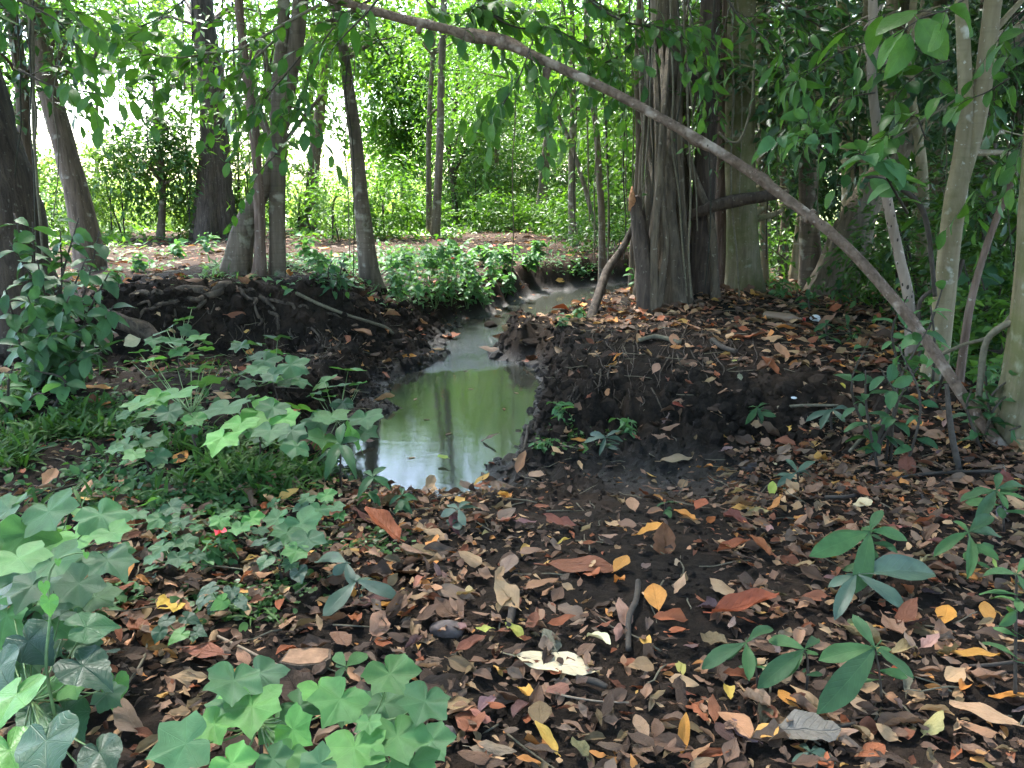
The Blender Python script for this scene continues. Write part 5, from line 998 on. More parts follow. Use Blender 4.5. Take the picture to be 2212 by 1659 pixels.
broad_plant('pale lobed-leaf plant in the bottom foreground, left half of the clump', (560, 1640), [(648, 1525, 50), (632, 1575, 50), (545, 1525, 68), (505, 1470, 62), (462, 1565, 48), (402, 1605, 68), (560, 1455, 55), (500, 1650, 52), (590, 1640, 40), (690, 1490, 45), (625, 1630, 40)], 0.30, seed=2)
broad_plant('pale lobed-leaf plant crowding the left edge above the glossy hearts', (120, 1300), [(105, 1105, 62), (218, 1112, 56), (165, 1160, 66), (60, 1150, 60), (20, 1100, 55), (232, 1210, 58), (112, 1215, 66), (40, 1205, 60), (150, 1105, 40), (-10, 1160, 60), (170, 1260, 55), (70, 1265, 55), (240, 1150, 40), (15, 1330, 55, 0.25), (210, 1290, 45, 0.2), (120, 1350, 50, 0.2)], 0.42, seed=3, more=0.9)
broad_plant('pale lobed-leaf plant at the mid left, its top leaves before the dark mound', (600, 900), [(600, 727, 32), (535, 742, 36), (520, 748, 24), (572, 780, 36), (628, 788, 36), (560, 770, 30), (640, 800, 26), (555, 800, 26), (590, 810, 26)], 0.40, seed=4)
broad_plant('pale lobed-leaf plant rising before the root mound, left of the mud face', (390, 830), [(398, 690, 22), (372, 738, 26), (345, 720, 20), (428, 730, 24), (408, 715, 22), (372, 705, 18), (385, 760, 22), (330, 735, 20), (415, 665, 10)], 0.40, seed=5)
broad_plant('wide pale lobed-leaf plant in the middle of the left clump', (450, 1000), [(330, 777, 30), (432, 795, 36), (446, 826, 36), (338, 808, 26), (380, 850, 46), (412, 770, 24), (300, 760, 22), (340, 860, 36), (300, 870, 34), (365, 890, 30), (420, 905, 26), (465, 770, 22)], 0.40, seed=6)
broad_plant('dusky pale lobed-leaf plant right of centre in the left clump', (560, 1010), [(486, 880, 52), (560, 890, 44), (590, 880, 36), (520, 915, 40), (480, 945, 46), (545, 925, 36), (612, 905, 34), (640, 965, 32), (585, 930, 40), (650, 880, 34), (630, 930, 34), (530, 860, 34)], 0.36, seed=7)
broad_plant('pale lobed-leaf plant leaning over the water edge', (730, 985), [(752, 800, 38), (744, 832, 36), (690, 847, 28), (790, 902, 40), (715, 900, 40), (690, 910, 34), (740, 870, 26), (775, 830, 20), (760, 940, 40), (700, 950, 40)], 0.42, seed=8)
broad_plant('low lobed-leaf plant at the foot of the left clump, before the grass', (330, 1030), [(290, 930, 26), (310, 940, 20), (275, 960, 24), (330, 950, 28), (290, 980, 24), (340, 985, 26), (250, 970, 20)], 0.24, seed=9)
broad_plant('low lobed-leaf plant beside the red flower herb', (640, 1200), [(650, 1130, 45), (620, 1150, 34), (665, 1165, 40), (600, 1120, 30), (640, 1190, 30)], 0.16, seed=10)
broad_plant('single-stemmed lobed-leaf sprout in the litter left of the wood block', (380, 1240), [(350, 1180, 26), (400, 1170, 24), (330, 1205, 22), (385, 1205, 26), (425, 1200, 20), (355, 1155, 18)], 0.14, seed=11)
broad_plant('glossy heart-leaved creeper in the bottom left corner', (60, 1650), [(178, 1438, 66), (62, 1385, 62), (35, 1500, 72), (185, 1355, 54), (215, 1625, 58), (100, 1600, 84), (20, 1285, 55), (130, 1330, 40), (140, 1540, 60, 0.12), (0, 1440, 60), (20, 1620, 70)], 0.33, name='heart_leaved_creeper', meshes=HRT, palette='dark', seed=12, more=1.0)
broad_plant('glossy heart-leaved sprout in the litter behind the wood block', (612, 1250), [(602, 1180, 24), (575, 1210, 24), (645, 1235, 26), (620, 1150, 20), (640, 1195, 24), (565, 1170, 20)], 0.13, name='heart_leaved_creeper', meshes=HRT, palette='dark', seed=13)
broad_plant('lobed-leaf sprout in front of the tendril, low at the left edge', (60, 1480), [(20, 1400, 46), (95, 1410, 44), (160, 1480, 40), (50, 1450, 46), (230, 1500, 36), (110, 1480, 40)], 0.16, seed=21)
broad_plant('low lobed-leaf sprout just behind the red-flowered herb', (520, 1160), [(500, 1105, 26), (545, 1120, 24), (475, 1125, 24), (520, 1140, 26), (560, 1145, 20)], 0.15, seed=22)
broad_plant('low lobed-leaf sprout left of the red-flowered herb', (350, 1150), [(320, 1085, 28), (370, 1095, 26), (295, 1110, 24), (345, 1120, 28), (390, 1125, 22)], 0.17, seed=23)
broad_plant('small heart-leaved sprout in front of the red-flowered herb', (480, 1310), [(455, 1270, 22), (500, 1275, 22), (440, 1295, 20), (480, 1300, 22), (520, 1300, 18)], 0.09, name='heart_leaved_creeper', meshes=HRT, palette='dark', seed=24)
broad_plant('small heart-leaved sprout left of the wood block', (390, 1380), [(360, 1340, 22), (405, 1335, 22), (345, 1365, 20), (390, 1370, 24), (425, 1365, 18)], 0.09, name='heart_leaved_creeper', meshes=HRT, palette='dark', seed=25)
broad_plant('round-leaved sprout between the lobed clump and the near water', (690, 1120), [(665, 1075, 24), (705, 1070, 22), (650, 1095, 20), (690, 1100, 24), (725, 1095, 20)], 0.13, seed=26)
v = [P(135, 1720, 1.75), P(120, 1560, 1.72), P(100, 1440, 1.75), P(108, 1330, 1.8), P(105, 1250, 1.85), P(125, 1210, 1.88), P(165, 1195, 1.9), P(190, 1197, 1.9)]
o = thing('climbing_tendril', 'pale green climbing tendril arching over the lobed leaves at the bottom left', 'vine', v[0])
part('stem', tube(v, [0.0042, 0.004, 0.0038, 0.0034, 0.003, 0.0026, 0.002, 0.0012], n=50, seg=6), M['twig_green'], o)
for (a, b, s) in ((106, 1300, 28), (125, 1212, 10), (186, 1197, 9), (95, 1265, 18)):
    c = P(a, b, 1.78); lf = add('leaf', HRT[0], o, color=(0.12, 0.30, 0.06)); set_matrix(lf, frames(np.array([[0.1, -0.35, -0.9]]), np.array([[0.2, -0.9, 0.4]]), np.array([s / FPX * 1.85]))[0], c - v[0])

# ------------------------------------------------------------------ herb bank by the stream bend (single plants)
def herb(label, base, hpx, n, leaf_px, seed, kind='herb', name='balsam_plant', group='leafy herbs by the stream bend', flower=0, spread=0.5):
    r = np.random.default_rng(seed); b = ground_hit(*base)[0]; f = project(b)[2]; H = hpx / FPX * f; L = leaf_px / FPX * f
    o = thing(name, label, 'plant', b, group)
    for s in range(4):
        a = r.uniform(0, 6.28); t = b + np.array([math.cos(a) * H * spread * r.uniform(0.3, 1), math.sin(a) * H * spread * r.uniform(0.3, 1), H * r.uniform(0.75, 1.1)])
        run = resample(np.array([b - [0, 0, 0.03], (b + t) / 2 + 0.03 * r.normal(size=3), t]), [1, 1, 1], 20)[0]
        sm = part('stem', tube(run[[0, 7, 13, 19]], [0.006, 0.005, 0.004, 0.003], n=7, seg=5), M['twig_green'], o)
        for j in range(n):
            k = min(19, int(5 + 15 * (j + 0.6) / n)); aa = j * 2.4 + r.uniform(0, 1)
            put_leaf(sm, LM[kind], run[k], (math.cos(aa), math.sin(aa), r.uniform(-0.5, 0.3)), unit(np.array([0, -0.1, 1.0]) + 0.35 * r.normal(size=3)), L * r.uniform(0.6, 1.15), r, origin=b)
        if flower and s < flower:
            fl = add('flower', FLW, o); set_matrix(fl, np.eye(3) * 0.025, t + np.array([0, -0.03, 0.03]) - b)
FLW = mesh('flower', radial_leaf(ROUND, cup=0.3, wave=0.25, seed=3), M['flower'], uv=True)
HB = [(870, 660, 70), (905, 655, 85), (940, 665, 90), (975, 660, 95), (1010, 668, 85), (1045, 665, 70), (890, 625, 80), (930, 615, 85), (970, 610, 85), (1015, 615, 80), (1060, 610, 75), (1090, 640, 55), (1100, 590, 60), (850, 620, 70), (1040, 575, 50), (990, 570, 55), (1140, 585, 45), (1165, 560, 45), (930, 575, 50), (880, 585, 50)]
place = ['at the water edge', 'in the second row', 'in the third row']
order = ['first', 'second', 'third', 'fourth', 'fifth', 'sixth', 'seventh', 'eighth', 'ninth', 'tenth', 'eleventh', 'twelfth', 'thirteenth', 'fourteenth', 'fifteenth', 'sixteenth', 'seventeenth', 'eighteenth', 'nineteenth', 'twentieth']
HBs = sorted(HB)
for i, (a, b, h) in enumerate(HBs):
    herb('leafy green herb by the stream bend, %s of the bank counting from the curved tree' % order[i], (a, b), h, 17, 20, 300 + i, flower=1 if i in (6, 9, 15) else 0)
HB2 = [((470, 1230), 70, 'red-flowered herb with broad leaves in the litter before the near water', 44, 1), ((300, 590), 40, 'low herb in the grass behind the root mound', 26, 0), ((380, 560), 40, 'low herb on the bare ground left of the buttressed tree', 24, 0),
       ((660, 560), 45, 'low herb right of the twin-stemmed tree', 26, 0), ((690, 600), 60, 'herb between the twin-stemmed tree and the curved tree', 26, 0), ((450, 545), 40, 'low herb in front of the dark furrowed tree', 24, 0),
       ((1380, 625), 40, 'herb with red flowers at the foot of the fig roots', 24, 2), ((1215, 705), 26, 'low herb on the stream edge below the right bank', 18, 0), ((1250, 690), 28, 'low herb on the right bank crest by the slanting root', 18, 0),
       ((1205, 910), 40, 'small herb on the mud edge right of the pool', 26, 0), ((1350, 940), 40, 'small pale herb before the dark hump', 26, 0), ((1180, 975), 26, 'tiny round-leaved herb at the mud spit', 18, 0),
       ((255, 620), 40, 'low herb at the grass edge beside the dark shrub', 26, 0), ((1680, 645), 40, 'dim herb at the foot of the mossy trunk', 26, 0), ((1905, 640), 45, 'dim herb beyond the middle of the fallen pole', 28, 0), ((2040, 800), 60, 'leafy herb at the foot of the forked pale tree', 34, 0),
       ((2130, 860), 70, 'leafy herb right of the fallen pole near its lower end', 40, 0), ((1940, 620), 50, 'pale herb behind the spotted stem', 28, 0), ((2050, 640), 60, 'leafy herb seen right of the crooked sapling', 32, 0)]
for i, ((a, b), h, lb, lp, fl) in enumerate(HB2): herb(lb, (a, b), h, 7, lp, 400 + i, group=None, flower=fl, name='herb')

# ------------------------------------------------------------------ grass and small ground cover
def cover_mass(name, areas, tmpl, mat, size, tilt, seed, count, patchy=0.0):
    """Many small blades rooted over areas given as (px, py, rx, ry, weight) on the ground."""
    r = np.random.default_rng(seed); gs = []
    w = np.array([a[4] for a in areas], float); w /= w.sum()
    pts = []
    for a, k in zip(areas, w):
        n = int(count * k); u = r.normal(size=(n, 2)) * 0.55; u = u[np.abs(u).max(1) < 1.3]
        pts.append(ground_hit(a[0] + u[:, 0] * a[2], a[1] + u[:, 1] * a[3]))
    p = np.vstack(pts); p = p[p[:, 2] > ZW + 0.03]
    if patchy: p = p[r.random(len(p)) < smooth(-0.25, 0.3, fbm(p[:, 0] * patchy, p[:, 1] * patchy, seed=seed, octaves=3))]
    n = len(p); a = r.uniform(0, 6.28, n); f = np.stack([np.cos(a), np.sin(a), np.full(n, 0.0)], 1) * (1 - tilt) + np.array([0, 0, tilt]) + 0.25 * r.normal(size=(n, 3))
    up = unit(np.array([0, -0.2, 1.0]) + 0.3 * r.normal(size=(n, 3))); s = size * r.uniform(0.5, 1.25, n)
    p = p + np.stack([np.zeros(n), np.zeros(n), r.uniform(0, 0.5, n) * size], 1)
    g = scatter(tmpl, frames(unit(f), up, s), p)
    o = add(name, mesh(name, g, M[mat])); o["kind"] = "stuff"; return o
GRASS = leaf_shape('lance', 0.17, nl=3, nw=1, bend=0.5, fold=0.3, stalk=0)
o = cover_mass('grass', [(120, 970, 200, 120, 10), (330, 980, 200, 90, 6), (60, 1060, 140, 50, 3), (520, 1010, 140, 60, 4), (640, 1050, 90, 40, 2), (420, 850, 120, 60, 2), (100, 880, 120, 50, 3)], GRASS, 'lf_grass', 0.11, 0.5, 61, 11000, patchy=2.2)
tag(o, 'short broad-bladed grass covering the ground at the mid left', 'grass')
o = cover_mass('meadow_grass', [(330, 590, 130, 40, 4), (430, 580, 120, 40, 3), (700, 600, 90, 45, 3), (300, 560, 140, 25, 2), (620, 560, 120, 25, 2), (860, 545, 90, 25, 2), (960, 640, 130, 40, 4), (200, 600, 120, 50, 2), (1250, 590, 80, 20, 1), (1180, 575, 80, 20, 2), (1320, 600, 70, 20, 1.5), (1100, 560, 80, 20, 1.5)], GRASS, 'lf_herb', 0.10, 0.4, 62, 13000, patchy=0.7)
tag(o, 'light green grass and weeds on the far bank behind the mound', 'grass')
o = cover_mass('weeds', [(800, 505, 260, 14, 4), (350, 500, 250, 14, 4), (1150, 510, 230, 14, 4), (600, 485, 420, 12, 6), (1350, 510, 130, 20, 2), (150, 520, 160, 20, 2)], HEXLEAF, 'lf_bright', 0.17, 0.35, 63, 12000, patchy=0.4)
tag(o, 'low leafy weeds along the line where the shade meets the clearing', 'weeds')
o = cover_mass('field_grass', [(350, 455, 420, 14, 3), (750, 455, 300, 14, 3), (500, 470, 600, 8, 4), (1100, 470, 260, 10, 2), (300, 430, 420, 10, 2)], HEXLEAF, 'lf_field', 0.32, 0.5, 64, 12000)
tag(o, 'tall sunlit field grass in the open clearing behind the trees', 'grass')
OVL = leaf_shape('ovate', 0.6, nl=3, nw=1, bend=0.5, fold=0.2, stalk=0)
o = cover_mass('mixed_weeds', [(150, 900, 180, 80, 3), (380, 900, 200, 90, 3), (560, 990, 160, 70, 3), (250, 1060, 230, 60, 4), (480, 1110, 200, 60, 4), (640, 1080, 130, 50, 3), (330, 1180, 200, 60, 2.5), (500, 1200, 180, 70, 2.5), (120, 1330, 130, 70, 2), (300, 1280, 130, 50, 1.2)], OVL, 'lf_shrub_mass', 0.055, 0.42, 67, 5200, patchy=1.3)
tag(o, 'mixed low broad-leaved weeds between the left shrub and the near water', 'weeds')
o = cover_mass('far_bank_weeds', [(300, 580, 160, 40, 3), (430, 560, 160, 35, 3), (690, 590, 100, 45, 4), (640, 550, 160, 25, 3), (860, 570, 120, 30, 3), (960, 600, 160, 50, 4), (1100, 570, 130, 30, 3), (1260, 585, 110, 22, 2)], OVL, 'lf_herb', 0.10, 0.45, 68, 5200, patchy=0.9)
tag(o, 'low broad-leaved weeds on the far bank around the tree feet', 'weeds')
RND = radial_leaf(ROUND, rings=1, seed=1, wave=0.08)
o = cover_mass('ground_cover_weeds', [(470, 1210, 200, 90, 5), (330, 1130, 120, 60, 3), (560, 1120, 120, 50, 3), (330, 1260, 120, 60, 2), (500, 1300, 120, 50, 1), (780, 1150, 120, 40, 2), (1240, 945, 90, 30, 1)], RND, 'lf_small', 0.016, 0.12, 65, 3600, patchy=2.0)
tag(o, 'tiny round-leaved ground cover creeping over the leaf litter at the left', 'ground cover')
o = cover_mass('leafy_undergrowth', [(2090, 760, 130, 70, 4), (2000, 640, 130, 40, 3), (2160, 650, 90, 50, 2), (1800, 700, 90, 40, 1.2), (1700, 640, 80, 25, 0.8), (1860, 620, 70, 30, 1)], HEXLEAF, 'lf_small', 0.09, 0.45, 66, 4200, patchy=1.2)
tag(o, 'loose leafy undergrowth on the ground behind the lower half of the fallen pole', 'undergrowth')
GB = leaf_shape('blade', 0.09, nl=5, nw=1, bend=0.9, fold=0.3, stalk=0)
r = np.random.default_rng(77)
for i, (a, b, lb, n, s) in enumerate([(590, 1170, 'tuft of grass blades before the near water, beside the lobed-leaf sprout', 9, 0.16), (770, 1180, 'tuft of arching grass blades left of the big folded red-brown leaf', 9, 0.15), (905, 1190, 'thin grass tuft under the dusty seedling', 7, 0.13), (560, 1330, 'arching grass tuft behind the wood block', 8, 0.17), (610, 1290, 'small grass tuft between litter leaves right of the yellow leaf', 6, 0.12), (300, 1070, 'upright bright grass tuft left of the near water', 6, 0.18), (1960, 700, 'grass tuft under the fallen pole', 9, 0.2)]):
    p = ground_hit(a, b)[0]; o = thing('grass_tuft', lb, 'grass tuft', p, 'grass tufts in the litter'); gm = mesh('blade', GB, M['lf_grass'], uv=True)
    for j in range(n):
        an = r.uniform(0, 6.28); bl = add('blade', gm, o)
        set_matrix(bl, frames(np.array([[math.cos(an) * 0.7, math.sin(an) * 0.7, r.uniform(0.3, 1)]]), np.array([[0, 0, 1.0]]), np.array([s * r.uniform(0.6, 1.1)]))[0], (0.02 * r.normal(), 0.02 * r.normal(), 0))

# ------------------------------------------------------------------ fallen leaves
def dead_set(nl, nw, n=12):
    r = np.random.default_rng(5); out = []
    for i in range(n):
        kind, w = [('ellipse', 0.46), ('ovate', 0.55), ('obovate', 0.50), ('lance', 0.36), ('ellipse', 0.62), ('ovate', 0.42)][i % 6]
        out.append(leaf_shape(kind, w, nl=nl, nw=nw, fold=r.uniform(-0.1, 0.5), bend=r.uniform(-0.5, 0.45), curl=r.choice([0, 0.5, 0.9, -0.7, 1.3, 0.3]), wave=r.uniform(0.03, 0.11), serr=0.02 * (i % 2), stalk=0.14 if i % 3 else 0.0, seed=i, crumple=r.uniform(0.02, 0.09), ragged=0.09))
    return out
DEAD = dead_set(9, 2); DEAD_LOW = dead_set(5, 1); DEAD_MID = dead_set(6, 2)
DEADM = [mesh('fallen_leaf', g, M['dead'], uv=True) for g in DEAD]
FLAT = leaf_shape('ellipse', 0.40, nl=12, nw=2, fold=0.05, bend=0.10, wave=0.06, serr=0.01, stalk=0.16, seed=3)
FLATM = mesh('fallen_leaf', FLAT, M['dead'], uv=True)
OVALM = mesh('fallen_leaf', leaf_shape('obovate', 0.58, nl=10, nw=2, fold=0.1, bend=-0.12, wave=0.04, serr=0.02, stalk=0.12, seed=8), M['dead'], uv=True)
CURLM = mesh('fallen_leaf', leaf_shape('ellipse', 0.44, nl=12, nw=3, fold=0.1, bend=-0.25, curl=1.1, wave=0.09, stalk=0.12, seed=9), M['dead'], uv=True)
C = {'cream': (0.72, 0.60, 0.36), 'orange': (0.50, 0.22, 0.05), 'rust': (0.27, 0.085, 0.035), 'brown': (0.155, 0.092, 0.066), 'dark brown': (0.075, 0.050, 0.040), 'tan': (0.38, 0.255, 0.15), 'pinkish-brown': (0.25, 0.152, 0.108),
     'yellow': (0.58, 0.36, 0.09), 'yellow-green': (0.36, 0.48, 0.10), 'grey-brown': (0.18, 0.130, 0.105), 'purple-brown': (0.10, 0.050, 0.042), 'olive-brown': (0.17, 0.125, 0.068), 'red-brown': (0.20, 0.075, 0.042), 'salmon': (0.38, 0.205, 0.12)}
def lay(me, p, heading, length, color, r, lift=0.012, roll=0.25, width=1.0, pitch=0.0, name='fallen_leaf'):
    n = ground_normal(np.array([p[0]]), np.array([p[1]]))[0]; n = unit(n + roll * r.normal(size=3) * np.array([1, 1, 0.2]))
    f = np.array([math.cos(heading), math.sin(heading), 0.0]); f = f - n * (f @ n); f = unit(f + np.array([0, 0, pitch]))
    o = add(name, me, None, color=color); Mx = frames(f[None], n[None], np.array([[length * width, length, length]]))[0]
    set_matrix(o, Mx, np.array(p) + np.array([0, 0, lift]) - f * length * 0.5); return o
NAMED = [ # label, px, py, length_px, angle of the leaf in the picture (degrees, 0 right, 90 away), colour, mesh, width, pitch
 ('largest pale cream leaf with wavy edges, lying in the central foreground', 1200, 1450, 195, -14, 'cream', FLATM, 0.85, 0), ('wide ribbed brown leaf lying lengthwise left of the orange oval leaf', 1262, 1236, 165, 4, 'red-brown', FLATM, 1.05, 0),
 ('small orange oval leaf resting against the wide ribbed brown leaf', 1340, 1238, 62, 55, 'orange', OVALM, 1, 0.2), ('single orange-yellow oval leaf standing alone on black soil right of the long dark stick', 1416, 1312, 78, 100, 'orange', OVALM, 1.1, 0.25),
 ('large purple-brown leaf in the litter left of centre', 818, 1308, 130, 25, 'purple-brown', FLATM, 1.0, 0.05), ('big folded red-brown leaf behind the grass at left of centre', 825, 1156, 130, 170, 'rust', CURLM, 1.1, 0.1),
 ('long tan leaf lying on the mud right of the near water', 1462, 1000, 100, 20, 'tan', FLATM, 0.7, 0), ('upright red leaf standing among the lobed leaves at the left', 264, 1150, 78, 70, 'rust', OVALM, 1.2, 1.2),
 ('long curled red-orange leaf with crinkled edge behind the slim light green seedling', 1608, 1336, 165, 14, 'rust', CURLM, 0.8, 0), ('curled rust leaf with a second lobe behind the bushy seedling', 1585, 1203, 90, 10, 'rust', CURLM, 1.1, 0),
 ('flat curled rust leaf touching the tip of its twin', 1640, 1200, 80, 150, 'rust', CURLM, 0.9, 0), ('pinkish oval leaf standing left of the wide ribbed leaf', 1098, 1240, 75, 70, 'pinkish-brown', OVALM, 0.9, 0.1),
 ('bright orange leaf curled on black soil in the mid right', 1478, 1132, 62, 160, 'orange', CURLM, 1.0, 0), ('rusty pink leaf beside the bright orange curled one', 1366, 1106, 52, 120, 'salmon', OVALM, 1.0, 0.3),
 ('small pale yellow-green leaf standing upright on rust leaves', 1667, 1072, 42, 95, 'yellow-green', OVALM, 0.8, 0.9), ('round orange leaf right of the tall four-leaved seedling', 2040, 1350, 62, 80, 'orange', OVALM, 1.2, 0.3),
 ('spotted orange leaf near the right edge beside the round orange leaf', 2130, 1345, 58, 110, 'orange', OVALM, 1.0, 0.2), ('long orange leaf lying flat near the right edge', 2100, 1430, 115, 5, 'orange', FLATM, 0.75, 0),
 ('yellow-orange leaf near the bottom edge left of the tiny rosette', 1650, 1608, 70, 30, 'yellow', OVALM, 1.1, 0), ('bright orange-yellow leaf standing upright at the bottom edge', 1476, 1612, 88, 85, 'orange', CURLM, 0.8, 0.6),
 ('curled yellow leaf at the bottom edge, opened like a claw', 1178, 1622, 84, 120, 'yellow', CURLM, 0.9, 0.3), ('pink oval leaf at the bottom right of centre', 1385, 1597, 66, 110, 'salmon', OVALM, 0.9, 0.2),
 ('round olive-brown leaf near the bottom edge with faint veins', 1166, 1568, 70, 90, 'olive-brown', OVALM, 1.3, 0.1), ('narrow brown leaf pointing away near the bottom right of centre', 1540, 1552, 78, 95, 'red-brown', FLATM, 0.8, 0.2),
 ('red-orange leaf cut by the bottom edge on the right', 1880, 1650, 66, 20, 'rust', OVALM, 1.3, 0.1), ('broad tan leaf near the bottom right corner with dark spots', 2120, 1560, 130, 140, 'tan', FLATM, 1.2, 0.1),
 ('large salmon leaf in the litter before the near water', 575, 1062, 72, 60, 'salmon', OVALM, 1.0, 0.4), ('folded brown leaf standing at the near right tip of the water', 1128, 1012, 55, 60, 'salmon', CURLM, 1.1, 0.5),
 ('pinkish leaf lying below the folded leaf at the water tip', 1160, 1038, 48, 150, 'pinkish-brown', OVALM, 1.0, 0), ('wet yellow leaf on the near shore of the water', 1038, 1052, 55, 20, 'yellow', OVALM, 1.0, 0), 
 ('brown leaf half sunk at the left side of the near water', 785, 962, 50, 10, 'pinkish-brown', OVALM, 1.0, 0), ('brown leaf floating in the middle of the near water', 1056, 955, 44, 170, 'brown', FLATM, 1.0, 0), ('yellow-green leaf floating in the near water', 958, 1000, 34, 150, 'yellow-green', OVALM, 0.9, 0),
 ('long brown leaf resting on the dark face of the root mound', 518, 690, 52, -10, 'red-brown', FLATM, 0.9, 0), ('rusty curled leaf on top of the dark hump', 1662, 802, 58, 150, 'rust', CURLM, 1.1, 0.2), ('orange-brown long leaf on the litter left of the fallen pole', 1786, 756, 48, 140, 'salmon', FLATM, 0.9, 0.1),
 ('upright orange-brown leaf on the slope under the fig', 1456, 745, 36, 110, 'salmon', OVALM, 1.1, 0.6), ('orange leaf at the foot of the strangler fig', 1390, 676, 34, 80, 'rust', OVALM, 1.2, 0.4), ('orange leaf halfway down the slope under the fig', 1416, 806, 30, 40, 'salmon', OVALM, 1.1, 0.2),
 ('broad brown leaf at the right water edge by the sill', 1148, 786, 40, 10, 'red-brown', CURLM, 1.2, 0.1), ('orange-brown leaf on the wet mud left of the sill', 882, 782, 40, 0, 'orange', CURLM, 1.0, 0.1), ('cream leaf lying below the root mound at the left', 283, 746, 46, 30, 'cream', OVALM, 1.2, 0.2),
 ('pink leaf beside the cream leaf below the root mound', 236, 735, 60, 150, 'pinkish-brown', FLATM, 1.2, 0.1), ('orange-tan leaf lying in the grass at the left', 212, 846, 62, 15, 'orange', FLATM, 1.0, 0.1), ('bright orange leaf sunk in the grass at the left', 226, 886, 40, -20, 'orange', OVALM, 1.0, 0.1),
 ('deep red leaf beside the bright orange curled one', 1512, 1105, 48, 40, 'rust', OVALM, 1.1, 0.2), ('large brown leaf standing on edge before the crossing branches', 1958, 1018, 80, 110, 'red-brown', FLATM, 1.1, 0.7), ('yellow leaf in the litter left of the wood block', 545, 1296, 62, 10, 'yellow', FLATM, 0.6, 0),
 ('dark pinkish leaf right of the rounded stone', 1018, 1418, 75, 30, 'red-brown', CURLM, 1.1, 0.1), ('rusty orange leaf in the water-edge mud below the hump', 1250, 960, 36, 150, 'orange', FLATM, 0.8, 0), ('brown leaf curled upright behind the tiny rosette', 1700, 1535, 56, 130, 'orange', OVALM, 1.0, 0.2), 
 ('tan leaf tucked under the tall four-leaved seedling', 1862, 1552, 70, 150, 'tan', OVALM, 0.9, 0.1), ('broad plum leaf right of the bottom cream leaf', 1565, 1610, 60, 130, 'purple-brown', OVALM, 1.1, 0), ('orange curl in front of the purple-brown leaf', 836, 1332, 56, -20, 'orange', CURLM, 0.7, 0),
 ('brick-red leaf with pale tip at the left of the wood block', 440, 1425, 110, 160, 'red-brown', FLATM, 1.2, 0.1), ('salmon leaf upright beside the near end of the tendril', 275, 1255, 66, 60, 'orange', FLATM, 0.8, 0.4)]
r = np.random.default_rng(808); USED = []
for lb, a, b, lp, ang, cn, me, wd, pt in NAMED:
    p = ground_hit(a, b)[0]; f = project(p)[2]
    t = math.radians(ang); d = ground_hit(a + 20 * math.cos(t), b - 20 * math.sin(t) * 0.55)[0] - p
    o = lay(me, p, math.atan2(d[1], d[0]), lp / FPX * f, tuple(x * r.uniform(0.9, 1.1) for x in C[cn]), r, lift=0.036, roll=0.08, width=wd, pitch=pt)
    tag(o, lb, 'leaf', 'fallen leaves'); USED.append((a, b))
LANDMARK = [('the largest cream leaf', 1200, 1450), ('the tall four-leaved seedling', 1890, 1450), ('the wood block', 660, 1430), ('the purple-brown leaf', 818, 1308), ('the near water', 960, 1070), ('the dark hump', 1500, 880), ('the bottle', 1690, 680), ('the bottom lobed-leaf clump', 700, 1560),
            ('the bushy seedling', 1890, 1180), ('the star seedling', 2095, 1190), ('the lower pole end', 2130, 950), ('the rounded stone', 965, 1365), ('the bottom stone', 960, 1590), ('the big folded red-brown leaf', 825, 1156), ('the tiny rosette', 1750, 1625), ('the dusky rosette', 1722, 1030), ('the long dark stick', 1370, 1340),
            ('the wide ribbed brown leaf', 1262, 1236), ('the slim light green seedling', 1612, 1400), ('the heart-leaved creeper', 150, 1500), ('the red-flowered herb', 470, 1210), ('the strangler fig', 1430, 660), ('the broad tan leaf', 2120, 1560)]
for i, (a, b, cn) in enumerate([(1010, 840, 'brown'), (1090, 885, 'red-brown'), (930, 905, 'dark brown'), (1040, 1020, 'brown'), (880, 990, 'tan'), (1120, 850, 'olive-brown'), (975, 935, 'brown'), (1000, 800, 'dark brown'), (1100, 700, 'brown'), (1150, 665, 'yellow'), (900, 860, 'pinkish-brown'), (1010, 1045, 'tan')]):
    p = plane_hit(np.array(float(a)), np.array(float(b)), ZW + 0.004); f = project(p)[2]
    o = add('floating_leaf', FLATM, None, color=C[cn]); hd = i * 1.7; Mx = frames(np.array([[math.cos(hd), math.sin(hd), 0.0]]), np.array([[0, 0, 1.0]]), np.array([[0.6, 0.6, 0.12]]) * 0.10)[0]; set_matrix(o, Mx, p)
    tag(o, '%s leaf floating on the stream, %s from the near end' % (cn, order[int(np.argsort(np.argsort([-x for x in (840, 885, 905, 1020, 990, 850, 935, 800, 700, 665, 860, 1045)]))[i])]), 'leaf', 'floating leaves')
cand = []
tries = 0
while len(cand) < 225 and tries < 6000:
    tries += 1
    if r.random() < 0.72: a, b = r.uniform(240, 2212), r.uniform(1060, 1655)
    else: a, b = r.uniform(1180, 2190), r.uniform(690, 1060)
    if a < 980 and b > 1420 and r.random() < 0.75: continue
    if 1080 < a < 1560 and 830 < b < 1120 and r.random() < 0.75: continue
    if a < 700 and r.random() < 0.5: continue
    if any(abs(a - c) < 34 and abs(b - d) < 24 for c, d in USED): continue
    USED.append((a, b)); cand.append((a, b))
pts = ground_hit([c[0] for c in cand], [c[1] for c in cand])
names, wts = list(C), np.array([0.6, 9, 6, 18, 7, 20, 14, 4, 2, 12, 2, 6, 8, 8]); wts = wts / wts.sum()
rows = []
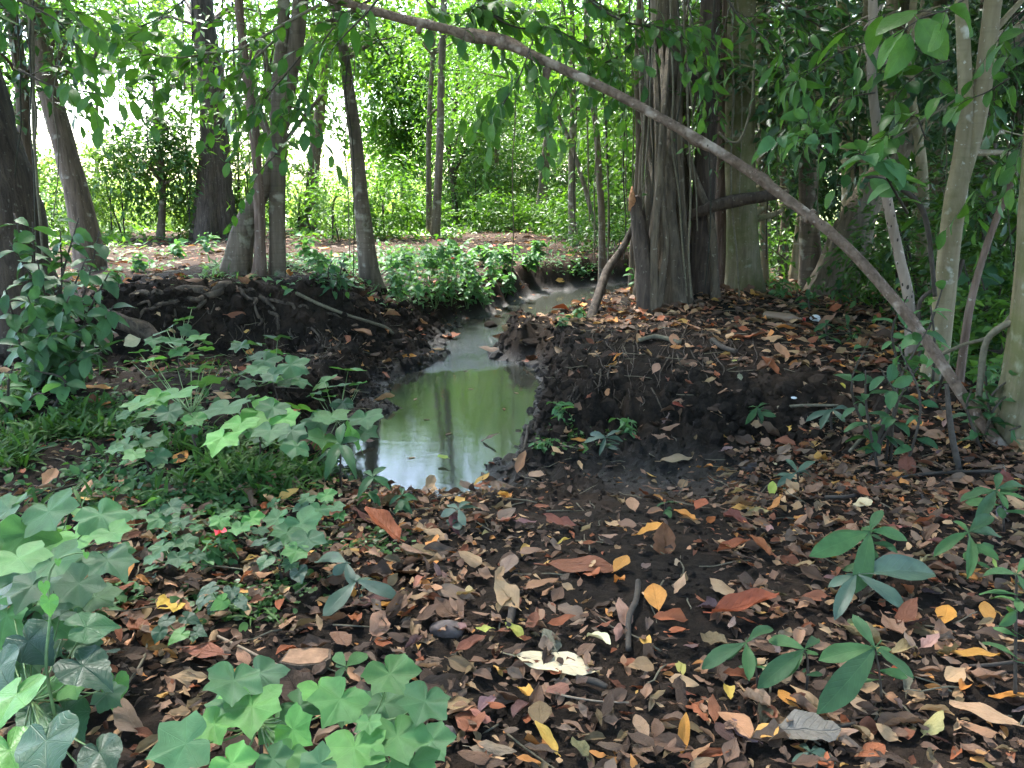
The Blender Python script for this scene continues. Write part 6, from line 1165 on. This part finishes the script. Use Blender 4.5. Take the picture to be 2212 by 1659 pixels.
for (a, b), p in zip(cand, pts):
    if p[2] < ZW + 0.02: continue
    cn = names[int(r.choice(len(names), p=wts))]; mi = int(r.integers(len(DEADM))); L = float(np.clip(r.lognormal(math.log(0.085), 0.34), 0.045, 0.18)) * (0.8 if b < 1060 else 1)
    o = lay(DEADM[mi], p, r.uniform(0, 6.28), L, tuple(x * r.uniform(0.75, 1.2) for x in C[cn]), r, lift=0.032, roll=0.3, width=r.uniform(0.85, 1.15), pitch=r.uniform(-0.1, 0.25))
    sh = ['oval', 'pointed', 'blunt', 'narrow', 'round', 'pointed'][mi % 6]; sz = 'large' if L > 0.115 else 'small' if L < 0.068 else 'middling'
    lm = min(LANDMARK, key=lambda m: (m[1] - a) ** 2 + (1.5 * (m[2] - b)) ** 2); dx, dy = a - lm[1], 1.5 * (b - lm[2])
    rel = ('right of' if dx > 0 else 'left of') if abs(dx) > abs(dy) else ('in front of' if dy > 0 else 'behind')
    rows.append([o, f'{sz} {cn} {sh} fallen leaf', rel, lm[0], math.hypot(dx, dy)])
seen = {}
for row in rows: seen.setdefault((row[1], row[2], row[3]), []).append(row)
for (what, rel, lm), v in seen.items():
    v.sort(key=lambda x: x[4])
    for i, x in enumerate(v):
        tag(x[0], (f'{what} {rel} {lm}' if len(v) == 1 else f'{what} {rel} {lm}, {order[i] if i else "the one"} closest to it' if i else f'{what} {rel} {lm}, the closest to it'), 'leaf', 'fallen leaves')

# the mass of small litter under and between them
def litter_mass():
    r = np.random.default_rng(909); gs = []
    pal = np.array([C['dark brown']] * 9 + [C['brown']] * 8 + [C['grey-brown']] * 7 + [C['pinkish-brown']] * 5 + [C['red-brown']] * 4 + [C['tan']] * 7 + [C['rust']] * 2 + [C['orange']] * 2 + [C['olive-brown']] * 3 + [C['yellow']] + [C['salmon']] * 2)
    pal = pal * 0.85 + pal.mean(1, keepdims=True) * 0.15
    def batch(n, ylo, yhi, size, tmpls, keep, spread=0.72, lift=0.02, rough=0.38):
        y = (ylo ** 2 + (yhi ** 2 - ylo ** 2) * r.random(n)) ** 0.5; x = r.uniform(-1, 1, n) * (spread * y + 0.6)
        z = terrain_at(x, y); a, b, _ = project(np.stack([x, y, z], 1))
        k = (z > ZW + 0.012) & (r.random(n) < keep(a, b, x, y)); x, y, z = x[k], y[k], z[k]; n = len(x)
        nn = ground_normal(x, y); nn = unit(nn + rough * r.normal(size=(n, 3)) * [1, 1, 0.2]); h = r.uniform(0, 6.28, n)
        f = np.stack([np.cos(h), np.sin(h), r.uniform(-0.25, 0.3, n)], 1); L = np.clip(r.lognormal(math.log(size), 0.42, n), size * 0.35, size * 2.4)
        p = np.stack([x, y, z + 0.004 + lift * r.random(n)], 1); col = pal[r.integers(len(pal), size=n)] * np.array([1.2, 1.08, 0.9]) * r.uniform(0.55, 1.15, (n, 1)); t = r.integers(len(tmpls), size=n)
        for j, tm in enumerate(tmpls):
            m = t == j
            if m.any(): gs.append(scatter(tm, frames(unit(f[m]), nn[m], np.stack([L[m] * r.uniform(0.75, 1.25, m.sum()), L[m], L[m]], 1)), p[m], col[m]))
    def near(a, b, x, y):
        k = 0.35 + 0.65 * smooth(950, 1150, b + 0.08 * (a - 1300)); k = np.where((a > 1050) & (a < 1560) & (b > 840) & (b < 1130), k * 0.35, k)
        k = np.where(a > 1560, np.maximum(k, 0.95), k); k = np.where((a < 700) & (b < 1060), k * 0.4, k); k = np.where((a < 1000) & (b > 1060), np.maximum(k, 1.0), k)
        patch = smooth(-0.35, 0.15, fbm(x * 1.3, y * 1.3, seed=71, octaves=3)); return k * np.where((a < 1000) | (a > 1580) | (b > 1440), 0.62 + 0.38 * patch, 0.16 + 0.84 * patch) * (1 - 0.78 * np.exp(-((a - 1330 + 0.25 * (b - 1150)) / 230) ** 2 - ((b - 1130) / 260) ** 2))
    def mid(a, b, x, y):
        k = np.where((a > 1150) & (b < 815 + 0.05 * (a - 1150)), 1.0, np.where(a > 1150, 0.5, 0.35)); k = np.where((a > 1100) & (a < 1290) & (b > 700), k * 0.25, k); k = np.where(a > 1540, 1.0, k); k = np.where((a < 700) & (b > 800), 0.25, k)
        patch = smooth(-0.3, 0.2, fbm(x * 0.9, y * 0.9, seed=73, octaves=3)); return k * (0.3 + 0.7 * patch)
    batch(8500, 1.1, 5.2, 0.060, DEAD_MID, near, lift=0.04, rough=0.5); batch(15000, 1.1, 5.0, 0.030, DEAD_LOW[:6], near, lift=0.018)
    batch(14000, 5.0, 11.0, 0.085, DEAD_LOW[:6], mid); batch(8000, 10.5, 24.0, 0.12, [HEXLEAF], lambda a, b, x, y: 0.35 + 0.65 * smooth(-0.3, 0.2, fbm(x * 0.5, y * 0.5, seed=75)))
    g = join(gs); o = add('leaf_litter', mesh('leaf_litter', g, M['dead_mass'], uv=True, col=True)); o["kind"] = "stuff"; tag(o, 'brown leaf litter covering the forest floor', 'leaf litter')
    # crumbs of black soil
    n = 9000; y = (1.2 ** 2 + (8.0 ** 2 - 1.2 ** 2) * r.random(n)) ** 0.5; x = r.uniform(-1, 1, n) * (0.7 * y + 0.5); z = terrain_at(x, y); k = z > ZW - 0.01; x, y, z = x[k], y[k], z[k]; n = len(x)
    oc = rock((1, 0.9, 0.75), 3, 1); s = np.clip(r.lognormal(math.log(0.0075), 0.6, n), 0.003, 0.035)
    a = r.normal(size=(n, 3)); b = r.normal(size=(n, 3)); g = scatter(oc, frames(a, b, s), np.stack([x, y, z + 0.2 * s], 1))
    o = add('soil_crumbs', mesh('soil_crumbs', g, M['soil'], smooth_shade=False)); o["kind"] = "stuff"; tag(o, 'crumbs of black soil strewn over the bare ground', 'soil')
    # clods on the broken bank faces
    cx = r.uniform(-4.6, 3.4, 26000); cyy = r.uniform(4.6, 10.2, 26000); e = 0.08
    sl = np.hypot((terrain_at(cx + e, cyy) - terrain_at(cx - e, cyy)) / (2 * e), (terrain_at(cx, cyy + e) - terrain_at(cx, cyy - e)) / (2 * e)); cz = terrain_at(cx, cyy)
    k = (sl > 0.33) & (cz > ZW - 0.02) & (r.random(26000) < np.clip(sl, 0, 1) * 0.8); cx, cyy, cz = cx[k], cyy[k], cz[k]; n = len(cx); s = np.clip(r.lognormal(math.log(0.021), 0.55, n), 0.006, 0.075)
    g = scatter(oc, frames(r.normal(size=(n, 3)), r.normal(size=(n, 3)), s), np.stack([cx, cyy, cz + 0.1 * s], 1))
    o = add('bank_rubble', mesh('bank_rubble', g, M['soil'], smooth_shade=False)); o["kind"] = "stuff"; tag(o, 'clods of black earth on the broken stream banks', 'soil')
    # broken twiglets
    n = 900; y = (1.3 ** 2 + (9.0 ** 2 - 1.3 ** 2) * r.random(n)) ** 0.5; x = r.uniform(-1, 1, n) * (0.7 * y + 0.4); z = terrain_at(x, y); k = z > ZW + 0.02; x, y, z = x[k], y[k], z[k]; n = len(x)
    tw = tube([(0, 0, 0), (0.03, 0.35, 0.02), (-0.01, 0.7, 0.0), (0.02, 1, 0.03)], [0.016, 0.014, 0.012, 0.008], n=5, seg=4); h = r.uniform(0, 6.28, n); nn = ground_normal(x, y)
    g = scatter(tw, frames(np.stack([np.cos(h), np.sin(h), 0.12 * r.normal(size=n)], 1), nn, np.stack([np.full(n, 0.22), r.uniform(0.06, 0.26, n), np.full(n, 0.22)], 1)), np.stack([x, y, z + 0.015], 1))
    o = add('twig_litter', mesh('twig_litter', g, M['vine'])); o["kind"] = "stuff"; tag(o, 'thin broken twigs strewn through the litter', 'twigs')
litter_mass()

# ------------------------------------------------------------------ wood, stones, vines and small things
def on_ground(pts, lift=0.0):
    q = ground_hit([p[0] for p in pts], [p[1] for p in pts]); q[:, 2] += lift; return q
# the fallen pole that crosses the view
pole = [(2205, 1000, 50, 4.30), (2150, 948, 47, 4.40), (2080, 855, 45, 4.55), (2010, 750, 43, 4.75), (1930, 645, 42, 4.95), (1820, 525, 41, 5.15), (1700, 430, 41, 5.35), (1580, 345, 40, 5.5), (1450, 268, 40, 5.65), (1320, 198, 39, 5.8), (1200, 142, 39, 5.95), (1100, 98, 38, 6.1), (980, 66, 37, 6.2), (860, 38, 36, 6.3), (700, -8, 35, 6.45), (500, -70, 33, 6.7), (300, -140, 30, 7.0), (120, -215, 26, 7.2)]
w, rad = stem_path(pole, Y=4.3, sink=0.06); rad = rad * 0.53
o = thing('fallen_pole', 'long bare fallen tree trunk slanting across the whole view from top left to right', 'fallen trunk', w[1])
part('trunk', tube(w, rad, n=150, seg=16, rough=0.13, seed=3, nscale=2.0, knots=0.9), M['bark_pole'], o)
for (a, b, Y, dx, dy, l, rr) in ((1085, 96, 6.1, 0.1, 0.8, 0.05, 0.022), (1180, 158, 5.97, -0.1, -0.9, 0.05, 0.024), (1745, 470, 5.27, 0.5, 0.8, 0.06, 0.02), (905, 60, 6.25, -0.1, -0.9, 0.04, 0.02)):
    c = P(a, b, Y); d = unit(np.array([dx, -0.3, dy])); part('knot', tube([c - d * 0.03, c + d * l], [rr * 1.4, rr * 0.8], n=4, seg=8, rough=0.2), M['bark_pole'], o)
# roots of the buttressed tree, spilling over the mound
o = TREES['L5']
for i, (pts, w0, w1) in enumerate([([(500, 618), (450, 628), (390, 636), (335, 634), (275, 632)], 26, 13), ([(485, 628), (430, 645), (370, 652), (320, 668), (290, 692)], 22, 9), ([(470, 640), (420, 660), (380, 672), (352, 700)], 14, 6), ([(520, 618), (560, 636), (592, 664), (602, 710)], 18, 8), ([(510, 625), (545, 650), (560, 690), (548, 722)], 15, 6), ([(580, 648), (620, 660), (660, 690), (690, 740)], 12, 5), ([(410, 642), (360, 662), (310, 660), (268, 652)], 13, 7), ([(530, 630), (580, 660), (628, 690), (640, 740)], 11, 4), ([(600, 650), (650, 672), (720, 690), (790, 722)], 11, 5)]):
    q = on_ground(pts, 0.0); f = project(q)[2]; q = resample(q, np.ones(len(q)), 11)[0]; f = project(q)[2]; jr = np.random.default_rng(70 + i); q[1:-1] += jr.normal(size=(9, 3)) * [0.035, 0.02, 0.02]; q[:, 2] += 0.012 * np.sin(np.arange(len(q)) * 2 + i); q[-1, 2] -= 0.05
    part('root', tube(q, np.linspace(w0, w1, len(q)) * 0.75 / 2 / FPX * f, n=44, seg=10, rough=0.6, nscale=5, seed=i), M['root'], o)
# finer roots dangling from the mound and the right bank
def rootlets(parent, areas, seed, n):
    r = np.random.default_rng(seed); gs = []
    for (ax, ay, rx, ry) in areas:
        for i in range(n):
            a, b = ax + rx * r.uniform(-1, 1), ay + ry * r.uniform(-1, 1); l = r.uniform(20, 75); sl = r.uniform(-0.9, 0.9)
            q = on_ground([(a, b), (a + sl * l * 0.35, b + l * 0.35), (a + sl * l * 0.7 + 6 * r.normal(), b + l * 0.7), (a + sl * l + 8 * r.normal(), b + l)], 0.006)
            if np.ptp(q[:, 1]) > 1.6 or q[:, 2].min() < ZW + 0.02: continue
            k = r.uniform(0.0025, 0.007); gs.append(tube(q, [k, k * 0.9, k * 0.7, k * 0.4], n=9, seg=4, cap=False))
    p = part('rootlets', join(gs), M['root'], parent); p["kind"] = "stuff"
rootlets(TREES['L5'], [(480, 690, 110, 40), (640, 720, 70, 40), (740, 720, 60, 20)], 31, 22)
rootlets(TREES['F1'], [(1290, 760, 90, 40), (1400, 740, 120, 60), (1520, 720, 120, 60), (1300, 830, 110, 30)], 32, 26)
def limb_thing(name, label, cat, pts, mat, lift=0.0, ground=False, group=None, seed=0, rough=0.15, seg=10, n=None, part_name=None):
    """pts (px, py, width_px[, Y]); ground=True lays it on the ground."""
    if ground:
        q = on_ground(pts, lift); f = project(q)[2]; rad = np.array([p[2] for p in pts], float) / 2 / FPX * f; q[:, 2] += rad * 0.6
    else: q, rad = stem_path(pts, base=False)
    g = tube(q, rad, n=n or max(12, len(pts) * 7), seg=seg, rough=rough, seed=seed, nscale=5)
    o = add(name, mesh(name, g.shift(-q[0]), M[mat]), None, q[0]); return tag(o, label, cat, group)
limb_thing('log', 'dark rotting log lying below the root mound beside the left shrub', 'log', [(215, 690, 34), (262, 706, 40), (310, 726, 40), (345, 748, 30)], 'root', ground=True, rough=0.35)
st = limb_thing('slanting_root', 'dark slanting root running from the right bank up to the fig', 'root', [(1262, 725, 26, 7.6), (1275, 690, 22, 7.9), (1292, 640, 20, 8.3), (1312, 585, 19, 8.6), (1345, 535, 16, 8.8), (1372, 480, 12, 8.9)], 'root')
for i, (lb, pts) in enumerate([('long dark stick lying on black soil right of centre', [(1378, 1270, 13), (1374, 1310, 13), (1358, 1350, 13), (1357, 1420, 13)]), ('short dark stub of wood standing in the litter left of the long dark stick', [(1108, 1305, 18), (1105, 1345, 17), (1100, 1370, 15)]),
     ('pale thin twig lying in front of the pale cream leaf', [(1178, 1508, 5), (1240, 1522, 5), (1300, 1530, 4), (1358, 1532, 4)]), ('pale peeled twig left of the wood block', [(470, 1388, 7), (520, 1412, 7), (575, 1440, 7), (610, 1455, 6)]), ('short pale twig before the grass at centre left', [(945, 1178, 6), (955, 1200, 7), (960, 1220, 7)]),
     ('grey stick lying on top of the dark hump', [(1538, 742, 12), (1560, 758, 11), (1590, 768, 10)]), ('thin grey stick on the right litter below the hump', [(1678, 888, 7), (1740, 884, 7), (1810, 884, 6)]), ('dark root-like stick right of the dusky rosette', [(1780, 1085, 9), (1850, 1080, 9), (1930, 1045, 8), (2050, 1030, 8), (2170, 1030, 8)]),
     ('thin stick propped from the litter towards the pole near its lower end', [(1835, 985, 8), (1870, 945, 8), (1915, 900, 7)]), ('dark stick at the bottom right before the tall seedling', [(1780, 1590, 9), (1830, 1582, 9), (1870, 1575, 8)]), ('slim dark stick at the lower right edge', [(2090, 1455, 9), (2150, 1450, 9), (2212, 1440, 8)]),
     ('stick on the mud bank crossing down from the curved tree', [(640, 640, 8), (700, 668, 8), (760, 690, 7), (830, 712, 7), (850, 728, 6)]), ('dark stick standing in mud at the right of the near water', [(1128, 995, 8), (1136, 960, 8), (1140, 930, 7)]), ('dark wood chip lying in the litter right of the bottom stone', [(1245, 1480, 14), (1285, 1490, 16), (1310, 1500, 12)]),
     ('thin twig arching over the bottom left litter', [(205, 1545, 6), (265, 1505, 6), (310, 1440, 6), (322, 1390, 5)]), ('mossy stick on the slope left of the bottle', [(1380, 742, 9), (1420, 735, 10), (1470, 748, 9)]), ('grey branch lying behind the fallen pole', [(1850, 640, 12), (1880, 628, 12), (1915, 632, 10)])]):
    limb_thing('stick', lb, 'stick', pts, 'twig_pale' if 'pale' in lb else 'twig' if 'dark' in lb else 'vine', ground=True, lift=0.02, group='sticks on the ground', seed=i, seg=7)
# bare dark shoots that cross under the pole
for i, (lb, pts) in enumerate([('dark upright shoot under the lower end of the pole', [(2080, 1050, 14, 4.1), (2060, 960, 13, 4.15), (2050, 890, 12, 4.2), (2045, 830, 9, 4.3)]), ('dark bent shoot left of the upright shoot', [(1895, 985, 13, 4.35), (1905, 920, 12, 4.4), (1930, 860, 10, 4.5), (1960, 830, 8, 4.55)]), ('pale-topped branch arching at the right edge', [(2105, 960, 14, 4.5), (2118, 820, 14, 4.6), (2130, 740, 14, 4.6), (2165, 705, 15, 4.55), (2215, 690, 15, 4.5)]),
     ('thin branch running left from the arching branch at the right edge', [(2215, 640, 9, 4.8), (2150, 720, 9, 4.8), (2080, 745, 8, 4.85), (2025, 770, 7, 4.9)]), ('dark branch with a kink between the spotted stem and the pale tree', [(1870, 380, 8, 5.5), (1925, 395, 10, 5.5), (1985, 440, 12, 5.5), (2005, 500, 11, 5.5), (2012, 560, 10, 5.5), (2020, 640, 9, 5.5)]), ('dark crooked twig right of the spotted stem low down', [(2080, 560, 9, 5.6), (2060, 610, 9, 5.6), (2010, 630, 9, 5.6), (1985, 660, 8, 5.6), (1990, 720, 7, 5.6)]),
     ('thin branch rising to the upper right behind the pale tree', [(1930, 300, 6, 6), (1985, 265, 6, 6), (2050, 225, 5, 6), (2110, 180, 5, 6)]), ('thin looping vine stem in front of the mossy trunk', [(1630, 130, 5, 7), (1622, 230, 5, 7), (1600, 300, 5, 7), (1575, 305, 5, 7), (1552, 285, 5, 7)])]):
    limb_thing('bare_branch', lb, 'branch', pts, 'twig' if 'dark' in lb else 'vine', group='bare branches', seed=i, seg=8)
q, rad = stem_path([(1480, 470, 22, 8.7), (1540, 446, 27, 8.5), (1600, 432, 26, 8.4), (1650, 424, 24, 8.3), (1684, 420, 20, 8.3)], base=False)
o = thing('broken_branch', 'short broken dark branch sticking out level across the mossy trunk', 'branch', q[0]); part('limb', tube(q, rad, n=24, seg=10, rough=0.25, nscale=6), M['bark_dark'], o); part('splinter', tube([q[-1], q[-1] + [0.06, -0.02, 0.05]], [rad[-1] * 0.8, 0.004], n=4, seg=6, rough=0.4), M['twig_pale'], o)
q, rad = stem_path([(1402, 640, 44, 8.1), (1392, 570, 38, 8.15), (1382, 500, 34, 8.2), (1374, 450, 32, 8.25), (1368, 425, 26, 8.25)], Y=8.1)
o = thing('broken_stump', 'tall broken stump with a fresh orange splintered tip before the strangler fig', 'stump', q[0]); part('trunk', tube(q, rad, n=26, seg=12, rough=0.2, nscale=5, flare=0.3), M['bark_dark'], o); part('splintered_tip', tube([q[-1] - [0, 0, 0.12], q[-1] + [-0.02, -0.05, 0.0], q[-1] + [-0.015, 0, 0.10]], [rad[-1] * 0.85, rad[-1] * 0.55, 0.004], n=8, seg=8, rough=0.3), M['wood_cut'], o)
# stones
for i, (lb, a, b, rx, rz, mt) in enumerate([('rounded brown stone in the litter left of centre', 965, 1368, 66, 44, 'stone'), ('pinkish-grey stone at the bottom edge beside the lobed leaves', 965, 1600, 50, 40, 'stone'), ('flat dark stone on black soil left of the dusky rosette', 1618, 1010, 42, 20, 'stone'), ('dark clod of mud standing in the stream at the sill', 1060, 705, 32, 14, 'soil'), ('small stone on the wet mud left of the sill', 895, 700, 26, 14, 'soil'), ('lump of black mud at the right edge of the sill', 1150, 742, 50, 14, 'soil'), ('lump of black mud on the left shore of the pool', 860, 745, 44, 16, 'soil')]):
    p = ground_hit(a, b)[0]; f = project(p)[2]; k = 0.5 / FPX * f
    o = add('stone' if mt == 'stone' else 'mud_clod', mesh('stone', rock((rx * k, rx * k * 0.75, rz * k), 40 + i, 3), M[mt]), None, p + [0, 0, rz * k * 0.35]); o.rotation_euler = (0, 0, i * 1.3); tag(o, lb, 'stone' if mt == 'stone' else 'mud')
# cut block of wood
p = ground_hit(662, 1440)[0]; f = project(p)[2]; k = 1 / FPX * f
o = thing('wood_block', 'cut slab of wood with an orange-tan face lying in the litter behind the lobed leaves', 'wood block', p)
def slab(pts, z0, z1, jit, seed):
    r = np.random.default_rng(seed); n = len(pts); v = [(*(np.array(x) * (1 + jit * r.normal(size=2))), z0) for x in pts] + [(*x, z1) for x in pts]
    return Geo.faces(v, [tuple(range(n))[::-1], tuple(range(n, 2 * n))] + [(i, (i + 1) % n, n + (i + 1) % n, n + i) for i in range(n)])
out = [(-52 * k, -22 * k), (-10 * k, -34 * k), (40 * k, -28 * k), (54 * k, -4 * k), (48 * k, 30 * k), (4 * k, 38 * k), (-44 * k, 30 * k)]
part('bark_body', slab(out, -0.03, 24 * k, 0.04, 1).shift(p), M['bark_brown'], o, smooth_shade=False); part('cut_face', slab([(x * 0.9, y * 0.9) for x, y in out], 23 * k, 26 * k, 0.0, 2).shift(p), M['wood_old'], o, smooth_shade=False)
# discarded bottle and scrap
t = NT("bottle_plastic"); pb = t.n("ShaderNodeBsdfPrincipled", {"Base Color": (0.30, 0.20, 0.13, 1), "Roughness": 0.22, "Transmission Weight": 0.45, "IOR": 1.35}); M['bottle'] = t.done(pb.outputs[0])
a0, a1 = ground_hit(1648, 690)[0], ground_hit(1730, 700)[0]; ax = unit(a1 - a0); f = project(a0)[2]; k = f / FPX
pts = [a0 + [0, 0, 0.045] + ax * s * 82 * k for s in (0, 0.04, 0.3, 0.62, 0.78, 0.9, 1.0)]
o = thing('plastic_bottle', 'discarded brownish plastic bottle lying in the litter beside the mossy trunk', 'bottle', a0)
part('body', tube(pts, [0.03, 0.042, 0.045, 0.045, 0.036, 0.018, 0.014], n=26, seg=18), M['bottle'], o); part('cap', tube([pts[-1], pts[-1] + ax * 0.025], [0.017, 0.017], n=3, seg=12), plain("cap_red", (0.5, 0.05, 0.03), 0.4, 0.5, 0.1), o)
wh = plain("scrap_white", (0.75, 0.75, 0.72), 0.6, 0.4, 0.1)
for lb, a, b, s, tn in (('crumpled white scrap beside the cap of the bottle', 1762, 692, 16, 0.5), ('tiny white scrap on the litter below the dark hump', 1715, 862, 9, 0.3)):
    p = ground_hit(a, b)[0]; kk = s / FPX * project(p)[2]; o = add('scrap', mesh('scrap', rock((kk * 0.7, kk * 0.5, kk * tn), a, 2), wh, smooth_shade=False), None, p + [0, 0, kk * 0.3]); tag(o, lb, 'scrap')
# hanging creepers
def hanging(px0, py0, px1, py1, Y, wpx, seed, sway=0.05):
    r = np.random.default_rng(seed); n = 7; s = np.linspace(0, 1, n); q = P(px0 + (px1 - px0) * s, py0 + (py1 - py0) * s, Y)
    q[1:, 0] += np.cumsum(r.normal(size=n - 1)) * sway * 0.5; q[1:, 1] += np.cumsum(r.normal(size=n - 1)) * sway * 0.5
    return q, tube(q, np.linspace(1, 0.75, n) * wpx / 2 / FPX * Y, n=26, seg=5, rough=0.2, nscale=8, seed=seed, cap=False)
V = []
rv = np.random.default_rng(55)
V += [(50, -20, 62, 300, 6.6, 7), (62, -20, 80, 560, 6.7, 8), (75, -20, 95, 560, 6.6, 4), (40, -20, 45, 420, 6.8, 4)]
V += [(140, -20, 110, 470, 9, 3), (395, -20, 400, 450, 19, 4), (415, -20, 408, 480, 19, 4), (500, -20, 515, 470, 20, 5), (520, 60, 508, 500, 20, 4), (535, -20, 545, 440, 19, 3), (435, -20, 447, 470, 20, 4), (480, -20, 478, 480, 20, 4), (350, 60, 356, 420, 19, 3), (250, -20, 262, 300, 18, 3), (300, -20, 310, 330, 18, 3)]
V += [(765, 60, 760, 560, 9, 3), (752, 120, 770, 600, 9.2, 3), (1113, 200, 1115, 600, 11, 3), (1240, 60, 1243, 500, 12, 4), (1262, -20, 1270, 480, 12, 4), (1283, 100, 1285, 560, 11.6, 4), (1296, -20, 1310, 600, 11.5, 5), (1320, 20, 1316, 590, 11.5, 4), (1335, -20, 1345, 470, 11, 4), (1352, 80, 1348, 560, 10.5, 4), (1360, -20, 1372, 440, 10, 4)]
V += [(1385, -20, 1390, 600, 8.4, 5), (1402, -20, 1408, 640, 8.3, 4), (1425, -20, 1415, 560, 8.2, 4), (1448, -20, 1455, 640, 8.1, 5), (1462, -20, 1475, 600, 8.2, 4), (1478, -20, 1488, 500, 8.3, 4), (1492, 40, 1500, 640, 8.2, 5), (1545, -20, 1552, 620, 8.4, 4), (1583, -20, 1588, 660, 8.6, 5), (1592, -20, 1600, 480, 8.6, 3), (1660, -20, 1652, 560, 9.5, 4), (1685, 60, 1676, 520, 9.6, 3), (1790, 80, 1786, 480, 9, 3), (1836, 30, 1850, 400, 9, 3), (1925, 60, 1935, 420, 8, 3), (2030, 100, 2024, 420, 7, 3), (2190, -20, 2180, 560, 6, 3)]
V.sort(key=lambda v: v[0])
zone = lambda x: 'the left broad trunk' if x < 200 else 'the dark furrowed tree' if x < 600 else 'the curved tree' if x < 900 else 'the creeper-hung stem' if x < 1365 else 'the strangler fig' if x < 1620 else 'the dark trees on the right'
cnt = {}
for i, (x0, y0, x1, y1, Y, wd) in enumerate(V):
    z = zone(x0); cnt[z] = cnt.get(z, 0) + 1
    q, g = hanging(x0, y0, x1, y1, Y, wd, 600 + i)
    o = add('hanging_creeper', mesh('hanging_creeper', g.shift(-q[0]), M['vine' if i % 3 else 'vine_dark']), None, q[0]); tag(o, 'thin creeper strand hanging by %s, %s from the left there' % (z, order[cnt[z] - 1]), 'creeper', 'hanging creepers')
